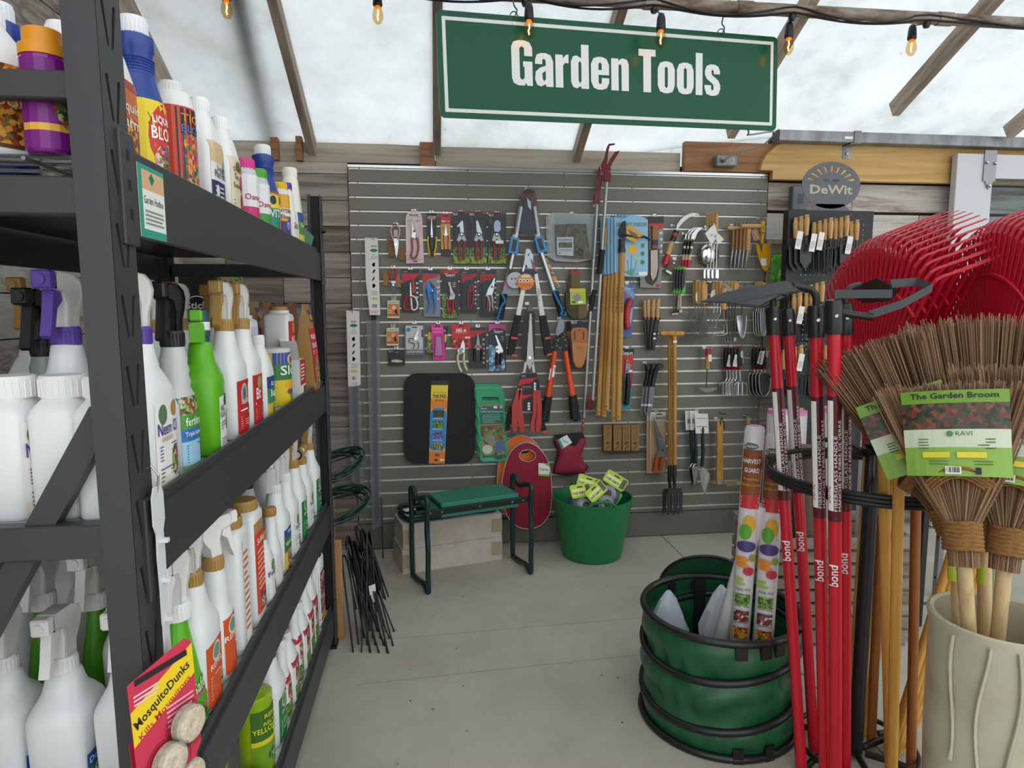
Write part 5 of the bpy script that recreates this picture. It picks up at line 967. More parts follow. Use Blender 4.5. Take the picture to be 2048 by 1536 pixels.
# kneeling boards with handles, red in front of orange
for i,(c,pts,lab_) in enumerate((('#8c1731',[(1330,1290),(1305,1150),(1312,1020),(1340,900),(1385,810),(1450,758),(1510,745),(1580,770),(1640,830),(1680,900),(1700,1000),(1708,1120),(1705,1250),(1680,1340),(1620,1410),(1530,1440),(1440,1425),(1370,1370)],'oval burgundy kneeling board with white piping and cut-out handle'),('#e8701a',[(1290,1240),(1270,1100),(1275,950),(1300,830),(1350,740),(1420,698),(1470,690),(1540,715),(1590,760),(1640,850),(1665,1000),(1670,1150),(1650,1280),(1580,1370),(1490,1395),(1400,1370),(1330,1320)],'orange kneeling board hanging behind the burgundy one'))):
    w = WT('kneeling_board',lab_,'kneeling board','b',1515,815 - 55 * i,.075 - .035 * i,None,i == 0)
    hole = ellp(1512,850,66,48,18) if i == 0 else ellp(1480,795,60,42,18)
    P2 = [tuple(q) for q in [(v.x,v.z) for v in smooth_path([(x,0,y) for x,y in pts] + [(pts[0][0],0,pts[0][1])],3)[:-1]]]
    vs_,fs_ = plate([[w.L(*p) for p in P2],[w.L(*p) for p in hole]],.026); MB().add(vs_,fs_).build('cushion',C(c,.75),w.t)
    pip = MB()
    for yy in (-.013,.013): pip.tube([(w.L(*p)[0],yy,w.L(*p)[1]) for p in P2],.0028,6,closed=True)
    pip.tube([(w.L(*p)[0],-.013,w.L(*p)[1]) for p in hole],.0026,6,closed=True); pip.build('piping',C('#c9b9b4',.6),w.t,60)
    if i == 0:
        w.poly('hang_tag',[(1600,908),(1690,912),(1688,1018),(1600,1010)],-.018,-.0165,C('#e8e9e2',.5)); A = w.art(-.018); A.poly([(1640,910),(1690,912),(1689,940)],C('#7ab03a')); A.poly([(1600,995),(1688,1000),(1688,1018),(1600,1010)],C('#7ab03a')); A.text('Terra',1642,970,22,INK,w=70,bold=.01); A.build('tag_print',w.t)
# ---- loppers
def grip(w,p0,p1,r,m_,name='grip',y=-.02): return w.rod(name,[p0,p1],r,m_,y,10,smooth=False)
BLUE = C('#2b8cd0',.35); SIL = C('#b6b7b8',.3,.85); FOAM = C('#151517',.7)
w = WT('lopper','telescopic lopper with blue grips and bagged brown head','lopper','a',1518,150,.05)
for a,b,c_,d in (((1400,620),(1345,960),(1320,1000),(1288,1200)),((1615,610),(1725,975),(1735,980),(1795,1170))):
    sgn = -1 if a[0] < 1500 else 1
    w.rod('tube',[((a[0] + 1518) / 2 - 0,300,-.01),(a[0],a[1] + 40,-.01),(b[0] + (c_[0] - b[0]) * .5,b[1] + 20,-.01)],23,SIL,-.01,10,smooth=False)
    q = V((b[0] - a[0],b[1] - a[1],0)).normalized(); n_ = V((-q.y,q.x,0)); A_ = V((a[0],a[1],0)) - q * 70
    lock = [A_ + n_ * 34,A_ - n_ * 34,A_ - n_ * 38 + q * 130,A_ + n_ * 38 + q * 130]
    w.poly('lock_sleeve',[(v.x,v.y) for v in lock],-.038,.008,BLUE); lk = [A_ + n_ * 17 + q * 18,A_ - n_ * 17 + q * 18,A_ - n_ * 17 + q * 112,A_ + n_ * 17 + q * 112]; w.poly('lock_lever',[(v.x,v.y) for v in lk],-.042,-.037,BK)
    w.rod('end_collar',[(A_.x - q.x * 25,A_.y - q.y * 25),(A_.x,A_.y)],24,C('#d8d4cc',.5),-.012,10,smooth=False)
    g_ = w.rod('grip',[c_,((c_[0] + d[0]) / 2 - 6 * sgn,(c_[1] + d[1]) / 2),d],[32,27,27,34],FOAM,-.012,10)
    w.rod('grip_stripe',[(c_[0] - 22,c_[1] - 2),(c_[0] + 8,c_[1] + 60),((c_[0] + d[0]) / 2 - 4,(c_[1] + d[1]) / 2),(d[0] - 8,d[1] - 40),(d[0] - 20,d[1])],9,BLUE,-.03,6); w.rod('grip_end',[(d[0] - 26,d[1]),(d[0] + 26,d[1] - 8)],20,BLUE,-.014,8,smooth=False)
    w.rod('grip_top',[(c_[0] - 26,c_[1]),(c_[0] + 26,c_[1] - 4)],11,BLUE,-.02,8,smooth=False)
A = w.art(-.0172)
for k in range(5): A.poly([(1640 + k * 22,720 + k * 48),(1672 + k * 22,712 + k * 48),(1688 + k * 22,752 + k * 48),(1656 + k * 22,762 + k * 48)],PICS['bug'] if k % 2 == 0 else C('#c98a5a'))
A.build('tube_label',w.t)
w.poly('bag_card',[(1420,500),(1450,280),(1465,210),(1490,165),(1520,150),(1560,165),(1585,220),(1600,320),(1615,500),(1580,530),(1450,540)],-.004,.004,C('#6b3f33',.3))
w.poly('blade',[(1470,235),(1540,235),(1530,300),(1580,460),(1560,520),(1450,510),(1440,430),(1480,320)],-.022,-.012,C('#2c3038',.25,.6)); w.poly('blade',[(1505,230),(1535,260),(1540,330),(1515,300)],-.026,-.02,STEEL)
w.poly('plastic_bag',[(1415,510),(1445,270),(1490,160),(1560,162),(1600,270),(1622,505),(1560,540),(1470,545)],-.036,-.034,clear_plastic('clear_bag','#f0f3f5',.5,.985))
w = WT('lopper','flat aluminium lopper with black grips and round orange tag','lopper','a',1520,700,.085)
ALG = C('#b9b8b4',.35,.7)
w.poly('handle_bar',[(1462,960),(1500,940),(1455,1180),(1418,1175)],-.02,-.004,ALG); w.poly('handle_bar',[(1565,835),(1592,835),(1652,1175),(1612,1185)],-.02,-.004,ALG)
for s_ in (((1415,1170),(1462,1178),(1428,1345),(1400,1500),(1345,1490),(1375,1330)),((1608,1180),(1655,1172),(1690,1330),(1705,1490),(1655,1500),(1625,1340))): w.poly('grip',s_,-.034,.002,FOAM)
for q in ([(1378,1345),(1430,1352),(1427,1368),(1376,1362)],[(1386,1485),(1430,1490),(1425,1506),(1382,1500)],[(1648,1352),(1690,1346),(1690,1362),(1650,1368)],[(1664,1485),(1706,1475),(1707,1490),(1668,1500)]): w.poly('grip_band',q,-.036,-.033,C('#d8474a',.5))
w.poly('head_block',[(1450,830),(1560,800),(1592,835),(1560,850),(1480,850)],-.022,-.002,BK); w.poly('blade',[(1500,640),(1530,640),(1560,700),(1555,790),(1520,800),(1500,760),(1480,830),(1470,820),(1490,720)],-.016,-.008,STEEL); w.poly('blade',[(1535,720),(1548,730),(1590,820),(1560,825)],-.018,-.012,C('#b8634a',.4))
w.poly('plastic_bag',ellp(1525,725,56,95,16),-.034,-.033,clear_plastic('clear_bag')); w.disc('hang_tag',1410,892,66,-.026,-.024,C('#b9bdc0',.5),None,24); tg_ = w.disc('hang_tag',1494,905,66,-.036,-.034,C('#e8842a',.5),None,24)
A = w.art(-.036); A.poly(rrect(1458,850,1530,872,8),C('#d8d2c8')); [A.rect(1440 + k * 28,885,1462 + k * 28,908,WHITE) for k in range(4)]; [A.ell(1451 + k * 28,897,7,7,(INK,RED,INK,RED)[k]) for k in range(4)]; A.lines(1450,918,1540,950,4,C('#c05a18'),.35); A.build('tag_print',tg_)
A = w.art(-.026); A.ell(1385,880,7,7,INK); A.ell(1412,880,8,8,RED); A.ell(1420,925,8,8,RED); A.build('tag_print',w.t); A = w.art(-.02); A.lines(1592,960,1612,1060,9,C('#a04a44'),.5); A.build('bar_print',w.t)
w.poly('price_card',[(1358,790),(1440,830),(1445,1002),(1310,1000)],.0,.002,C('#8f9298',.5)); A = w.art(); A.poly([(1358,790),(1440,830),(1440,870),(1350,875)],BK); A.poly([(1348,880),(1440,875),(1330,960),(1322,955)],C('#d878b4')); A.build('card_print',w.t)
w = WT('hedge_shears','long bladed hedge shears with red grips and black red card','shears','c4',380,235,.10)
RG = C('#b83a34',.4)
for pts in ([(250,1050),(290,1050),(258,1200),(262,1300),(250,1440),(225,1455),(205,1400),(205,1210)],[(275,1050),(305,1050),(302,1210),(325,1400),(318,1450),(290,1455),(262,1370),(258,1215)],[(405,1050),(440,1050),(440,1260),(418,1380),(422,1450),(380,1450),(378,1390),(405,1270)],[(440,1050),(475,1050),(490,1215),(485,1400),(470,1448),(430,1440),(432,1380),(445,1260)]): w.poly('grip',pts,-.03,-.004,RG)
for pts in ([(262,1200),(300,1205),(305,1060),(350,790),(330,780)],[(225,1195),(258,1200),(270,1080),(320,880),(300,880)],[(440,1205),(480,1200),(455,1060),(415,780),(395,800)]): w.poly('shank',pts,-.02,-.008,SIL)
w.poly('blade',[(380,320),(392,322),(405,600),(415,780),(375,860),(345,790),(360,560)],-.02,-.012,C('#a8a8a4',.3,.9)); w.poly('sheath',[(378,230),(400,250),(430,340),(432,700),(412,800),(405,560),(390,320),(370,330),(350,560),(340,790),(305,760),(300,560),(330,340),(355,260)],-.012,-.004,C('#22211f',.5)); w.poly('sheath_tip',[(360,260),(380,230),(410,270),(415,295),(355,300)],-.014,-.003,C('#6b6458',.6)); w.disc('pivot',375,742,14,-.027,-.02,CHROME)
for q,y in (([(285,895),(440,885),(472,1030),(465,1050),(255,1035),(262,985)],-.034),([(230,1085),(300,1060),(440,1065),(440,1258),(305,1250),(300,1160),(205,1165)],-.025)):
    k_ = w.poly('product_card',q,y,y + .002,BK); A = w.art(y)
    if y < -.03: A.poly([(280,945),(450,928),(372,990),(350,985),(258,1015)],CARDRED); [A.rect(412,978 + k * 26,432,998 + k * 26,PAPER) for k in range(3)]; A.text('FELCO',315,925,18,C('#d8d8d6'),w=36); A.lines(300,1010,390,1030,2,C('#8a8a8c'))
    else: A.poly([(305,1100),(430,1090),(340,1130),(305,1140)],CARDRED); [A.rect(355,1170 + k * 26,378,1190 + k * 26,PAPER) for k in range(3)]
    A.build('card_print',k_)
w.poly('rear_grip',[(185,1220),(210,1225),(190,1440),(150,1455),(165,1330)],.0,.02,FOAM); w.poly('rear_grip',[(492,1350),(520,1360),(548,1450),(510,1465),(485,1440)],.0,.02,FOAM)
w.poly('grip_band',[(155,1448),(190,1445),(188,1462),(150,1466)],-.002,.0,C('#d8474a',.5)); w.poly('grip_band',[(505,1450),(548,1440),(548,1458),(510,1468)],-.002,0,C('#d8474a',.5))
w = WT('lopper','orange handled lopper with black grips and bagged blades','lopper','c4',680,380,.05)
OR = C('#d9501f',.35)
for a,b,c_ in (((615,680),(550,1115),(500,1340)),((715,680),(780,1105),(800,1330))):
    w.rod('handle_tube',[a,b],27,OR,-.018,10,smooth=False); w.rod('grip',[b,c_],[33,30,38],FOAM,-.018,10,smooth=False)
    o2 = 20 if a[0] < 700 else 24; w.rod('handle_tube',[(a[0] + 3,a[1]),(b[0] + o2,b[1])],24,OR,.004,10,smooth=False); w.rod('grip',[(b[0] + o2,b[1]),(c_[0] + o2 * 1.6,c_[1] + 20)],[30,28,34],FOAM,.004,10,smooth=False)
w.poly('head_bracket',[(610,560),(690,500),(735,580),(735,680),(695,680),(690,640),(650,640),(640,685),(605,675)],-.03,-.008,BK)
for q in ((688,540),(712,572),(722,625),(632,628),(642,575)): w.disc('bolt',q[0],q[1],9,-.034,-.029,CHROME)
w.poly('blade',[(655,380),(700,375),(710,440),(690,520),(640,540),(625,500)],-.02,-.014,STEEL); w.poly('plastic_bag',[(640,370),(720,365),(728,450),(700,540),(625,555),(620,500)],-.038,-.037,clear_plastic('clear_bag'))
w.poly('product_sticker',[(600,815),(622,812),(605,925),(582,925)],-.0355,-.0345,PAPER); w.poly('product_sticker',[(568,845),(580,842),(562,950),(550,952)],-.0352,-.0345,C('#e8d8d0'))
A = w.art(-.0358); A.lines(600,830,616,870,4,INK); A.build('sticker_print',w.t)
# ---- canvas pouch packs, holsters
w = WT('tool_pouch_pack','clear bags holding folded khaki canvas tool pouches','package','A',265,355,.03)
CANV = noisy('khaki_canvas',[(.35,'#645b48'),(.55,'#837a62'),(.7,'#958c76')],(60,60,60),4,.9,.4)
for k in range(4): w.poly('plastic_bag',[(50 + k * 16,375 - k * 8),(100,345),(265,350),(440,365),(438 - k * 3,720),(300,745),(120,735),(62 + k * 14,700)],.012 - k * .006,.0125 - k * .006,milky('bag_white','#dcdcd8',.3,.2))
w.poly('canvas_pouch',[(120,445),(370,440),(378,560),(408,720),(250,715),(128,690)],-.02,-.008,CANV); w.poly('flap',[(205,440),(300,440),(302,520),(250,535),(205,520)],-.024,-.02,CANV); w.poly('pocket',[(270,560),(380,550),(400,700),(290,710)],-.025,-.02,CANV); w.rod('clip',[(310,640),(300,670),(325,690),(335,660),(310,640)],7,BK,-.028)
w.poly('paper_insert',[(128,548),(262,545),(262,698),(130,690)],-.027,-.025,PAPER); A = w.art(-.027); A.rect(142,588,252,632,CANV); A.lines(138,560,250,578,2,C('#3a5a90')); A.lines(140,642,250,660,2,C('#8090b0')); A.bars(138,665,162,685); A.build('insert_print',w.t)
w.poly('plastic_bag',[(100,348),(265,352),(440,368),(430,720),(300,738),(112,725)],-.0335,-.033,clear_plastic('clear_bag'))
w = WT('pruner_holster','olive canvas belt holster with lime header card','holster','A',285,820,.03)
OLV = C('#4a4632',.85); OLV2 = C('#6e5f40',.85)
w.poly('belt_loop',[(250,850),(318,850),(322,960),(245,960)],-.01,0,OLV2); w.poly('belt_flap',[(235,860),(255,850),(240,1000),(215,1010)],-.006,0,OLV)
w.poly('pouch',[(200,990),(370,985),(388,1060),(385,1140),(360,1190),(310,1205),(250,1195),(210,1150),(198,1080)],-.03,0,OLV,None); w.poly('side_panel',[(300,1090),(385,1060),(384,1140),(355,1195),(305,1203)],-.032,-.028,OLV2); w.poly('front_pocket',[(210,1050),(300,1045),(300,1130),(250,1145),(215,1120)],-.034,-.029,OLV)
w.poly('header_card',[(228,960),(355,958),(360,1085),(235,1090)],-.038,-.036,C('#a3bf3a',.5)); A = w.art(-.038); A.rect(230,962,354,985,C('#e0b820')); A.ell(285,1030,34,30,C('#8a8a80')); A.ell(262,1000,18,16,C('#b0a890')); A.bars(245,1058,278,1082); A.rect(295,1060,335,1078,PAPER); A.build('card_print',w.t); w.rod('carabiner',[(375,1085),(398,1105),(392,1135),(372,1120),(375,1085)],4,STEEL,-.03)
w.poly('hang_plate',[(245,800),(320,800),(320,850),(245,850)],-.004,0,C('#8c2030',.4))
w = WT('pruner_holster','tan leather pruner holster on black card, front of the stack','holster','c4',855,410,.05)
w.poly('backing_card',[(775,395),(940,392),(912,855),(770,850)],-.002,0,BK); A = w.art(-.002); A.text('FELCO',805,418,26,C('#d8d8d6'),w=55,bold=.02); A.lines(880,395,935,406,1,GREYTXT); A.build('card_print',w.t)
LEA = C('#a9693a',.55); LEA2 = C('#b87844',.55)
w.poly('leather_back',[(775,500),(785,470),(810,456),(900,456),(928,470),(936,500),(920,720),(900,800),(875,838),(845,845),(815,835),(792,780),(780,640)],-.010,-.002,LEA); w.poly('leather_front',[(782,600),(930,600),(915,720),(895,795),(872,828),(845,833),(820,825),(798,775),(788,690)],-.018,-.009,LEA2)
for q in ([(804,490),(813,490),(814,575),(806,575)],[(890,490),(900,490),(898,575),(889,575)]): w.poly('belt_slot',q,-.0108,-.0095,C('#2a1a10'))
w.disc('rivet_hole',855,480,8,-.0108,-.0095,C('#2a1a10')); A = w.art(-.018); A.text('FELCO',855,662,26,C('#7a4522'),w=56); [A.rect(790 + k * .4,612 + k * 11,797 + k * .4,615 + k * 11,C('#e0b080')) for k in range(16)]; [A.rect(912 - k * .4,612 + k * 11,919 - k * .4,615 + k * 11,C('#e0b080')) for k in range(14)]; A.build('stitch_print',w.t)
for k in range(1,4):
    w = WT('pruner_holster',['','tan leather holster second in the stack of cards','tan leather holster third in the stack of cards','rearmost tan leather holster in the stack of cards'][k],'holster','c4',855 - 14 * k,410,.05 - .011 * k,'leather holsters stacked on one hook',False)
    d = -13 * k; w.poly('backing_card',[(775 + d,395),(940 + d,392),(912 + d,850),(772 + d,848)],-.002,0,BK); w.poly('leather_back',[(775 + d,500),(810 + d,456),(900 + d,456),(936 + d,500),(900 + d,800),(845 + d,843),(792 + d,780)],-.007,-.002,LEA)
# ---- long reach pruners
CR_ = C('#7d2430',.45); GT = C('#a8aaa6',.35,.6)
for i,(top,grip0,grip1,bot,lab_) in enumerate((((1212,365),(1204,500),(1197,548),(1184,800),'taller long reach pruner pole with open crimson jaws'),((1193,410),(1187,580),(1179,622),(1167,835),'shorter long reach pruner pole with closed crimson jaws'))):
    w = WT('long_reach_pruner',lab_,'pole pruner','px',top[0],top[1],.06 - .02 * i,None,i == 1)
    w.rod('pole',[top,bot],3.7,GT,-.01,10,smooth=False); w.rod('foam_grip',[grip0,grip1],6,FOAM,-.01,12,smooth=False)
    if i == 0:
        w.poly('jaw_mount',[(1207,345),(1220,345),(1219,364),(1207,363)],-.02,.0,CR_); w.poly('upper_jaw',[(1203,344),(1200,332),(1207,318),(1212,296),(1216,289),(1228,288),(1228,291),(1218,293),(1215,305),(1212,330),(1218,343),(1210,347)],-.018,-.012,CR_); w.poly('lower_jaw',[(1210,336),(1216,325),(1228,305),(1238,302),(1236,307),(1224,326),(1220,335),(1221,342),(1214,344)],-.012,-.006,CR_); [w.disc('rivet',x,y,1.2,-.02,-.017,CHROME) for x,y in ((1206,335),(1214,337),(1219,353),(1214,300),(1213,318))]
        w.poly('trigger_end',[(1178,790),(1186,785),(1186,805),(1180,822),(1172,815),(1172,800)],-.018,-.004,C('#8a2a34',.35)); w.poly('trigger_bag',ellp(1179,812,9,16,12),-.02,-.0195,clear_plastic('clear_bag'))
    else:
        w.poly('jaw_mount',[(1188,390),(1199,390),(1198,407),(1187,407)],-.02,0,CR_); w.poly('upper_jaw',[(1190,390),(1192,350),(1197,332),(1200,345),(1197,370),(1198,388)],-.018,-.012,CR_); w.poly('lower_jaw',[(1196,378),(1203,350),(1205,348),(1202,372),(1198,386)],-.013,-.007,CR_); w.rod('pull_cord',[(1180,382),(1188,378),(1194,376)],1.0,C('#2a4a55'),-.02)
        w.poly('trigger_end',[(1164,822),(1168,822),(1166,858),(1162,862)],-.014,-.006,C('#8a2a34',.35)); [w.disc('rivet',1165,y,.9,-.016,-.013,PAPER) for y in (830,840,850)]
# ---- stand-up weeders: blue cards, bamboo poles, iron claw
BAM = noisy('bamboo',[(.3,'#a8763a'),(.5,'#c2924e'),(.7,'#cda063')],(30,30,3),4,.5,.1)
BAMT = C('#5a3f1e',.6)
pb = [(1240,1207,555,830),(1252,1213,555,833),(1228,1199,560,830),(1236,1226,545,842),(1246,1237,545,842),(1222,1195,570,826)]
for i,(xt,xb,yt,yb) in enumerate(((1244,1236,505,840),(1233,1227,545,842),(1226,1213,548,819),(1219,1208,550,833),(1211,1196,552,830))):
    w = WT('stand_up_weeder',['weeder with bamboo pole, iron claw foot and complete blue card','weeder second in the row with blue card and bamboo pole','weeder third in the row, shortest bamboo pole','weeder fourth in the row with blue card and bamboo pole','rearmost weeder with blue card and bamboo pole'][i],'weeder','px',[1246,1238,1232,1226,1220][i],437,.11 - .019 * i,'stand-up weeders on one hook')
    w.rod('bamboo_pole',[(xt,yt),(xb,yb)],6.0,BAM,-.004,12,smooth=False); w.disc('end_hole',xb - .5,yb - 7,1.6,-.0205,-.019,BK)
    A = PA(lambda u,v,h: (lambda q: (q[0],-.0226 - h,q[1]))(w.L(u,-v))); xx = xt + (xb - xt) * (575 - yt) / (yb - yt); A.text("GRAMPA'S",xx + 2.5,600,5,BAMT,w=50,rot=PI / 2 - .04); A.build('burned_lettering',w.t)
    dx = -7 * i
    c0 = [(1230 + dx,434),(1252 + dx,436),(1264 + dx,428),(1280 + dx,431),(1290 + dx,435),(1297 + dx,440),(1297 + dx,548),(1290 + dx,554),(1240 + dx,552),(1230 + dx,548)]
    cdm = w.poly('product_card',c0,.009,.011,C('#8fbfe0',.5))
    if i == 0:
        A = w.art(.009); A.text("GRAMPA'S WEEDER",1264,452,7,C('#6a5a3a'),w=62,bold=.02); A.ring(1264,449,33,4.5,.6,C('#7fa37a')); A.ell(1266,499,9.5,9.5,C('#e6b41e')); A.ell(1275,517,4,3.5,C('#e0b830')); A.ell(1254,515,6,6,C('#a8b4d8')); [A.ell(1286,y,4,5,PICS['leaf']) for y in (491,507,524)]
        for k in range(9): A.poly([(1266,552),(1250 + k * 5,536 + abs(k - 4) * 2),(1252 + k * 5,534 + abs(k - 4) * 2)],C('#5f8f3f'));
        [A.poly([(x,550),(x + .8,550),(x2 + .8,y),(x2,y)],C('#4f7f3a')) for x,x2,y in ((1262,1264,508),(1266,1274,520),(1259,1255,520))]; A.rect(1278,543,1295,551,PAPER); A.build('card_print',cdm)
        w.poly('paper_tag',[(1250,455),(1256,450),(1285,470),(1268,487),(1250,478)],-.026,-.024,C('#d0a24e',.6)); A = w.art(-.026); [A.poly([(1253 + k * 2,462 + k * 4),(1254 + k * 2,460 + k * 4),(1272 + k,470 + k * 3),(1271 + k,472 + k * 3)],C('#7a5a2a')) for k in range(4)]; A.build('tag_print',w.t)
        w.rod('pole_ferrule',[(1243,478),(1243,500)],6.6,C('#2c2d2f',.5),-.004,12,smooth=False); w.rod('pole_ferrule',[(1243,497),(1243,505)],7.8,C('#2c2d2f',.5),-.004,12,smooth=False)
        IR = C('#25272a',.5,.4); w.poly('claw_bracket',[(1236,462),(1244,444),(1249,442),(1250,470),(1246,476),(1238,474)],-.022,-.002,IR); w.rod('foot_lever',[(1243,470),(1254,472),(1272,476),(1285,474),(1298,480)],[3.5,3,2.6,2.4,2.0],IR,-.02,8); w.disc('bolt',1243,470,2.5,-.028,-.02,IR)
    elif i >= 3: w.poly('paper_tag',[(1210,452),(1219,449),(1219,485),(1210,491)],.0,.002,C('#d0a24e',.6))
# ---- hori hori knife, sickles, masher-like hand hoes
w = WT('soil_knife_package','grey and red card with wooden handled soil knife and black sheath','package','c6',140,205,.024,GRP)
w.poly('backing_card',[(50,215),(240,205),(205,1125),(-60,1120),(-62,980),(50,960)],0,.003,C('#8b898a',.45)); A = w.art(); A.poly([(50,215),(240,205),(240,298),(50,300)],C('#2a2526')); A.poly([(50,300),(240,298),(240,345),(205,375),(60,370)],CARDRED); [A.poly(rrect(190,y,225,y + 34,4),C('#cfcccc')) for y in (405,485,570,645)]; A.ell(165,1095,26,26,CARDRED); A.build('print',w.t)
w.poly('handle',[(82,335),(158,332),(152,440),(148,515),(80,518),(78,440)],-.024,-.004,C('#9a6238',.5)); w.poly('bolster',[(78,515),(150,513),(148,580),(82,580)],-.026,-.004,BK); w.poly('handle',[(80,578),(150,578),(150,625),(78,625)],-.022,-.004,C('#7d5232',.5)); w.poly('sheath',[(5,640),(180,625),(175,900),(150,1030),(90,1092),(30,1060),(-5,960)],-.008,-.001,BK); w.poly('blade',[(60,650),(150,640),(155,860),(130,980),(85,1040),(60,960),(62,800)],-.016,-.009,C('#8c8078',.25,.9))
def sickle(lab_,ox,oy,sc,off,hook):
    q = lambda x,y: (ox + (x - 400) * sc,oy + (y - 380) * sc)
    w = WT('hand_sickle',lab_,'sickle','c6',*q(385,330),off,'wooden handled sickles',hook)
    w.poly('blade',[q(*p) for p in ((400,385),(400,330),(450,250),(520,195),(600,165),(660,172),(698,198),(640,195),(560,225),(490,280),(430,350),(415,390))],-.006,-.004,C('#a9a7a2',.3,.9))
    w.poly('plastic_guard',[q(*p) for p in ((345,330),(350,230),(380,205),(450,215),(430,300),(395,360))],-.004,-.0035,clear_plastic('clear_bag'))
    w.rod('handle',[q(395,390),q(330,560),q(250,810)],34 * sc,C('#c79b5f',.5),-.008,10,smooth=False); w.rod('handle_wrap',[q(393,395),q(338,535)],36 * sc,BK,-.008,10,smooth=False); w.rod('handle_band',[q(378,430),q(365,465)],38 * sc,RED,-.008,10,smooth=False); w.rod('dipped_end',[q(285,700),q(245,825)],37 * sc,CARDRED,-.008,10,smooth=False)
sickle('larger hand sickle with red dipped wooden handle and curved blade',400,380,1.0,.04,True)
def msickle(k):
    ox = 40 * k
    w = WT('hand_sickle',['small sickle closest to the wall in the bunch of three','small sickle in the middle of the bunch of three','small sickle in front of the bunch of three'][k],'sickle','c6',520 + ox,440,.03 + .015 * k,'bunch of small sickles',k == 0)
    w.poly('blade',[(505 + ox,500),(515 + ox,440),(560 + ox,385),(620 + ox * .8,355),(690 + ox * .4,352),(735 + ox * .1,362),(690 + ox * .3,375),(620 + ox * .6,420),(560 + ox,490),(530 + ox,530)],-.005,-.003,C('#b9b9b6',.25,.9))
    w.rod('handle',[(515 + ox,500),(500 + ox * .98,640),(478 + ox * .93,845)],21,C('#cdb88a',.5),-.006,10,smooth=False); w.rod('handle_wrap',[(516 + ox,510),(490 + ox * .95,700)],22.5,BK,-.006,10,smooth=False); w.rod('handle_band',[(506 + ox,595),(502 + ox,625)],24,PAPER,-.006,10,smooth=False); w.rod('dipped_end',[(485 + ox * .95,770),(476 + ox * .93,860)],23.5,CARDRED,-.006,10,smooth=False)
for k in range(3): msickle(k)
w = WT('hang_tag_card','brown paper hang tag tied beside the small sickles','tag','c6',400,760,.03); w.poly('tag',[(258,920),(330,750),(410,790),(330,960)],-.002,0,C('#6b5040',.7)); A = w.art(-.002); A.ell(370,805,13,13,PAPER); A.poly([(262,912),(275,890),(345,930),(332,958)],PAPER); A.lines(335,845,368,880,2,GREYTXT); A.build('tag_print',w.t); w.rod('string',[(385,775),(420,750),(445,720)],3,C('#b09a70'),0)
for k in range(4):
    d = 36 * k
    w = WT('grass_scraper',['black and green handled weed scraper, rearmost of four','black and green handled weed scraper, second from the back','black and green handled weed scraper, second from the front','black and green handled weed scraper in front of the others'][k],'weeding tool','c6',385 + d,860,.03 + .013 * k,'green and black weed scrapers',k == 0)
    GN = C('#4fb52e',.4)
    w.poly('grip',[(370 + d,890),(400 + d,880),(404 + d * .95,1060),(398 + d,1185),(352 + d,1185),(358 + d,980)],-.012,0,BK); w.poly('end_cap',[(366 + d,895),(372 + d,862),(398 + d,850),(404 + d,885)],-.013,.001,GN); w.poly('tang_cover',[(352 + d,1165),(386 + d,1110),(398 + d,1060),(396 + d,1190),(348 + d,1196)],-.014,.001,GN)
    w.poly('blade',[(352 + d * .8,1196),(366 + d * .8,1196),(362 + d * .7,1440),(350 + d * .7,1445)],-.006,-.002,C('#5c5a50',.3,.8))
w = WT('grass_scraper','bent steel weeding hook hanging behind the green scrapers','weeding tool','c6',430,1200,.02,None,False); w.poly('blade',[(430,1200),(465,1200),(460,1380),(480,1440),(340,1450),(342,1470),(420,1465),(430,1440),(415,1400)],-.004,0,C('#9b8f7a',.3,.8)); w.rod('hook_tine',[(465,1400),(490,1430),(545,1440)],4,STEEL,-.004)
# spoon-like hand scoops in a row
def whandle(w,x,y0,y1,r,name='handle',yy=-.01,col=None): return w.rod(name,[(x,y0),(x + 2,(y0 + y1) / 2),(x + 3,y1)],[r * .8,r,r * .7],col or BAMH,yy,10)
BAMH = noisy('ash_handle',[(.3,'#b98a4f'),(.55,'#cda266'),(.75,'#d8b37c')],(40,40,5),4,.5,.05)
for k in range(4):
    d = 36 * k
    w = WT('hand_scoop',['rearmost steel scoop with wooden handle and square end blade','second steel scoop from the wall with square end blade','third steel scoop from the wall with square end blade','front steel scoop with wooden handle and square end blade'][k],'garden scoop','c6',800 + d,190,.03 + .02 * k,'steel scoops on one hook',k == 3)
    w.rod('handle',[(800 + d,170 - 4 * k),(798 + d,300),(806 + d * 1.0,440)],[19,22,17],BAMH,-.01,10); w.rod('shaft',[(806 + d,440),(812 + d * .9,620),(780 + d * 1.1,960)],7,CHROME,-.01,8)
    w.rbox('end_blade',750 + d * 1.45 - 12,895,750 + d * 1.45 + 22,1005,10,-.016,-.008,CHROME)
w = WT('hand_scoop','wide polished steel bowl scoop behind the thin shafts','garden scoop','c6',860,600,.025,None,False)
ring_ = []
for j in range(7):
    a = j / 6 * PI / 2; ring_.append([(w.L(815 + 130 * math.cos(a) * math.cos(t) ,700 + 150 * math.cos(a) * math.sin(t))[0],-.005 - .03 * math.sin(a),w.L(815,700 + 150 * math.cos(a) * math.sin(t))[1]) for t in [2 * PI * q / 20 for q in range(20)]])
MB().loft(ring_,None,None,False).build('bowl',CHROME,w.t,60); w.rod('socket',[(860,540),(850,600),(830,680)],10,CHROME,-.03)
w = WT('price_tag_card','white paper tag tilted in front of the steel scoops','tag','c6',880,330,.115); w.poly('tag',[(890,295),(930,450),(850,580),(768,430)],-.002,0,TAGW); w.poly('tag',[(950,430),(1018,505),(935,570),(905,480)],.006,.008,TAGW); A = w.art(-.002); A.poly([(900,440),(915,460),(895,490),(882,470)],C('#8a8a8a')); A.lines(820,430,870,470,3,GREYTXT,.3); A.build('tag_print',w.t)
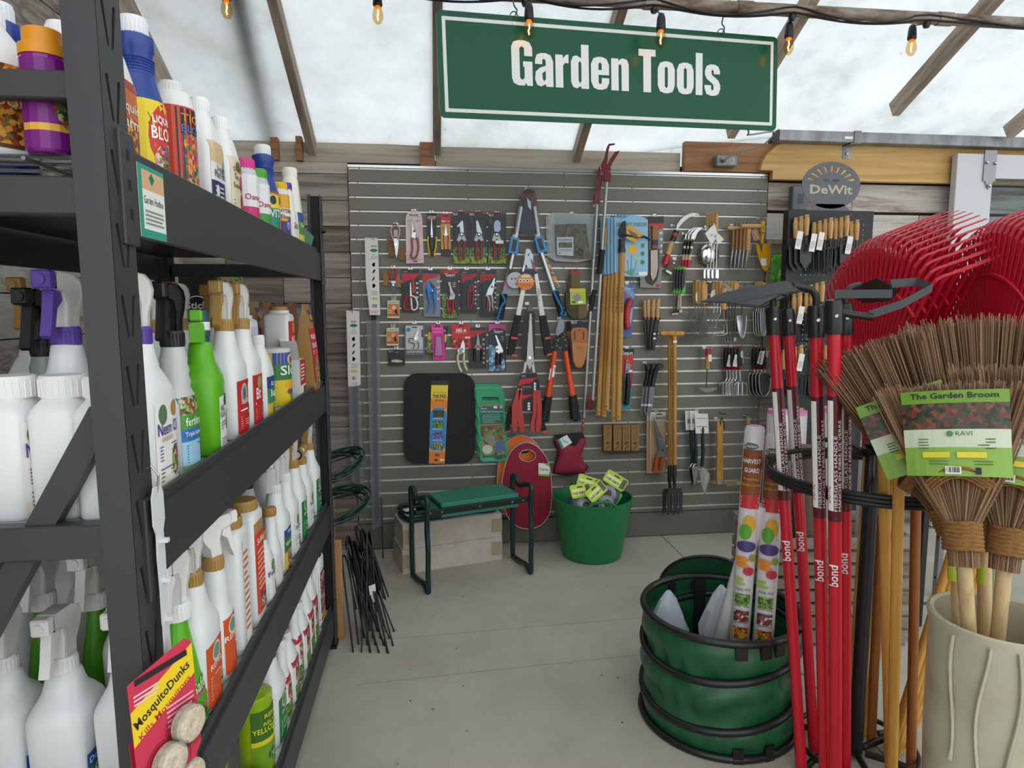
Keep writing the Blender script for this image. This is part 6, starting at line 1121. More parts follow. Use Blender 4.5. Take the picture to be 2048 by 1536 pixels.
# dibbers with T handles
for k in range(5):
    d = 48 * k
    w = WT('dibber',['steel pointed wooden dibber with T handle, rearmost in the row','steel pointed wooden dibber with T handle, second from the back','steel pointed wooden dibber with T handle in the middle','steel pointed wooden dibber with T handle, second from the front','steel pointed wooden dibber with T handle, front of the row'][k],'dibber','c6',1130 + d,330,.025 + .016 * k,'dibbers on one hook',k == 0)
    x = 1125 + d
    wd = BAMH if k == 4 else C(['#8f6a42','#8a6038','#94673f','#9a7045'][k],.5)
    w.rod('shaft',[(x,370),(x - 12,640)],[26 if k == 4 else 22,30 if k == 4 else 24],wd,-.01,12,smooth=False); w.rod('steel_point',[(x - 12,640),(x - 22 - 8,760),(x - 45,895 + (k % 2) * 20)],[29 if k == 4 else 22,18,2],C('#8f9092',.35,.9),-.01,12)
    if k in (0,4): w.rod('cross_handle',[(1040 if k == 0 else 1215,360 if k == 0 else 338),(1190 if k == 0 else 1330,372 if k == 0 else 338),(1240 if k == 0 else 1460,385 if k == 0 else 340)],[24,30,28],BAMH,-.012,12)
    w.rod('hang_loop',[(x + 10,340),(x + 30,270),(x + 50,255)],4,C('#5c4632',.8),-.01,6)
w = WT('hang_tag_card','pair of tan paper tags hanging from the front dibber','tag','c6',1400,380,.10,None,False); w.poly('tag',[(1355,380),(1435,365),(1478,505),(1392,525)],-.002,0,C('#b28468',.7)); w.poly('tag',[(1338,555),(1390,555),(1355,748),(1308,745)],.02,.022,C('#a87c60',.7)); A = w.art(-.002); A.text('Sneeboer',1418,455,14,C('#efe0d0'),w=95,rot=-1.2); A.build('tag_print',w.t)
w = WT('hand_trowel','bright yellow plastic hand trowel hanging at the panel edge','trowel','c6',1495,230,.045)
YT = C('#e0a316',.35)
w.rod('handle',[(1490,275),(1492,400),(1480,560)],[30,30,22,18],YT,-.012,12); [w.disc('grip_hole',x,y,6,-.031,-.026,BK,None,8) for x,y in ((1510,325),(1485,358),(1508,390),(1482,428))]
sc_ = [(1400,560),(1440,575),(1480,690),(1490,575),(1550,555),(1575,640),(1572,800),(1545,880),(1520,912),(1480,860),(1440,760)]
w.poly('blade',sc_,-.016,-.010,YT); w.rod('rolled_edge',[(1400,560),(1425,690),(1445,770),(1485,865),(1520,912)],5,YT,-.018); w.rod('rolled_edge',[(1550,555),(1577,650),(1574,800),(1548,880),(1520,912)],5,YT,-.018); w.rbox('sticker',1462,750,1535,845,14,-.0175,-.0155,PAPER); w.rod('leather_loop',[(1490,285),(1495,240),(1510,230)],5,C('#a06a3a',.8),-.012)
CR.update(d1=(1340,540,3.6636),d2=(1190,560,3.1714),d3=(1190,800,4.0968),d4=(1090,860,3.525))
WIRE = C('#8c8a86',.35,.9)
def hname(base,k,n): return f'{base}, ' + (['front of the row','second from the front','third from the front','fourth from the front','fifth from the front'][k])
# fan weeding rakes
for k,(hx,bx,fl) in enumerate(((245,250,55),(222,230,50),(200,205,45),(185,178,60))):
    w = WT('fan_rake',hname('small fan rake with wooden handle and splayed wire tines',k,4),'hand rake','d1',hx + 8,90,.095 - .02 * k,'small fan rakes on one hook',k == 0)
    w.rod('handle',[(hx,80),(hx - 2,150),(hx - 2,245)],[22,25,27,22],BAMH,-.01,10); w.disc('hang_hole',hx + 14,96,6,-.045,-.02,BK,None,8) if k == 0 else None
    w.rod('shaft',[(hx,245),(bx - 2,310)],[6,4],WIRE,-.01,8,smooth=False)
    if k < 3:
        for j in range(8):
            e = bx - 62 + j * 16 - 10 * k; w.rod('tine',[(bx - 3 + j * .8,300,-.01),((bx + e) / 2 - 2,430,-.014),(e,520,-.012),(e - 6,545,-.022)],2.3,WIRE,-.01,5)
    else:
        for j in range(7): e = 60 + j * 18; w.rod('tine',[(178,290,-.01),((178 + e) / 2 + 5,400,-.012),(e,520,-.01),(e - 8,542,-.02)],2.3,WIRE,-.01,5)
    if k == 2: w.poly('paper_tag',ellp(198,200,26,48,14),-.03,-.028,PAPER); A = w.art(-.03); A.ell(200,205,12,16,C('#e0b030')); A.poly([(180,235),(215,235),(200,215)],C('#5a9a4a')); A.build('tag_print',w.t)
# hand cultivators (bent wire)
for k in range(3):
    hx = 375 - 24 * k
    w = WT('hand_cultivator',hname('hand cultivator with wooden handle and bent wire prongs',k,3),'cultivator','d1',hx,95,.08 - .022 * k,'wire cultivators on one hook',k == 0)
    w.rod('handle',[(hx - 6,85),(hx - 8,160),(hx - 6,240)],[20,22,18],BAMH,-.01,10); w.rod('shaft',[(hx - 8,240),(hx - 12,310)],5,CHROME,-.01,8,smooth=False)
    for j in range(2): w.rod('prong',[(hx - 12,310),(hx - 30 - 10 * j,360),(hx - 45 - 14 * j,420),(hx - 55 - 10 * j,425)],4,CHROME,-.01 - .012 * j,6)
    if k == 2: w.poly('paper_tag',ellp(305,195,26,50,14),-.034,-.032,PAPER); A = w.art(-.034); A.ell(308,200,12,15,C('#e0b030')); A.poly([(285,228),(322,228),(305,208)],C('#5a9a4a')); A.build('tag_print',w.t)
w = WT('hand_cultivator','single turned handle weeder with square bent wire loop','cultivator','d1',388,140,.14)
w.rod('handle',[(388,128),(388,210),(388,290)],[19,21,19],BAMH,-.01,12); w.rod('wire_loop',[(386,295),(390,350),(405,385),(404,470),(310,478),(308,458),(384,448),(386,400)],4.5,CHROME,-.01,6)
w = WT('garden_knife','grey steel blade lying across the wooden handles','knife','d1',420,130,.13,None,False); w.poly('blade',[(385,95),(400,92),(455,140),(462,172),(448,175),(410,150)],-.004,0,C('#6d6e6c',.35,.8))
for k in range(4):
    hx = 482 - 22 * k
    w = WT('hand_weeder',hname('long tined hand weeder with wooden handle',k,4),'weeder','d1',hx,95,.09 - .018 * k,'wooden handled weeders on one hook',k == 0)
    w.rod('handle',[(hx - 4,85),(hx - 6,150),(hx - 6,215)],[20,22,18],BAMH,-.01,10); w.rod('tine',[(hx - 8,215),(hx - 12,350),(hx - 14,495)],5,C('#77756f',.35,.9),-.01,6,smooth=False); w.rbox('tip',hx - 24,495,hx - 4,522,2,-.014,-.008,WIRE)
w = WT('hand_trowel','narrow shiny trowel with turned wooden handle','trowel','d1',525,120,.05)
w.rod('handle',[(523,115),(521,170),(520,240)],[18,21,17],BAMH,-.01,10); w.rod('neck',[(518,240),(522,290),(515,335)],5,DSTEEL,-.01); w.poly('blade',[(478,335),(515,330),(550,335),(545,430),(520,502),(490,440)],-.014,-.011,CHROME); w.rod('rolled_edge',[(478,335),(490,440),(520,502),(545,430),(550,335)],3,CHROME,-.018)
for k in range(4):
    hx = 682 - 17 * k
    w = WT('hand_trowel',hname('bright steel trowel with wooden handle at the panel edge',k,4),'trowel','d1',hx,100,.09 - .02 * k,'bright trowels on one hook',k == 0)
    w.rod('handle',[(hx,90),(hx - 2,130),(hx - 2,230)],[17,20,16],BAMH,-.01,10); w.rod('neck',[(hx - 4,230),(hx - 6,305)],4,STEEL,-.01)
    q = [(hx - 32,305),(hx + 24,303),(hx + 20,400),(hx + 5,470),(hx - 12,482),(hx - 28,440)]; w.poly('blade',q,-.014,-.012,CHROME if k else C('#cfd8e4',.25,.6)); w.rod('rolled_edge',q[:1] + q[5:2:-1] + q[2:1:-1] + q[1:2],2.5,CHROME,-.016)
# red topped hoe, forks and trowels with black grips
w = WT('hand_hoe','small diamond blade hoe with red capped wooden handle','hoe','d1',275,580,.05)
w.rod('handle',[(273,575),(269,720)],[17,17],C('#c08a4a',.45),-.01,12,smooth=False); w.rod('red_cap',[(274,575),(272,628)],19,CARDRED,-.01,12,smooth=False); w.rod('ferrule',[(269,708),(268,722)],18,BAMH,-.01,12,smooth=False); w.rod('shaft',[(268,720),(260,860)],4.5,DSTEEL,-.01,8,smooth=False); w.poly('blade',[(195,858),(265,862),(338,858),(330,876),(262,896),(230,884)],-.016,-.006,C('#77787a',.3,.9)); w.rbox('sticker',268,618,292,668,2,-.0265,-.0255,PAPER); w.rod('hook_bar',[(240,575),(320,572)],3,STEEL,.01)
BG = C('#1b1b1d',.45); RJ = C('#a8232c',.4)
for k in range(5):
    hx = 502 - 22 * k - (6 if k else 0)
    w = WT('hand_fork',hname('steel hand fork with black and red grip',k,5),'hand fork','d1',hx,570,.10 - .018 * k,'black gripped hand forks on one hook',k == 0)
    w.rod('grip',[(hx,570),(hx - 2,640),(hx - 1,718)],[14,20,21,16],BG,-.01,12); w.rod('grip_jacket',[(hx,565),(hx + 1,585)],12,RJ,-.012,10,smooth=False); w.rod('ferrule',[(hx - 1,705),(hx - 1,730)],[19,12],RJ,-.01,12,smooth=False)
    if k == 0: w.poly('grip_inlay',ellp(508,615,9,28,12),-.033,-.026,C('#b9bab8',.4)); w.rod('wire_clip',[(521,590),(523,680)],3,STEEL,-.02)
    if k in (1,3): w.poly('paper_tag',[(hx - 16,618),(hx + 14,614),(hx - 2,706),(hx - 34,702)],-.033,-.031,TAGW); A = w.art(-.033); A.lines(hx - 20,640,hx + 2,690,4,GREYTXT,.3); A.build('tag_print',w.t)
    w.rod('shaft',[(hx,730),(hx + 4,790),(hx + 6 - (k > 0) * 14,812)],[9,7],CHROME,-.01,8); sx = hx + 8 - (k > 0) * 16
    w.rod('crossbar',[(sx - 44,900),(sx - 42,840),(sx,815),(sx + 44,840),(sx + 46,915)],4.5,CHROME,-.01,6); w.rod('tine',[(sx - 14,822),(sx - 16,915)],4.5,CHROME,-.01,6,smooth=False); w.rod('tine',[(sx + 14,822),(sx + 15,918)],4.5,CHROME,-.01,6,smooth=False)
for k in range(4):
    hx = 686 - 25 * k
    w = WT('hand_trowel',hname('steel trowel with black and red grip',k,4),'trowel','d1',hx,570,.09 - .02 * k,'black gripped trowels on one hook',k == 0)
    w.rod('grip',[(hx,570),(hx - 2,640),(hx - 1,718)],[13,19,20,15],BG,-.01,12); w.rod('grip_jacket',[(hx,565),(hx + 1,585)],11,RJ,-.012,10,smooth=False); w.rod('ferrule',[(hx - 1,702),(hx - 1,728)],[18,11],RJ,-.01,12,smooth=False)
    if k == 0: w.poly('grip_inlay',ellp(692,615,8,28,12),-.033,-.026,C('#b9bab8',.4))
    if k == 1: w.poly('paper_tag',[(630,592),(667,588),(645,690),(608,680)],-.05,-.048,TAGW); A = w.art(-.05); [A.rect(617 + j * 2 + 2,680 - j * 14,632 + j * 2,672 - j * 14,INK) for j in range(6)]; A.build('tag_print',w.t)
    w.rod('shaft',[(hx - 2,728),(hx,765)],[8,6],CHROME,-.01,8); q = [(hx - 42,770),(hx - 10,752),(hx + 28,756),(hx + 40,790),(hx + 36,870),(hx + 12,915),(hx - 12,922),(hx - 38,880)]; w.poly('blade',q,-.015,-.012,C('#7d8084',.25,.9) if k else C('#b0b2b4',.2,.9)); w.rod('rolled_edge',q[1:2] + q[0:1] + q[7:3:-1] + q[3:2:-1],2.8,CHROME,-.016)
# ---- saws, knives, T-handled tools (crop d2)
w = WT('folding_saw_package','blue card with red folding pruning saw','package','d2',212,25,.03,GRP)
w.poly('backing_card',[(172,35),(257,25),(232,360),(165,362)],0,.003,C('#4b66a8',.4)); A = w.art(); A.poly([(172,35),(200,33),(250,80),(246,120),(174,60)],C('#7aa0d0')); A.text('Zenport',212,62,16,C('#cfd8ea'),w=62); A.ell(208,100,14,12,C('#c85a7a')); A.build('print',w.t)
w.rod('handle',[(225,120),(205,170),(196,240),(205,310)],[17,22,20,19,20],C('#b5343c',.4),-.014,10); w.poly('blade',[(222,170),(238,180),(230,260),(215,310),(210,240)],-.01,-.007,GREYMETAL); w.disc('pivot',223,130,6,-.036,-.028,DSTEEL); w.disc('end_hole',206,303,6,-.036,-.028,C('#4a1a20'))
for k in range(4):
    hx,ty = (312,335,370,402)[k],(130,122,124,118)[k]; bx = (330,345,355,372)[k]
    w = WT('pruning_knife',['rearmost tan handled garden knife in black sheath','tan handled garden knife in black sheath beside the rearmost','tan handled garden knife third in the bundle','front tan handled garden knife with price stickers on sheath'][k],'knife','d2',(hx + bx) / 2,240,.03 + .01 * k,'sheathed garden knives on one hook',k == 1)
    w.rod('handle',[(hx,ty),(hx - 2 + (bx - hx) * .2,ty + 60),(hx + (bx - hx) * .3,250)],[10,13,12,11],C('#c59a66',.5),-.008,10); w.poly('sheath',[(hx + (bx - hx) * .3 - 13,250),(hx + (bx - hx) * .3 + 13,250),(bx + 10,400),(bx,448),(bx - 12,440),(bx - 14,380)],-.014,0,BK); w.rod('sheath_strap',[(hx + (bx - hx) * .3 - 14,243),(hx + (bx - hx) * .3 + 14,243)],10,BK,-.009,8,smooth=False)
    if k == 3: [w.rbox('price_sticker',364,y,380,y + 12,1,-.0155,-.0145,PAPER) for y in (335,364)]
w = WT('pruning_saw_package','red and teal card with black toothed pruning saw','package','d2',208,440,.028,GRP)
w.poly('backing_card',[(170,440),(248,436),(222,825),(165,820)],0,.003,C('#c4323e',.4)); A = w.art(); A.poly([(170,440),(248,436),(246,475),(170,482)],BK); A.text('Zenport',205,475,24,C('#e0e0de'),w=70,bold=.02); A.poly([(166,700),(236,690),(222,825),(165,820)],C('#3f8f94')); A.build('print',w.t)
w.poly('blade',[(192,525),(222,530),(222,590),(190,640),(186,600)],-.012,-.008,GREYMETAL); w.rod('handle',[(205,590),(205,680),(195,790)],[13,17,17,16],BK,-.014,10); w.poly('toothed_edge',[(170 + (j % 2) * 8,600 + j * 16) for j in range(12)] + [(186,790),(190,600)],-.01,-.006,C('#4a4a4a',.5)); w.disc('screw',200,512,9,-.014,-.005,C('#b08a30',.4,.7)); w.rbox('price_sticker',203,568,226,582,1,-.032,-.031,PAPER)
for k in range(3):
    d = 22 * k
    w = WT('dibber_knife',['black handled bulb knife with clear tipped blade, rearmost','black handled bulb knife with clear tipped blade, middle','black handled bulb knife with clear tipped blade, front'][k],'knife','d2',325 + d,535,.03 + .016 * k,'black handled knives on one hook',k == 0)
    w.rod('handle',[(330 + d * 1.5,540),(330 + d,600),(315 + d,675)],[18,15,14,16],BK,-.01,10); w.disc('handle_knob',335 + d * 1.6,545,19,-.03,-.004,BK); w.poly('blade',[(300 + d,672),(330 + d,676),(312 + d * 1.2,800),(292 + d * 1.2,858),(284 + d,830)],-.012,-.008,C('#8f9194',.3,.7)); w.rbox('price_sticker',288 + d,785,310 + d,797,1,-.0135,-.0125,PAPER)
SPD = noisy('spade_wood',[(.3,'#a8742f'),(.5,'#c08a40'),(.7,'#cc9c55')],(30,30,4),4,.45,.08)
for k in range(2):
    d = 30 * k
    w = WT('transplanting_fork',['wooden T handled planting fork half hidden behind its twin with the price sticker','wooden T handled planting fork with a price sticker on its shaft, front of two'][k],'garden fork','d2',470 + d,340,.06 + .035 * k,'wooden T handled planting forks')
    w.rod('shaft',[(470 + d,355),(472 + d,700),(470 + d,1215)],13.5,SPD,-.01,12,smooth=False)
    if k == 1: w.rod('cross_handle',[(412,342),(440,338),(520,340),(558,340)],[14,17,17,15],SPD,-.008,12); w.rbox('price_sticker',486,383,510,397,1,-.0255,-.0245,PAPER)
    else: w.rod('cross_handle',[(420,336),(500,336)],13,SPD,-.004,12,smooth=False)
    w.rod('socket',[(470 + d,1150),(470 + d,1190),(468 + d,1270),(472 + d,1320)],[4,14,15,10,7],C('#3a3a3a',.5,.5),-.012,12)
    q = 470 + d; FK = C('#4b4b4c',.45,.6); yb = 1320
    w.poly('head_plate',[(q - 42,yb),(q + 42,yb - 4),(q + 44,yb + 30),(q + 20,yb + 34),(q - 20,yb + 34),(q - 44,yb + 30)],-.02,-.014,FK)
    for x in (-36,0,36): w.poly('tine',[(q + x - 13,yb + 20),(q + x + 13,yb + 20),(q + x + 10,yb + 130),(q + x + 13,yb + 160),(q + x,yb + 140),(q + x - 12,yb + 165),(q + x - 11,yb + 100)],-.019,-.014,FK)
# ---- lower goods (crop d3)
w = WT('acrylic_shelf','thin clear shelf clipped on the slatwall holding four small boxes','shelf','d3',215,412,.012); w.poly('tray',[(45,404),(395,402),(390,412),(80,424)],-.075,.012,clear_plastic());
for k in range(4):
    x0 = (60,140,213,284)[k]
    w = WT('tool_box',['small kraft box printed with a tool drawing, first on the shelf','small kraft box printed with a tool drawing, second on the shelf','small kraft box printed with a tool drawing, third on the shelf','small kraft box printed with a tool drawing, last on the shelf'][k],'box','d3',x0 + 35,405,.03 + .006 * (k == 1),'small kraft boxes on the clear shelf',False)
    w.poly('carton',[(x0,200),(x0 + 67,200),(x0 + 65,405),(x0 + 2,407)],-.03,.018,C('#94703f',.75)); A = w.art(-.03); A.lines(x0 + 10,210,x0 + 58,240,3,C('#5a3f20'),.3); [A.rect(x0 + 18 + j * 14,250,x0 + 21 + j * 14,320,C('#5a3f20')) for j in range(3)]; A.poly([(x0 + 10,345),(x0 + 40,330),(x0 + 50,345),(x0 + 30,360)],C('#5a3f20')); A.poly([(x0 + 15,395),(x0 + 45,360),(x0 + 50,364),(x0 + 20,400)],C('#5a3f20')); A.build('print',w.t)
for k in (1,0):
    d = -26 * k
    w = WT('shear_package',['tan card with orange handled grass shears, front of two','tan card with orange handled grass shears behind the front one'][k],'package','d3',520 + d,105,.05 - .02 * k,GRP,k == 0)
    w.poly('backing_card',[(450 + d,98),(582 + d,98),(578 + d,600),(448 + d,598)],0,.003,C('#d2a988',.5)); A = w.art(); A.poly([(450 + d,98),(582 + d,98),(581 + d,170),(450 + d,172)],C('#d8d0c4')); A.text('BAHCO',535 + d,157,18,INK,w=72,bold=.04); A.poly(rrect(500 + d,112,550 + d,120,4),BK); A.build('print',w.t)
    if k == 0:
        w.poly('blade',[(470,130),(485,160),(545,310),(540,330),(500,320),(490,270)],-.02,-.014,STEEL); w.poly('gear_housing',[(500,310),(545,320),(555,380),(545,420),(515,400),(505,360)],-.03,-.01,GREYMETAL); w.poly('yoke',[(495,440),(520,395),(560,410),(550,465),(500,455)],-.026,-.01,C('#b9bcbc',.3,.9)); w.disc('pivot',540,400,7,-.034,-.028,DSTEEL)
        w.rod('handle',[(500,450),(490,500),(475,580)],[18,20,16],C('#c85a28',.4),-.02,10); w.rod('handle',[(540,465),(535,510),(525,575)],[16,18,14],C('#c85a28',.4),-.018,10); w.blister(458,120,572,592,.04,14)
for k in range(3):
    cx = (760,800,868)[k]; hx = (785,815,878)[k]
    w = WT('hand_trowel',['green handled trowel on white card, rearmost of three','green handled trowel on white card, middle of three','green handled transplanting trowel with scale on blade, front'][k],'trowel','d3',cx,100,.03 + .02 * k,'green handled trowels on white cards',k == 2)
    w.poly('header_card',[(cx - 28 - 30 * (k == 2),85 + 22 * (k == 2)),(cx + 40 + 10 * (k == 2),88 + 22 * (k == 2)),(cx + 42 + 16 * (k == 2),240 + 30 * (k == 2)),(cx - 22 - 28 * (k == 2),245 + 25 * (k == 2))],-.012,-.010,TAGW); A = w.art(-.012)
    if k == 2: A.lines(825,140,910,155,1,GREYTXT,.3); A.lines(825,208,915,222,1,C('#6a7a6a'),.4); A.rect(858,238,890,258,GREYTXT)
    else: A.rect(cx - 10,150,cx + 15,190,GREYTXT)
    A.build('card_print',w.t)
    GH = C('#12302f',.4)
    w.rod('handle',[(hx,220),(hx + (0,4,2)[k],380),(hx + (6,8,5)[k],420),(hx + (10,6,-6)[k],540)],[12,15,15,14],GH,-.006,10)
    bx,by = ((795,515),(815,520),(870,550))[k]
    q = [(bx - 30,by + 40),(bx - 8,by),(bx + 12,by),(bx + 22,by + 20),(bx + 14,by + 120),(bx - 5,by + 195)] if k < 2 else [(848,590),(865,550),(885,550),(930,600),(925,650),(892,768),(862,680)]
    w.poly('blade',q,-.014,-.010,CHROME if k else DSTEEL); w.rod('rolled_edge',q,3,CHROME,-.016,5,smooth=False)
    if k == 2: A = w.art(-.0145); [A.rect(878,600 + j * 18,892,604 + j * 18,GREYTXT) for j in range(6)]; A.build('blade_scale',w.t)
w = WT('hand_cultivator','flat wooden handled claw rake with bronze tines','hand rake','d3',1015,170,.05)
w.poly('handle',[(988,175),(1034,168),(1036,400),(1036,660),(984,655),(990,420)],-.022,-.006,SPD); w.poly('ferrule',[(986,645),(1036,645),(1034,685),(988,682)],-.026,-.003,C('#a8a39a',.4,.7)); w.poly('rake_blade',[(1040,655),(1110,645),(1165,630),(1190,640),(1150,672),(1075,688),(1040,685)],-.06,-.055,C('#8f8468',.4,.7)); w.poly('pick_blade',[(985,655),(925,665),(960,680),(985,680)],-.02,-.012,C('#8f8468',.4,.7))
for j in range(4): w.rod('tine',[(1045,662 + j * 5,-.03),(1110,655 + j * 7,-.055),(1188,636 + j * 10,-.07)],3,C('#a0977c',.4,.8),-.03,5)
w.rod('leather_thong',[(1015,200),(1020,140),(1040,180),(1048,235)],4,BK,-.024); w.rod('leather_thong',[(1005,90),(1020,110),(1065,108)],4,BK,-.02)
w = WT('garden_marker','small pale wooden marker hung on an empty hook','marker','d3',1250,140,.03); w.rod('marker',[(1248,140),(1250,190)],16,BAMH,-.01,10,smooth=False)
# burgundy knee pads hanging
w = WT('knee_pads','pair of burgundy strap-on knee pads with paper tag','knee pads','d4',170,60,.04)
KP = C('#8c1838',.7)
w.poly('strap_backing',[(62,35),(260,15),(285,60),(262,105),(250,220),(305,255),(290,280),(260,300),(160,325),(60,305),(65,235),(90,150),(60,95)],-.012,0,C('#17171a',.7)); w.poly('rear_pad',[(262,90),(285,70),(250,180),(290,260),(270,270),(235,210)],-.016,-.002,KP)
rg = []
base = [(62,60),(130,55),(165,100),(205,110),(240,60),(280,55),(278,100),(245,150),(250,210),(280,270),(275,305),(160,300),(62,295),(70,240),(95,170),(85,115)]
for sc_,y in ((1,-.012),(1,-.022),(.9,-.03),(.6,-.035)): rg.append([((w.L(168 + (x - 168) * sc_,190 + (z - 190) * sc_))[0],y,(w.L(168,190 + (z - 190) * sc_))[1]) for x,z in base])
MB().loft(rg).build('front_pad',KP,w.t,50); w.rod('pad_seam',[(90,215),(110,270),(170,288),(225,265),(245,215)],3,C('#6a1028',.7),-.03,6); w.poly('hang_tag',[(80,62),(145,25),(182,80),(112,125)],-.037,-.035,C('#dfe8e2',.5)); A = w.art(-.037); A.text('Terra',128,78,17,INK,w=52,rot=-.4); A.poly([(80,62),(95,54),(125,115),(112,125)],C('#3f9a9a')); A.build('tag_print',w.t)
# chrome hooks that carry everything
hk = None
for P,off in HOOKS:
    L_ = max(off,.02) + .028
    o = thing('slatwall_hook','small chrome slatwall hook carrying hung goods','hook',(P.x,WY,P.z),group='chrome hooks on the slatwall')
    MB().box((-.012,-.003,-.003),(.012,.001,.014)).build('plate',STEEL,o); MB().tube([(0,-.002,.004),(0,-L_,.004),(0,-L_ - .008,.016)],.0022,6).build('prong',CHROME,o,50)
# ================================================================== things on the floor
DG = C('#12302e',.4); GSEAT = C('#2c7a64',.55)
st = thing('kneeler_stool','green folding garden kneeler stool with dark tubular legs','stool',(0,0,0))
NL,RL,NR,RR = V((-.028,3.105,0)),V((-.114,3.348,0)),V((.508,3.279,0)),V((.439,3.534,0))
for a,b in ((NL,RL),(NR,RR)):
    u = (b - a).normalized()
    def q(f,z): return a + (b - a) * f + V((0,0,z))
    pts = [q(.04,.30),q(0,.22),q(.03,.1),q(.02,.03),q(.06,.012),q(.3,.03),q(.55,.02),q(.94,.012),q(.98,.03),q(.99,.1),q(1,.22),q(.97,.36),q(1,.45),q(.96,.478),q(.8,.478),q(.65,.445),q(.4,.46),q(.2,.478),q(.05,.482),q(.0,.46),q(.03,.38)]
    MB().tube(smooth_path(pts + [pts[0]],3)[:-1],.0135,10,closed=True).build('leg_frame',DG,st,50)
ex = (NR - NL).normalized(); ey = V((-ex.y,ex.x,0)); so = NL + ex * .055 + ey * .012
def sbox(t,name,x0,y0,z0,x1,y1,z1,mat,o=so,bev=.003):
    M_ = Matrix((ex,ey,V((0,0,1)))).transposed().to_4x4(); M_.translation = o
    return MB().box((x0,y0,z0),(x1,y1,z1),None,M_,bev).build(name,mat,t)
sbox(st,'seat_pad',.02,.0,.425,.44,.215,.447,GSEAT); sbox(st,'seat_board',.02,.0,.375,.44,.215,.395,C('#2f6f5d',.6)); sbox(st,'seat_pad',-.04,.03,.412,.02,.19,.424,C('#24604f',.6))
for y_ in (-.008,.212):
    r_ = sbox(st,'side_rail',-.055,y_,.395,.51,y_ + .014,.425,C('#0d1f1e',.4));
    for x_ in (-.04,.02,.22,.4,.46): MB().lathe([(.007,0),(.006,.003)],8,None,T(*(so + ex * x_ + ey * (y_ - .001) + V((0,0,.41)))) @ Rz(math.atan2(ex.y,ex.x)) @ Rx(PI / 2)).build('rivet',STEEL,r_)
# two cartons and the folded kneeler on them
bo = V((-.165,3.374,0)); bx_ = V((.571,.151,0)); by_ = V((-.06,.2,0))
CB = noisy('carton',[(.3,'#b9b1a2'),(.6,'#cbc4b6')],(9,9,9),4,.8); exb = bx_.normalized(); eyb = V((-exb.y,exb.x,0))
for i,lab_ in enumerate(('lower long off-white cardboard carton on the floor','upper long off-white cardboard carton with folded kneeler on top')):
    t = thing('carton',lab_,'box',bo,(0,0,math.atan2(exb.y,exb.x)),'stacked cartons')
    MB().box((.006 * i,.005 * i,.132 * i + .001 * i),(.562,.225,.132 * (i + 1))).build('carton_body',CB,t)
    for x0,x1 in ((-.001,.06),(.50,.563)): MB().box((x0 + .006 * i,-.0012 + .005 * i,.132 * i + .03),(x1,.0,.132 * i + .105)).build('tape',C('#ab9f86',.3),t)
    MB().box((.006 * i - .001,.02,.132 * i + .1),(.006 * i,.21,.132 * i + .128)).build('tape',C('#ab9f86',.3),t)
    if i: MB().box((.01,.008,.2645),(.556,.22,.2655)).build('white_top',C('#c9cad0',.5),t)
fk = thing('folded_kneeler','second kneeler folded flat on top of the cartons','stool',bo + V((0,0,.268)),(0,0,math.atan2(exb.y,exb.x)))
for dz,sh in ((.0,0),(.034,.03)):
    MB().tube(smooth_path([(.05 + sh,.03,dz + .014),(.03,.1,dz + .014),(.05,.19,dz + .014),(.3,.2,dz + .014),(.52,.19,dz + .014),(.55 - sh,.1,dz + .014),(.52,.03,dz + .014),(.4,.045,dz + .014),(.2,.03,dz + .014),(.05 + sh,.03,dz + .014)],4),.013,8).build('leg_frame',DG,fk,50)
MB().box((.12,.05,.066),(.46,.19,.082),bev=.003).build('seat_board',C('#1d3f38',.6),fk); MB().box((.04,.02,.06),(.1,.06,.064),M=Rz(.3)).build('paper_tag',PAPER,fk)
# rubber tub
tub = thing('flexible_tub','round green flexible rubber tub with moulded handles','tub',(.895,3.53,0)); GT_ = C('#1c7a45',.4)
MB().lathe([(.155,0),(.168,.004),(.19,.12),(.214,.27),(.226,.335),(.226,.342),(.219,.342),(.207,.27),(.185,.12),(.16,.012),(.0,.012)],48,caps=False).build('body',GT_,tub,50)
for s_ in (-1,1): MB().tube(smooth_path([(-.075,s_ * .212,.335),(-.05,s_ * .22,.362),(0,s_ * .228,.372),(.05,s_ * .22,.362),(.075,s_ * .212,.335)],4),.009,8).build('handle',GT_,tub,50)
kp = [(.80,3.47,.34,.35,.0,'#4a5a70','knee pad pack with grey shell and flame print at tub edge'),(.855,3.53,.37,-.2,.3,'#23418f','knee pad pack with bright blue sleeve'),(.90,3.45,.35,.5,-.5,'#3a4048','knee pad pack with tilted lime card in the middle of the tub'),(1.0,3.51,.39,-.45,.5,'#5a6068','large knee pad pack with lime green sleeve')]
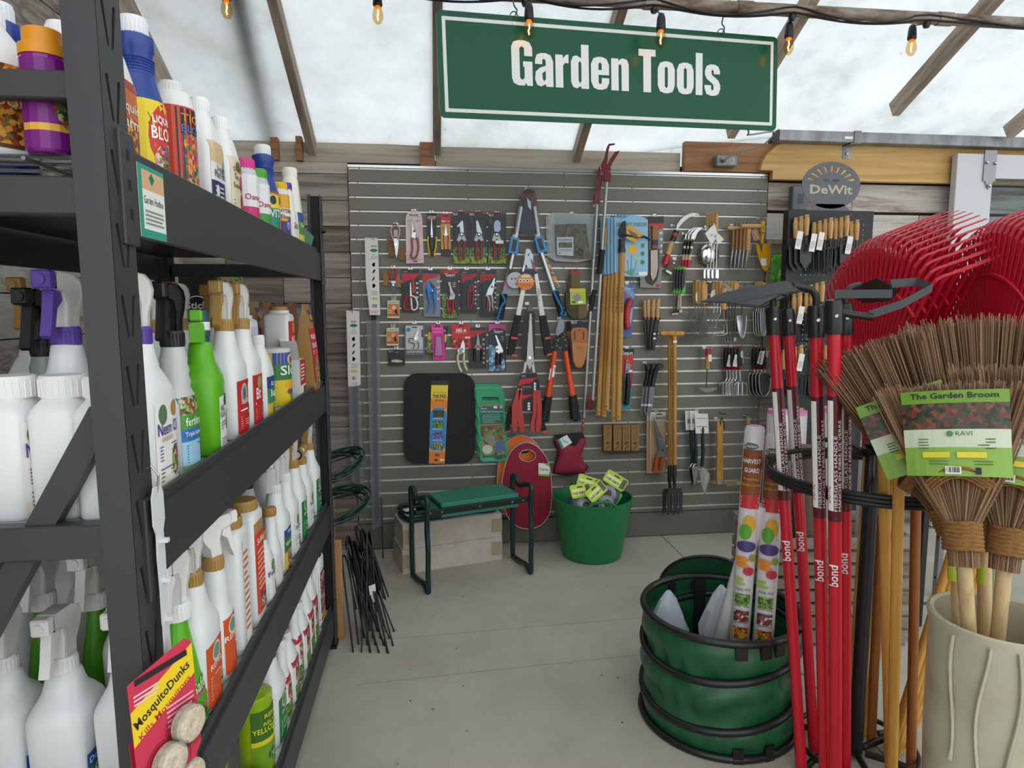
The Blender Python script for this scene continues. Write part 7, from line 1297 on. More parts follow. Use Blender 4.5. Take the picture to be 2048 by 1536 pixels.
for i,(x,y,z,rz,ry,c,l) in enumerate(kp):
    t = thing('knee_pad_pack',l,'knee pads',(x,y,z),(-.5,ry,rz),'packs in the green tub')
    MB().loft([sring(z_,a,b,2.6,0,20) for z_,a,b in ((-.16,.05,.03),(-.12,.065,.045),(-.04,.07,.05),(.02,.055,.04))]).build('knee_pad',C(c,.5),t,50); MB().lathe([(.05,0),(.045,.012),(.03,.02)],18,None,T(0,-.045,-.05) @ Rx(PI / 2)).build('hard_cap',C('#8b9096',.3),t,50); MB().lathe([(.022,0),(.02,.004)],16,None,T(0,-.066,-.05) @ Rx(PI / 2)).build('badge',BK,t)
    LM = C('#b5d334',.45); MB().prism(rrect(-.065,.0,.065,.075,.012),-.05,-.047).build('header_card',LM,t); A = Art(flatmap(-.05)); A.rect(-.055,.012,.03,.05,C('#e4ec9a')); A.text('KNEE ARMOR',-.012,.02,.014,INK,w=.08,bold=.02); A.rect(.034,.012,.06,.068,C('#5a5a4a')); A.poly(rrect(-.02,.056,.015,.064,.004),BK); A.build('print',t)
    if i == 3: MB().box((-.075,-.02,-.15),(.075,.03,.0),bev=.01).build('sleeve',C('#6fc72e',.6),t)
# plywood panels, wire coils and wire stakes beside the rack
PLY = noisy('plywood',[(.3,'#9a6f3f'),(.55,'#b98c58'),(.75,'#c79c68')],(4,14,3),5,.6,.1,dist=.8)
for i,(x,y0,y1,h) in enumerate(((-.405,2.72,2.745,.43),(-.47,2.80,2.825,.50))):
    o = MB().box((-.30,0,.0 if i == 0 else .0),(.018,y1 - y0,h),PLY,bev=.002).build('plywood_panel'); o.location = (x,y0,0); tag(o,['lower plywood panel standing behind the rack end','taller plywood panel standing behind the lower one'][i],'panel')
cl = [(-.50,3.25,.62,.16,'upper coil of green garden wire hanging on the plank wall',.4),(-.50,3.05,.47,.20,'larger lower coil of dark green garden wire',.5)]
for x,y,z,r,l,tl in cl:
    t = thing('wire_coil',l,'wire coil',(x,y,z),(.35,tl - .7,.3))
    for k in range(9): rr_ = r * (1 + .07 * math.sin(k * 2.1)); MB().tube([(rr_ * math.cos(a) + .01 * math.sin(k),rr_ * .55 * math.sin(a),.012 * math.cos(k * 1.7) + .02 * math.sin(a * 2 + k)) for a in [2 * PI * j / 28 for j in range(28)]],.0042,5,closed=True).build('turn',C('#15382c',.35),t,60)
for k in range(4): o = MB().box((-.12,0,0),(.12,.012,.5),PLY).build('stake_board'); o.location = (-.62 - .05 * k,3.35 + .07 * k,.0); o.rotation_euler = (-.1,0,.2); tag(o,'plain wooden board leaning in the corner behind the rack','board','boards in the corner')
BW = C('#121214',.4)
for k in range(26):
    f = k / 25; bx0 = V((-.335 + .15 * f + .01 * (k % 3),2.60 + .06 * (k % 4) - .03 * f,0)); tx = V((-.405 + .11 * ((k * 5) % 26) / 25,2.86 + .1 * f,.30 + .11 * ((k * 7) % 9) / 9))
    t = thing('wire_support','black looped wire plant support leaning in a bundle by the rack','plant support',bx0,group='bundle of wire plant supports')
    d = tx - bx0; s_ = V((.016,.008,0)); MB().tube(smooth_path([(0,0,0),d * .5,d * .93,d + s_ * .5 + V((0,0,.015)),d * .93 + s_ * 1.3,d * .55 + s_ * 1.8,d * .42 + s_ * 2],4),.0038,6).build('wire',BW,t,60)
t = thing('price_tag_card','white paper tag tied to the wire plant supports','tag',(-.262,2.76,.13)); MB().prism([(-.012,0),(.014,.015),(.008,.09),(-.02,.08)],-.0,.001).build('tag',PAPER,t)
tk = thing('steel_stake','thin dark metal rod standing on the floor against the slatwall','rod',(-.285,3.62,0)); MB().tube([(0,0,0),(-.01,.115,.32)],.004,6).build('rod',C('#3a352f',.5),tk)
# stakes bundle behind the rack on the second level
for k in range(10):
    x = -1.12 + .062 * k; o = MB().box((-.019,-.012,0),(.019,.012,1.45),[C('#7d4a30',.7),C('#8c5a3a',.7),C('#6a4a3c',.7)][k % 3]).build('wood_stake'); o.location = (x,3.42,0); o.rotation_euler = (-.14,-.10,.1); tag(o,'reddish wooden garden stake leaning behind the rack','stake','wooden stakes behind the rack')
# pop-up leaf bin
BC = V((.965,2.03,0)); bn = thing('pop_up_bin','green pop-up garden bin with black spiral rim and open lid','bin',BC)
def crinkle(a,z): return (.010 * abs(math.sin(4.5 * a + 17 * z + 2 * math.sin(5 * a))) + .008 * abs(math.sin(7 * a - 24 * z + 2 * math.sin(9 * z + 3 * a))) - .008) * math.sin(PI * min(1,max(0,z / .385)))
GF = noisy('bin_fabric',[(.3,'#16502f'),(.55,'#195834'),(.75,'#1c6239')],(22,22,22),3,.38,.25,spec=.55)
BH_ = .385; NB = 96
rings = [[((.245 + .012 * math.sin(PI * z / .13) ** 2 + crinkle(a,z)) * math.cos(a),(.245 + .012 * math.sin(PI * z / .13) ** 2 + crinkle(a,z)) * math.sin(a),z) for a in [2 * PI * k / NB for k in range(NB)]] for z in [BH_ * j / 40 for j in range(41)]]
MB().loft(rings,GF,None,False).add([(.24 * math.cos(2 * PI * k / 40),.24 * math.sin(2 * PI * k / 40),.004) for k in range(40)],[tuple(range(40))],GF).build('fabric_wall',None,bn,60)
for z0,z1,nm in ((.385,.385,'rim'),(.01,.01,'bottom_hoop'),(.33,.245,'spiral'),(.165,.085,'spiral')):
    MB().tube([((.252 + .004) * math.cos(a),.256 * math.sin(a),z0 + (z1 - z0) * (.5 - .5 * math.cos(a - .5)) if z0 != z1 else z0) for a in [2 * PI * k / 64 for k in range(64)]],.0125,8,closed=True).build(nm,BK,bn,60)
for a in (-1.75,-1.45,-1.25,1.5,1.9): MB().box((.247,-.018,.335),(.262,.018,.39),M=Rz(a)).build('strap',BK,bn)
for a in (-1.75,-1.35): MB().box((.248,-.016,-.0),(.266,.016,.05),M=Rz(a)).build('strap',BK,bn)
MB().box((-.24,-.02,.0),(-.236,.02,.38),M=Rz(-1.7)).build('inner_strap',BK,bn)
ld = MB().lathe([(.0,.0),(.15,.006),(.23,.0)],32,GF,None,False); ld.tube([(.232 * math.cos(2 * PI * k / 40),.232 * math.sin(2 * PI * k / 40),0) for k in range(40)],.008,6,BK,closed=True); o = ld.build('lid',None,bn,60); o.matrix_basis = T(.10,.33,.30) @ Rz(-.35) @ Rx(-1.1) @ Matrix.Scale(.78,4)
lv_ = MB()
for k in range(140): a = rr.uniform(.2,1.9); r_ = rr.uniform(.2,.245); s_ = rr.uniform(.006,.014); lv_.add([(r_ * math.cos(a) + rr.uniform(-s_,s_),r_ * math.sin(a) + rr.uniform(-s_,s_),.002 + rr.uniform(0,.02)) for _ in range(3)],[(0,1,2)])
o = lv_.build('wrap_film',C('#d0d4d4',.2,.3),bn,fix=False); o['kind'] = 'stuff'; o.matrix_basis = T(.10,.328,.303) @ Rz(-.35) @ Rx(-1.1) @ Matrix.Scale(.8,4)
# fabric rolls standing in the bin
RP = noisy('row_cover_roll',[(.3,'#cfc9cc'),(.6,'#e2dee0')],(60,60,4),4,.5,.1)
def roll(lab_,top,tt,bot,tb,r,art=True,col=None,nm='fabric_roll'):
    a,b = DP(*bot,tb),DP(*top,tt); d = (b - a); L = d.length; t = thing(nm,lab_,'roll',a)
    zax = d.normalized(); f_ = (CAM - a); f_ = (f_ - zax * f_.dot(zax)).normalized(); xa = f_; ya = zax.cross(xa); M_ = Matrix((xa,ya,zax)).transposed().to_4x4(); t.matrix_world = T(*a) @ M_
    MB().lathe([(r * .9,0),(r,.004),(r,L - .012),(r * .85,L)],28).build('rolled_sheet',col or RP,t,50)
    if art:
        MB().lathe([(r * .8,L),(r * .6,L + .003)],20).build('end_cap',C('#d98fb8',.5),t)
        A = Art(lambda u,v,h: ((r + h) * math.cos(u / r),(r + h) * math.sin(u / r),v),.0012,.0003); BRN = C('#8a4a2a',.5); H = L
        A.rect(-.035,H * .70,.035,H * .90,BRN,6); A.ell(-.008,H * .915,.024,.011,C('#4a6a5a')); A.text('Dalen',-.008,H * .909,.011,PAPER,w=.038); A.text('HARVEST-',.0,H * .84,.014,PAPER,w=.062,bold=.02); A.text('GUARD',.0,H * .80,.014,PAPER,w=.045,bold=.02); A.text('Protective',0,H * .765,.009,C('#e0b840'),w=.045); A.text('Garden Cover',0,H * .74,.009,C('#e0b840'),w=.058)
        A.rect(-.03,H * .64,.03,H * .70,C('#c8303a'),5); A.lines(-.026,H * .645,.026,H * .695,3,PAPER); A.ell(.004,H * .57,.02,.03,C('#e0a83a')); A.ell(-.006,H * .535,.018,.026,C('#5aa82e')); A.ell(.0,H * .47,.03,.018,C('#4a3f78')); A.ell(-.012,H * .41,.022,.01,C('#e08a2a')); A.ell(-.008,H * .385,.02,.008,C('#e08a2a')); A.ell(.012,H * .36,.016,.014,C('#c22a44')); A.ell(.02,H * .42,.01,.012,C('#8a9a3a')); A.ell(-.015,H * .32,.014,.005,C('#9abf3a')); A.ell(-.01,H * .30,.016,.004,C('#9abf3a'))
        A.text('IDEAL FOR',0,H * .27,.008,INK,w=.04)
        for k,m_ in enumerate(('leaf','berry','orange')): A.rect(-.02,H * (.205 - .075 * k),.02,H * (.255 - .075 * k),PICS[m_],4); A.lines(-.02,H * (.192 - .075 * k),.02,H * (.202 - .075 * k),1,GREYTXT)
        A.rect(-.035,0,.035,H * .035,C('#b8703a'),6); A.build('print',t)
    return t
roll('white garden cover roll with vegetable print standing nearer the bin handle straps',(1510,852),2.1,(1478,1290),2.16,.031); roll('white garden cover roll with vegetable print standing nearer the red tool handles',(1553,866),2.12,(1525,1300),2.12,.032)
roll('plain white roll leaning low behind the printed rolls',(1520,1010),2.12,(1442,1280),2.22,.028,False)
for i,(px_,py_,c) in enumerate(((1335,1262,'#c9d2dc'),(1440,1250,'#dfe4ea'))):
    t = thing('plastic_bag',['crumpled clear plastic bag against the inside of the bin','milky plastic wrap heaped below the printed rolls'][i],'plastic bag',Fl(px_,py_,.26)); mb = MB(); r_ = random.Random(i)
    mb.loft([[(sc * r_.uniform(.8,1.1) * math.cos(a),sc * .6 * r_.uniform(.8,1.1) * math.sin(a),z) for a in [2 * PI * k / 14 for k in range(14)]] for z,sc in ((-.1,.07),(.0,.075),(.06,.06),(.12,.03),(.15,.008))]).build('film',milky('bag_' + str(i),c,.75,.15),t,25)
# ================================================================== long handled tool stand
PC = V((1.29,1.75,0)); BI = C('#17181a',.4); std = thing('tool_stand','black iron ring stand with finial holding long handled tools','tool stand',PC)
MB().tube([(0,0,.02),(0,0,1.0)],.021,16).build('pole',BI,std,50); MB().lathe([(.03,.97),(.032,.985),(.022,.99),(.028,1.0),(.018,1.01),(.026,1.03),(.015,1.045),(.022,1.06),(.02,1.075),(.012,1.09),(.007,1.11),(.002,1.125)],16).build('finial',BI,std,50)
for dz in (-.011,.0,.011): MB().tube([(.29 * math.cos(2 * PI * k / 56),.29 * math.sin(2 * PI * k / 56),.905 + dz) for k in range(56)],.0075,8,closed=True).build('ring',BI,std,60)
for k in range(5): a = 2 * PI * k / 5 + .3; MB().tube(smooth_path([(.02 * math.cos(a),.02 * math.sin(a),.965),(.15 * math.cos(a),.15 * math.sin(a),.975),(.26 * math.cos(a),.26 * math.sin(a),.955),(.288 * math.cos(a),.288 * math.sin(a),.912)],4),.008,8).build('spoke',BI,std,50)
for k in range(6): a = 2 * PI * k / 6 + .2; MB().tube(smooth_path([(.03 * math.cos(a),.03 * math.sin(a),.03),(.14 * math.cos(a),.14 * math.sin(a),.04),(.18 * math.cos(a),.18 * math.sin(a),.02),(.21 * math.cos(a),.21 * math.sin(a),.012),(.215 * math.cos(a + .2),.215 * math.sin(a + .2),.01),(.17 * math.cos(a + .35),.17 * math.sin(a + .35),.01)],4),.010,8).build('scroll_foot',BI,std,50)
MB().tube([(.17 * math.cos(2 * PI * k / 40),.17 * math.sin(2 * PI * k / 40),.05) for k in range(40)],.008,8,closed=True).build('lower_ring',BI,std,60)
RH = C('#c3162b',.3)
def longtool(name,lab_,cat,top,tt,bot,r,mat,head=None,band=True,grp='long handled tools in the stand',zb=.012):
    b,a = DP(*top,tt),Fl(*bot,zb); d = b - a; L = d.length; t = thing(name,lab_,cat,a,group=grp); zax = d.normalized(); f_ = CAM - b; f_ = (f_ - zax * f_.dot(zax)).normalized(); M_ = Matrix((f_,zax.cross(f_),zax)).transposed().to_4x4(); t.matrix_world = T(*a) @ M_
    MB().tube([(0,0,0),(0,0,L)],r,16).build('handle',mat,t,50)
    if band:
        MB().lathe([(r * 1.04,L - .56),(r * 1.04,L - .23)],16,None,None,False).build('label_sleeve',C('#5a1220',.4),t,50); A = Art(lambda u,v,h: ((r * 1.05 + h) * math.cos(u / r),(r * 1.05 + h) * math.sin(u / r),v),.001,.0003); A.rect(-r * 1.0,L - .53,-r * .15,L - .24,PAPER,4)
        A.text('bond',-r * .55,L - .51,r * .9,C('#b01a30'),w=.045,rot=PI / 2,al='L'); A.text('FIBERGLASS HANDLE',r * .35,L - .53,r * .42,PAPER,w=.2,rot=PI / 2,al='L'); A.text('MANCHE EN FIBRE DE VERRE',r * .9,L - .53,r * .42,PAPER,w=.24,rot=PI / 2,al='L'); A.text('bond',r * .35,L - .74,r * 1.15,C('#e8e2e2'),w=.06,rot=PI / 2,al='L',bold=.02); A.build('handle_print',t)
        MB().lathe([(r * 1.28,L - .075),(r * 1.3,L - .07),(r * 1.3,L - .004),(r * 1.1,L + .006),(r * .5,L + .008)],16).build('socket',BK,t,50); MB().lathe([(.006,0),(.004,.004)],10,None,T(r * 1.26,r * .35,L - .03) @ Ry(PI / 2)).build('rivet',STEEL,t)
    if head: head(t,L)
    return t
def hoe(dirv,w1,ln):
    def f(t,L):
        R_ = t.matrix_world.to_3x3().inverted(); D_ = (R_ @ V(dirv)).normalized(); U_ = (R_ @ V((0,0,1))).normalized(); S_ = (D_.cross(U_) + U_ * .35).normalized()
        p = V((0,0,L)); n1 = p + U_ * .045; e = n1 + D_ * .06 + U_ * .01
        MB().tube(smooth_path([p,p + U_ * .025,n1 + D_ * .015,e],4),.009,8).build('neck',BI,t,50)
        q = [e - S_ * w1 * .5,e + S_ * w1 * .5,e + D_ * ln * .7 + S_ * w1 * .5 - U_ * .03,e + D_ * ln - U_ * .04,e + D_ * ln * .7 - S_ * w1 * .5 - U_ * .03]
        MB().loft([[v + U_ * .0015 for v in q],[v - U_ * .0015 for v in q]]).build('blade',C('#2b2c2f',.4,.5),t)
    return f
def loophoe(t,L):
    R_ = t.matrix_world.to_3x3().inverted(); X_,Y_,U_ = (R_ @ V((.93,-.3,0))),(R_ @ V((.3,.9,0))),(R_ @ V((0,0,1))); p = V((0,0,L))
    MB().tube(smooth_path([p - U_ * .02,p + X_ * .05 - U_ * .03,p + X_ * .09 - U_ * .035],3),.009,8).build('neck',BI,t,50)
    pts = [p + U_ * .02,p + X_ * .13 + U_ * .02,p + X_ * .14 + Y_ * .05 + U_ * .045,p + X_ * .21 + Y_ * .08 + U_ * .05,p + X_ * .24 + Y_ * .06 + U_ * .035,p + X_ * .16 + Y_ * .02 - U_ * .005,p + X_ * .08 - U_ * .03]
    mb = MB().loft([[v + U_ * a + Y_ * b for a,b in ((-.010,-.002),(.010,-.002),(.010,.002),(-.010,.002))] for v in pts])
    mb.build('loop_blade',C('#3d4043',.4,.5),t)
longtool('garden_hoe','red handled hoe leaning outermost against the ring','hoe',(1545,618),1.90,(1603,1540),.016,RH,hoe((-.75,-.55,0),.1,.16)); longtool('garden_hoe','red handled hoe set just behind the outermost one','hoe',(1575,622),2.0,(1628,1500),.016,RH,hoe((-.6,-.2,0),.09,.13))
longtool('garden_hoe','red handled hoe in the middle with long pointed blade','hoe',(1631,615),1.66,(1650,1575),.016,RH,hoe((-.97,.12,0),.08,.23)); longtool('loop_weeder','red handled weeder with square black loop blade','weeder',(1668,605),1.58,(1672,1600),.016,RH,loophoe); longtool('garden_hoe','red handled hoe behind the loop weeder with broad blade','hoe',(1690,612),1.72,(1690,1560),.016,RH,hoe((.9,.4,0),.1,.15))
WY1 = noisy('yellow_pole',[(.3,'#b98434'),(.55,'#cf9c4a'),(.75,'#d8aa5c')],(40,40,4),4,.45); WB1 = noisy('brown_pole',[(.3,'#7d4a20'),(.55,'#935a2a'),(.75,'#a36a38')],(40,40,4),4,.45)
for i,(tp,tt,bt,m_) in enumerate((((1765,850),1.66,(1780,1560),WY1),((1800,850),1.6,(1783,1600),WY1),((1835,850),1.85,(1822,1540),WB1),((1770,860),1.95,(1742,1490),WB1))):
    longtool('wooden_pole',['pale yellow wooden tool handle nearest the iron pole','pale yellow wooden tool handle in front of the other one','dark brown wooden tool handle beside the ceramic pot','dark brown wooden tool handle behind the iron pole'][i],'tool handle',tp,tt,bt,.0135,m_,band=False)
# red plastic leaf rakes, heads up
RKM = C('#c4142f',.35)
def rake_mesh():
    mb = MB(); n = 23; A0 = 40; R0,R1 = .09,.30
    P = lambda a,r,y=0: V((r * math.sin(a),y,r * math.cos(a) * 1.4))
    for k in range(n):
        a = math.radians(-A0 + 2 * A0 * k / (n - 1)); s = V((math.cos(a),0,-math.sin(a))); c_ = [(R0,0,.0026),(R1,-.004,.0064),(.33,-.005,.0054),(.385,-.008,.0056),(.402,-.018,.0055),(.412,-.035,.0052),(.43,-.11,.0035)]
        mb.loft([[P(a,r,y) - s * w_ + V((0,.0016,0)),P(a,r,y) + s * w_ + V((0,.0016,0)),P(a,r,y) + s * w_ - V((0,.0016,.0)),P(a,r,y) - s * w_ - V((0,.0016,0))] for r,y,w_ in c_])
    for r,w_ in ((.15,.004),(.305,.006)): mb.tube([P(math.radians(-A0 + 2 * A0 * k / 20),r,-.003) for k in range(21)],w_,5)
    mb.prism([(-.022,-.03),(.022,-.03),(.06,.085),(.075,.10),(0,.13),(-.075,.10),(-.06,.085)],-.004,.004); mb.tube([(0,0,-.12),(0,0,.05)],.017,10)
    return mb
rk0 = None; NTH = 'first second third fourth fifth sixth'.split()
def rake(i,apex,yaw,lean,lab_,grp,floor_to):
    global rk0
    t = thing('leaf_rake',lab_,'rake',apex,(lean[0],lean[1],yaw),grp)
    if rk0 is None: rk0 = rake_mesh().build('rake_head',RKM,t).data
    else: o = bpy.data.objects.new('rake_head',rk0); COL.objects.link(o); o.parent = t
    bpy.context.view_layer.update(); inv = t.matrix_world.inverted(); e = inv @ V(floor_to)
    MB().tube([(0,0,-.10),e],.0125,10).build('handle',WY1,t,50)
for g_,(ap,n,yw,ft) in enumerate(((V((1.39,1.92,1.04)),5,1.55,(1.31,1.81,.012)),(V((1.55,1.66,1.06)),5,1.32,(1.38,1.72,.012)))):
    nrm = V((math.sin(yw),-math.cos(yw),0))
    for i in range(n):
        rake(i,ap + nrm * (.034 * i) + V((0,0,.012 * i)),yw,(-.05,0),f'red plastic leaf rake, {NTH[i]} head of the nested stack {["above the loop weeder", "above the twig brooms"][g_]}',['nested red rakes above the loop weeder','nested red rakes above the brooms'][g_],(ft[0] + .022 * i,ft[1] + .01 * i,ft[2]))
# ceramic pot with brooms
PT = DP(1999,1232,1.45); POTM = noisy('glazed_pot',[(.3,'#a9a28c'),(.5,'#b8b29d'),(.7,'#c3beaa')],(7,7,7),5,.25,.1,spec=.6)
pot = thing('ceramic_pot','tall cream glazed ceramic pot with drip relief holding brooms','pot',(PT.x,PT.y,0)); ph = PT.z; R_ = .136
MB().lathe([(.09,0),(.105,.01),(.118,.2),(.128,ph * .6),(R_ - .004,ph - .03),(R_,ph - .012),(R_,ph - .003),(R_ - .006,ph),(R_ - .014,ph - .004),(R_ - .016,ph - .03),(.11,ph * .6),(.1,.2),(.0,.19)],56,caps=False).build('body',POTM,pot,50)
for k in range(8):
    a = -2.9 + .42 * k; zz = ph - .02; pts = [(1.012 * (.1295 + .007 * (z / ph)) * math.cos(a + .06 * math.sin(z * 17 + k * 2)),1.012 * (.1295 + .007 * (z / ph)) * math.sin(a + .06 * math.sin(z * 17 + k * 2)),z) for z in [zz - (.28 + .07 * (k % 4)) * j / 14 for j in range(15)]]; MB().tube(pts,[.0045 + .002 * (j == 14) for j in range(15)],6).build('glaze_drip',POTM,pot,60)
MB().lathe([(.0,ph - .2),(.108,ph - .2)],24,None,None,False).build('soil',C('#3a2a22',.95),pot)
BRM = [C('#76563b',.75),C('#8a684a',.75),C('#634832',.75),C('#977653',.75)]; TIPM = C('#b08a58',.8)
def broom(lab_,bind,tb,topc,tt,spread,ang,text,seed,hb):
    a,b = DP(*bind,tb),DP(*topc,tt); d = b - a; L = d.length; zax = d.normalized(); f_ = CAM - a; f_ = (f_ - zax * f_.dot(zax)).normalized(); t = thing('garden_broom',lab_,'broom',a,group='twig brooms in the ceramic pot'); M_ = Matrix((f_,zax.cross(f_),zax)).transposed().to_4x4() @ Rz(ang); t.matrix_world = T(*a) @ M_
    r_ = random.Random(seed); mb = MB()
    for k in range(900):
        u = r_.uniform(-1,1); v_ = r_.uniform(-1,1); q = math.sqrt(max(0,1 - v_ * v_ * .6)); x0,y0 = .026 * v_ * .8,.027 * u * q; s1 = L * (.96 + .06 * r_.random() - .07 * u * u * r_.random()); x1,y1 = .034 * v_ + r_.uniform(-.004,.004),spread * u + r_.uniform(-.006,.006)
        P = [V((x0,y0,-.05)),V((x0 * 1.15 + r_.uniform(-.003,.003),y0 * 1.1,.03)),V((x1 * .8 + r_.uniform(-.004,.004),y0 + (y1 - y0) * .52,s1 * .5)),V((x1,y1,s1))]; w_ = r_.uniform(.0009,.0017); n0 = len(mb.v)
        mb.tube(P,[w_,w_ * 1.1,w_,w_ * .8],3,BRM[k % 4],caps=False); mb.add([P[3] + V((w_ * .8 * math.cos(j * 2.1),w_ * .8 * math.sin(j * 2.1),.0003)) for j in range(3)],[(0,1,2)],TIPM)
    o = mb.build('bristles',None,t,fix=False); o['kind'] = 'stuff'
    RPE = noisy('coir_rope',[(.3,'#6e4a24'),(.6,'#94693a')],(90,90,300),4,.85,.6)
    for k in range(7): MB().tube([(.0315 * math.cos(j / 24 * 2 * PI),.0335 * math.sin(j / 24 * 2 * PI),-.012 + k * .0085 + .0015 * math.sin(j)) for j in range(24)],.0052,6,closed=True).build('rope_turn',RPE,t,60)
    for k in range(4): MB().tube([((.040 + .02 * k / 4) * math.cos(j / 24 * 2 * PI),(.056 + .004 * k) * math.sin(j / 24 * 2 * PI),.115 + k * .006 + .02 * math.cos(j / 24 * 4 * PI)) for j in range(24)],.0038,5,closed=True).build('rope_turn',RPE,t,60)
    e = (t.matrix_world.inverted() @ V((PT.x + hb,PT.y + .02,ph - .19))); MB().tube([(0,0,-.02),e],.0145,14).build('handle',noisy('broom_handle',[(.3,'#b99a6a'),(.6,'#cfb488')],(40,40,5),4,.5),t,50); n_ = e.normalized()
    MB().tube([n_ * .085,n_ * .125],.0152,14).build('handle_label',C('#b8c83a',.5),t,50)
    z0,z1 = .135,.315
    mp = lambda u,v,h: ((.052 + h) * math.sqrt(max(.02,1 - (u / (.10 + .16 * (v - z0))) ** 2 * .75)) + .012 * (v - z0) / .2 ,u * (1 + .25 * (v - z0)),v)
    A = Art(mp,.001,.0004); G1 = C('#6f9a2a',.45); wv = .092
    A.rect(-wv,z0,wv,z1,C('#86ad45',.45),10,3); A.rect(-wv,z0 + .06,wv,z0 + .10,C('#c9d3b8',.45),10,1); A.rect(-wv,z0 + .098,wv,z0 + .155,PICS['deck'],10,2); A.rect(-wv,z0 + .153,wv,z1,G1,10,1); A.h += .0015; A.text(text,0,z0 + .163,.0115,INK,w=.15,bold=.015); A.text('RAVI',.014,z0 + .084,.009,C('#3f6a4a'),w=.028); A.ell(-.01,z0 + .088,.006,.006,C('#4f7f5a')); A.lines(-.066,z0 + .055,.066,z0 + .08,4,C('#4a6a2a'),.35); A.rect(-.06,z0 + .038,-.012,z0 + .05,C('#e0cc2a')); A.rect(.0,z0 + .038,.05,z0 + .05,C('#e0cc2a')); A.lines(-.05,z0 + .022,.06,z0 + .034,2,C('#4a6a2a'),.35); A.bars(-.022,z0 + .004,.006,z0 + .02); A.rect(.03,z0 + .004,.04,z0 + .018,INK); A.build('label_band',t)
broom('front twig broom with the complete garden broom label',(1925,1085),1.38,(1905,770),1.44,.15,.0,'The Garden Broom',1,-.03); broom('twig broom leaning outward beside the front one',(1905,1050),1.5,(1735,690),1.62,.13,.25,'The Garden Broom',2,-.06); broom('twig broom on the far side of the pot with cut off label',(2012,1095),1.42,(2050,740),1.45,.15,-.05,'rain or shine',3,.02); broom('twig broom standing behind the others in the pot',(1968,1060),1.55,(1950,640),1.66,.17,.0,'The Garden Broom',4,.0)
# ================================================================== DeWit tool display
DX0,DY = 2.0,3.45
dp = thing('tool_display','black perforated floor display with cut-out oval header','display stand',(1.955,DY,0)); PW = .50
loops = [[(0.0,.0),(PW,0),(PW,1.925),(0,1.925)]] + [[(x + .004 * math.cos(k * PI / 3),z + .004 * math.sin(k * PI / 3)) for k in range(6)] for x in [.06 + .0275 * i for i in range(15)] for z in [.75 + .0275 * j for j in range(41)]]
vs_,fs_ = plate(loops,.003); MB().add(vs_,fs_).build('perforated_panel',C('#151517',.5),dp); MB().box((-.002,.0,0),(.0,.05,1.925)).box((PW,0,0),(PW + .002,.05,1.925)).box((0,0,1.923),(PW,.05,1.926)).build('side_panel',C('#101012',.45),dp); MB().box((0,.0,0),(PW,.3,.05)).build('base',BK,dp)
lp = [ellp(.24,2.06,.172,.125,40)]
for k in range(9): a = math.radians(22 + 17 * k); lp.append([(.24 + .172 * .56 * math.cos(a - .05),2.055 + .125 * .60 * math.sin(a - .05)),(.24 + .172 * .86 * math.cos(a - .06),2.055 + .125 * .86 * math.sin(a - .06)),(.24 + .172 * .86 * math.cos(a + .06),2.055 + .125 * .86 * math.sin(a + .06)),(.24 + .172 * .56 * math.cos(a + .05),2.055 + .125 * .60 * math.sin(a + .05))])
vs_,fs_ = plate(lp,.004); hdr = MB().add(vs_,fs_).prism([(.12,1.925),(.36,1.925),(.32,1.96),(.16,1.96)],-.002,.002).build('oval_header',C('#5f6164',.5,.4),dp)
A = Art(lambda u,v,h: (u,-.003 - h,v)); A.text('DeWit',.24,2.015,.045,C('#b5ab9c',.6),w=.25,bold=.03); A.text('EST. 1898',.24,2.078,.014,C('#3c3d3f',.6),w=.09); A.build('cut_lettering',hdr)
def dtool(k,px_,py_,kind,lab_,grp):
    o = W(px_,py_,WY - DY + .012 + .02 * k); t = thing('hand_tool',lab_,'hand tool',o,group=grp); hl = .11
    MB().tube([(0,-.01,.0),(0,-.01,-.04),(.002,-.01,-hl)],[.011,.0145,.010],10).build('handle',BAMH,t,60); DS = C('#3e4042',.4,.7)
    MB().tube([(.002,-.01,-hl),(.002,-.012,-hl - .05)],.005,6).build('shank',DS,t)
    if kind == 0: MB().prism([(-.035,-hl - .045),(.037,-hl - .045),(.034,-hl - .14),(.002,-hl - .18),(-.03,-hl - .14)],-.014,-.011).build('blade',DS,t)
    elif kind == 1:
        for x in (-.03,-.01,.012,.033): MB().tube(smooth_path([(.002,-.012,-hl - .045),(x,-.014,-hl - .06),(x,-.014,-hl - .11),(x * .9,-.013,-hl - .165)],3),.0045,6).build('tine',DS,t)
    else: MB().tube([(.002,-.012,-hl - .05),(.0,-.012,-hl - .16)],.004,6).build('rod',DS,t); MB().box((-.03,-.05,-hl - .165),(.03,-.012,-hl - .16)).build('hoe_blade',DS,t)
    MB().tube([(0,.0 + .012 + .02 * k,.0 - .012),(0,-.03,-.01),(0,-.045,.0)],.0022,5).build('display_hook',STEEL,t)
ORD = ['front','second','third','fourth']
for c,(px_,py_,n,kd,nm) in enumerate(((1612,430,3,0,'trowel'),(1660,436,4,1,'hand fork'),(1692,432,4,0,'planting trowel'),(1712,440,2,1,'weeding fork'),(1598,585,2,2,'hand hoe'),(1622,583,2,2,'drag hoe'),(1643,563,3,1,'claw'),(1600,690,4,1,'small fork'),(1650,690,3,0,'small trowel'),(1600,815,3,2,'scuffle hoe'),(1700,800,2,0,'bulb trowel'))):
    for k in range(n): dtool(n - 1 - k,px_ - 11 * k,py_ + 3 * k,kd,f'wooden handled forged {nm}, {ORD[k]} on its hook of the black display','forged tools on the black display')
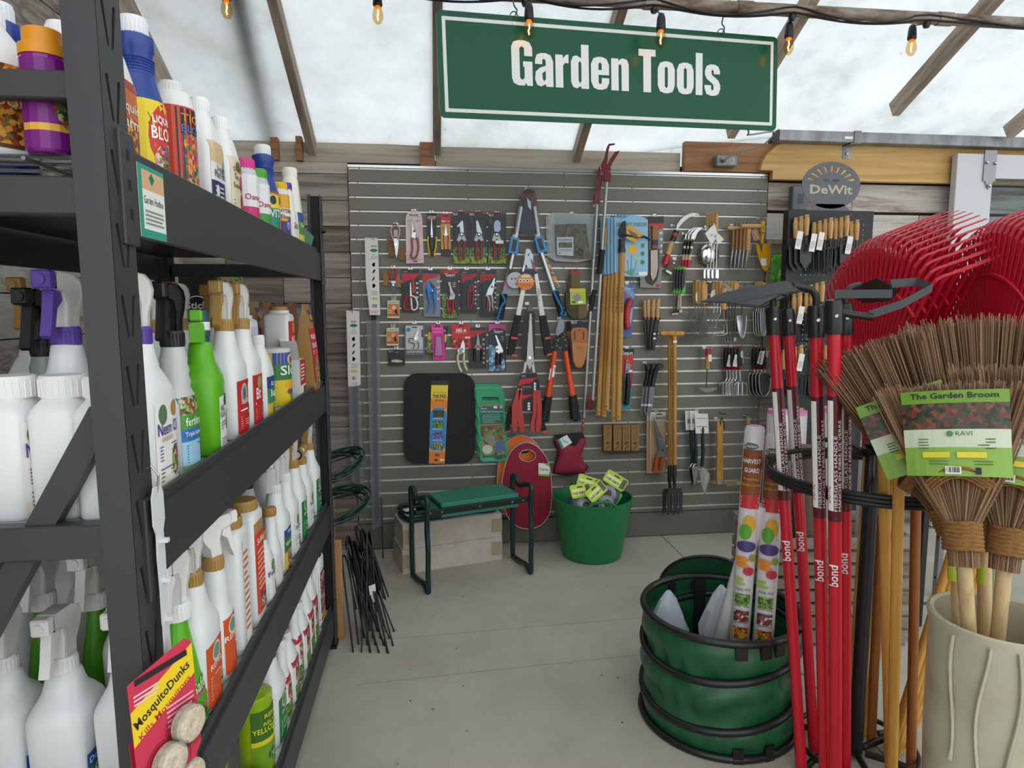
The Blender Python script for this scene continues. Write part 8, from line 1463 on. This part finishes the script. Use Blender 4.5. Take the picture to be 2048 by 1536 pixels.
for i,(px_,py_,c) in enumerate(((1600,470,4),(1628,475,4),(1643,472,4),(1603,620,4),(1603,715,4),(1700,480,4))):
    t = thing('price_label','white paper price label hanging on a display tool','label',W(px_,py_,WY - DY + .10),(0,.15,0),'price labels on the display'); MB().prism([(-.016,-.075),(.016,-.075),(.016,.02),(-.016,.02)],-.001,0).build('paper',TAGW,t); A = Art(flatmap(-.001)); A.lines(-.012,-.06,.012,-.02,5,GREYTXT,.35); A.build('print',t)
# ================================================================== crate, rolls and burlap behind the stand
CRW = noisy('crate_wood',[(.3,'#6d6257'),(.5,'#8a7f73'),(.7,'#9d9388')],(2,30,20),6,.85,.4,rnd_obj=.1)
crt = thing('slatted_crate','weathered grey slatted wooden crate behind the tool stand','crate',(1.33,2.42,0),(0,0,-.12))
for k in range(8):
    for y in (0,.36): MB().box((0,y,.03 + k * .056),(.62,y + .014,.03 + k * .056 + .042)).build('slat',CRW,crt)
    for x in (0,.606): MB().box((x,.014,.03 + k * .056),(x + .014,.36,.03 + k * .056 + .042)).build('slat',CRW,crt)
for x in (.01,.30,.575):
    for y in (.014,.346): MB().box((x,y,0),(x + .035,y + .014,.47)).build('corner_post',CRW,crt)
MB().box((.0,0,.02),(.62,.374,.032)).build('floor_board',CRW,crt)
def stand_roll(lab_,x,y,r,h,mat,cap=None,cat='roll'):
    t = thing('fabric_roll',lab_,cat,(x,y,.033)); MB().lathe([(r * .95,0),(r,.004),(r,h - .01),(r * .9,h)],24).build('rolled_sheet',mat,t,50)
    if cap: MB().lathe([(r * 1.01,h - .015),(r * .97,h + .003),(0,h + .008)],24,None,None,False).build('end_cap',cap,t,50)
BUR = noisy('burlap',[(.3,'#5c4f42'),(.55,'#75675a'),(.75,'#867868')],(260,260,260),3,.95,.6); PKC = C('#d98fb8',.4)
stand_roll('tall brown burlap roll standing in the crate',1.58,2.55,.055,.78,BUR); stand_roll('white wrapped roll with pink cap beside the burlap',1.72,2.62,.05,.93,RP,PKC); stand_roll('white wrapped roll with pink cap behind the red handles',1.50,2.66,.045,.92,RP,PKC); stand_roll('white wrapped roll with pink cap at the far crate corner',1.60,2.68,.042,.91,RP,PKC); stand_roll('thin pale plastic sheet roll standing in the crate',1.83,2.52,.03,.80,C('#b9bcc4',.4)); stand_roll('second brown burlap roll at the crate end',1.42,2.52,.05,.74,BUR)
for i,(x,y,h) in enumerate(((2.1,2.5,1.0),(2.4,2.75,.7))):
    o = thing('wire_rack',['black metal display leg frame behind the ceramic pot','low silver wire basket stand behind the ceramic pot'][i],'rack',(x,y,0))
    for dx in (0,.28): MB().box((dx,0,0),(dx + .025,.025,h),C('#141517',.5) if i == 0 else GREYMETAL).build('upright',None,o)
    for z in ((.1,h - .03) if i == 0 else (.1,.3,.5,h - .02)): MB().tube([(0,.012,z),(.3,.012,z)],.006,6).build('crossbar',BK if i == 0 else GREYMETAL,o)
# ================================================================== hanging sign
s0,s1,s2,s3 = DP(878,32,2.62),DP(880,235,2.62),DP(1553,85,3.0),DP(1548,262,3.0)
xd = ((s2 + s3) - (s0 + s1)) / 2; SW = xd.length; SH = (s0 - s1).length; xd.normalize(); zd = V((xd.x * 0,0,1)) - xd * xd.z; zd.normalize(); yd = zd.cross(xd)
sg = thing('hanging_sign','green hanging sign lettered Garden Tools with white border','sign',s1); M_ = Matrix((xd,yd,zd)).transposed().to_4x4(); sg.matrix_world = T(*s1) @ M_
SGN = C('#16533a',.25,0,.22); MB().prism(rrect(0,0,SW,SH,.022),-.003,.003).build('panel',SGN,sg); A = Art(flatmap(-.003)); b_ = .022; t_ = .014
for r_ in ((b_,b_,SW - b_,b_ + t_),(b_,SH - b_ - t_,SW - b_,SH - b_),(b_,b_ + t_,b_ + t_,SH - b_ - t_),(SW - b_ - t_,b_ + t_,SW - b_,SH - b_ - t_)): A.rect(*r_,C('#d8dcda',.4))
A.build('border',sg); LT = C('#dfe1e0',.4)
# heavy condensed letters drawn as outlines: (loops, advance), cap height 1
def bowl(x0,x1,z0,z1,w_,r=.16): return [rrect(x0,z0,x1,z1,min(r,(x1 - x0) / 2 - .001)),rrect(x0 + w_,z0 + .13,x1 - w_,z1 - .13,.045)]
sW = .185
GL = {'G': [[(.0,.17),(.04,.05),(.15,.0),(.30,.0),(.33,.06),(.36,.0),(.49,.0),(.49,.54),(.27,.54),(.27,.42),(.30,.42),(.30,.17),(.245,.125),(.19,.17),(.19,.83),(.245,.875),(.30,.83),(.30,.66),(.49,.66),(.49,.85),(.43,.96),(.33,1),(.16,1),(.05,.96),(0,.85)]],
      'a': [[(.0,.16),(.05,.03),(.15,.0),(.25,.06),(.27,.0),(.44,.0),(.44,.58),(.38,.71),(.27,.75),(.15,.75),(.05,.71),(.01,.6),(.01,.5),(.18,.5),(.18,.59),(.22,.63),(.26,.59),(.26,.47),(.12,.42),(.02,.33)],[(.18,.17),(.22,.12),(.26,.17),(.26,.36),(.18,.30)]],
      'r': [[(0,0),(sW,0),(sW,.50),(.23,.56),(.32,.56),(.32,.76),(.25,.74),(.185,.66),(.18,.74),(0,.74)]],
      'd': [[(0,.15),(.05,.03),(.14,0),(.24,.06),(.255,0),(.44,0),(.44,1),(.255,1),(.255,.69),(.14,.75),(.05,.72),(0,.60)],[(.185,.17),(.22,.12),(.255,.17),(.255,.58),(.22,.63),(.185,.58)]],
      'e': [[(0,.18),(.06,.04),(.17,0),(.28,0),(.39,.04),(.45,.16),(.45,.27),(.265,.27),(.265,.16),(.225,.12),(.185,.16),(.185,.34),(.45,.34),(.45,.58),(.39,.71),(.28,.75),(.17,.75),(.06,.71),(0,.58)],[(.185,.45),(.265,.45),(.265,.59),(.225,.63),(.185,.59)]],
      'n': [[(0,0),(sW,0),(sW,.58),(.225,.62),(.26,.58),(.26,0),(.445,0),(.445,.62),(.40,.72),(.31,.75),(.23,.73),(.185,.68),(.18,.74),(0,.74)]],
      'T': [[(.12,0),(.32,0),(.32,.84),(.44,.84),(.44,1),(0,1),(0,.84),(.12,.84)]],'l': [[(0,0),(sW,0),(sW,1),(0,1)]],
      'o': [[(0,.18),(.06,.04),(.17,0),(.28,0),(.39,.04),(.45,.18),(.45,.57),(.39,.71),(.28,.75),(.17,.75),(.06,.71),(0,.57)],[(.185,.16),(.225,.12),(.265,.16),(.265,.59),(.225,.63),(.185,.59)]],
      's': [[(0,.18),(.05,.04),(.16,0),(.28,0),(.38,.04),(.43,.16),(.43,.26),(.38,.37),(.20,.50),(.185,.58),(.215,.63),(.25,.59),(.25,.52),(.42,.52),(.42,.6),(.37,.71),(.27,.75),(.16,.75),(.06,.71),(.01,.6),(.01,.5),(.06,.40),(.24,.27),(.25,.17),(.215,.12),(.18,.16),(.18,.25),(0,.25)]]}
x = 0; chars = []
for ch in 'Garden Tools':
    if ch == ' ': x += .2; continue
    chars.append((ch,x)); x += max(p[0] for p in GL[ch][0]) + .055
x -= .055; X0,X1 = .195 * SW,.812 * SW; kx = (X1 - X0) / x; kz = .175
for ch,cx in chars:
    vs_,fs_ = plate([[(X0 + (cx + p[0]) * kx,SH * .34 + p[1] * kz) for p in lo] for lo in GL[ch]],.0012); MB().add([(v[0],v[1] - .0042,v[2]) for v in vs_],fs_).build('letter_' + ch.lower(),LT,sg)
for fx in (.205,.815):
    hp = sg.matrix_world @ V((fx * SW,-.004,SH - .03)); h = thing('sign_hook',['steel wire hook carrying the sign by its capital letter end','steel S hook with ring carrying the sign by its last letter end'][fx > .5],'hook',hp)
    MB().tube([(.018 * math.cos(2 * PI * k / 20),.006,.022 + .026 * math.sin(2 * PI * k / 20)) for k in range(20)],.0022,6,closed=True).build('ring',DSTEEL,h,60); tz = 2.70 - hp.z; MB().tube(smooth_path([(.0,.0,.02),(.012,.0,.05),(.0,.0,.07),(-.004,(2.83 - hp.y) * .6,tz - .03),(0,2.83 - hp.y,tz),(.02,2.845 - hp.y,tz - .02)],4),.003,6).build('wire',DSTEEL,h,60)
    MB().lathe([(.007,0),(.007,.0015)],10,None,T(0,-.001,0) @ Rx(PI / 2)).build('eyelet',PAPER,h)
# ================================================================== string lights on the purlin
cb = thing('light_cable','black string light cable running along the purlin pipe','cable',(0,0,0))
def gl_bulb():
    m = clear_plastic('bulb_glass','#f6e2c0',.2,.97); return m
pos = []
for i,(px_,py_,tt) in enumerate(((452,-8,2.62),(755,4,2.68),(1058,32,2.60),(1322,52,2.68),(1578,68,2.86),(1824,72,3.0))):
    o = DP(px_,py_,tt); pos.append(o); t = thing('string_bulb',['string light bulb at the rack end of the cable','string light bulb between two rafters before the sign','string light bulb hanging in front of the capital G side','string light bulb hanging in front of the capital T side','string light bulb just past the end of the sign','string light bulb above the sliding door track'][i],'light bulb',o,group='string lights')
    MB().lathe([(.006,.05),(.012,.045),(.017,.03),(.019,.0),(.020,-.012),(.017,-.016)],14).build('socket',BLACK,t,50); MB().lathe([(.014,-.014),(.018,-.03),(.0225,-.05),(.0215,-.066),(.013,-.082),(.002,-.088)],18,caps=False).build('glass',gl_bulb(),t,60)
    MB().tube([(0,0,-.02),(.002,0,-.045),(-.002,0,-.055),(.001,0,-.07)],.0022,6).build('filament',C('#ffb45a',.5,emit=26.0),t); MB().lathe([(.011,-.014),(.012,-.024),(.004,-.03)],10).build('bulb_base',C('#e08a3a',.4,.3,emit=.6),t,50)
    MB().tube([(0,0,.045),(0,2.83 - o.y,2.648 - o.z)],.0028,6).build('drop_wire',BLACK,t); MB().lathe([(.012,0),(.016,.01),(.016,.03),(.008,.036)],10,None,T(0,2.825 - o.y,2.63 - o.z)).build('drop_fitting',BLACK,t,40)
pts = []
for a,b in zip([V((-1.25,2.83,2.66))] + pos,pos + [V((4.9,2.83,2.66))]):
    for k in range(6): f = k / 6; pts.append((a.x + (b.x - a.x) * f,2.808,2.655 - .03 * math.sin(PI * f)))
MB().tube(smooth_path(pts,2),.0045,6).build('cable',BLACK,cb,60); MB().tube(smooth_path([(p[0],p[1] - .006,p[2] + .012 + .01 * math.sin(p[0] * 9)) for p in pts],2),.004,6).build('cable',BLACK,cb,60)
# outlets and the grey flex
ot = thing('outlet_box','grey metal outlet box with flex on the brown board','outlet',(1.71,WY - .04,2.235)); MB().box((-.062,-.03,-.03),(.062,.03,.03),bev=.004).build('box',C('#7f8585',.45,.5),ot); A = Art(flatmap(-.03)); [A.ell(x,0,.018,.02,C('#a3a8a8')) for x in (-.028,.03)]; [A.rect(x - .006,-.006,x - .003,.008,BK) for x in (-.028,.03)]; A.build('sockets',ot)
MB().lathe([(.016,0),(.014,.02),(.006,.028)],12,None,T(-.028,-.03,0) @ Rx(PI / 2)).build('plug',GREYMETAL,ot,40); e = DP(1497,262,3.2) - V((1.71,WY - .04,2.235)); MB().tube(smooth_path([(-.028,-.06,0),(.05,-.08,.04),(.17,-.1,.07),(.19,-.2,.12),tuple(e * .9 + V((.02,0,0))),tuple(e),tuple(e + V((-.05,-.02,.12)))],5),.0045,6).build('flex',C('#7b7d7e',.45),ot,60)
o2 = thing('outlet_box','grey outlet box on the whitewashed planks behind the display header','outlet',(2.19,WY - .0,2.04)); MB().box((-.05,-.035,-.07),(.045,.012,.07),bev=.004).build('box',C('#74797d',.45,.4),o2); A = Art(flatmap(-.035)); A.rect(-.02,-.035,.02,.025,C('#5a5e62')); A.build('sockets',o2)
o3 = thing('outlet_box','grey outlet box with green plug high above the rack end','outlet',(-1.12,3.05,2.22)); MB().box((-.10,-.03,-.04),(.04,.03,.06),bev=.003).build('box',GREYMETAL,o3); MB().tube([(.04,-.02,.0),(.09,-.02,.0)],.014,8).build('plug',C('#1f5a3c',.5),o3); MB().tube(smooth_path([(.09,-.02,0),(.13,-.02,-.02),(.135,-.02,-.09),(.12,0,-.14)],4),.005,6).build('flex',C('#3a3f3c',.5),o3,60); MB().box((-.11,-.02,-.4),(-.06,.0,.4),RAFTERWOOD).build('mounting_board',None,o3)
# seed packets and a black box behind the rack on the corner
sx = thing('seed_box','black box with round white logo behind the second shelf','box',(-.98,2.95,1.2)); MB().box((-.07,0,0),(.075,.05,.36)).build('carton',C('#1b1c1d',.4),sx); A = Art(flatmap()); A.ring(.0,.2,.055,.055,.004,PAPER); A.text('Stick',.0,.2,.028,PAPER,w=.09,bold=.02); A.lines(-.03,.17,.03,.18,1,PAPER); A.build('print',sx); MB().box((-.06,.0,-1.2),(.06,.04,0)).build('stand_column',C('#1b1c1d',.5),sx)
sy = thing('seed_packet_board','foxglove picture board beside the black box','board',(-.865,2.99,1.2)); MB().box((-.04,0,0),(.06,.02,.34)).build('board',C('#6d9a3a',.5),sy); A = Art(flatmap()); A.rect(-.04,0,.06,.34,PICS['clover']); A.rect(-.035,.12,.045,.14,C('#3f9a4a')); A.build('print',sy); MB().box((-.03,.0,-1.2),(.05,.015,0)).build('stand_column',C('#5a5148',.6),sy)
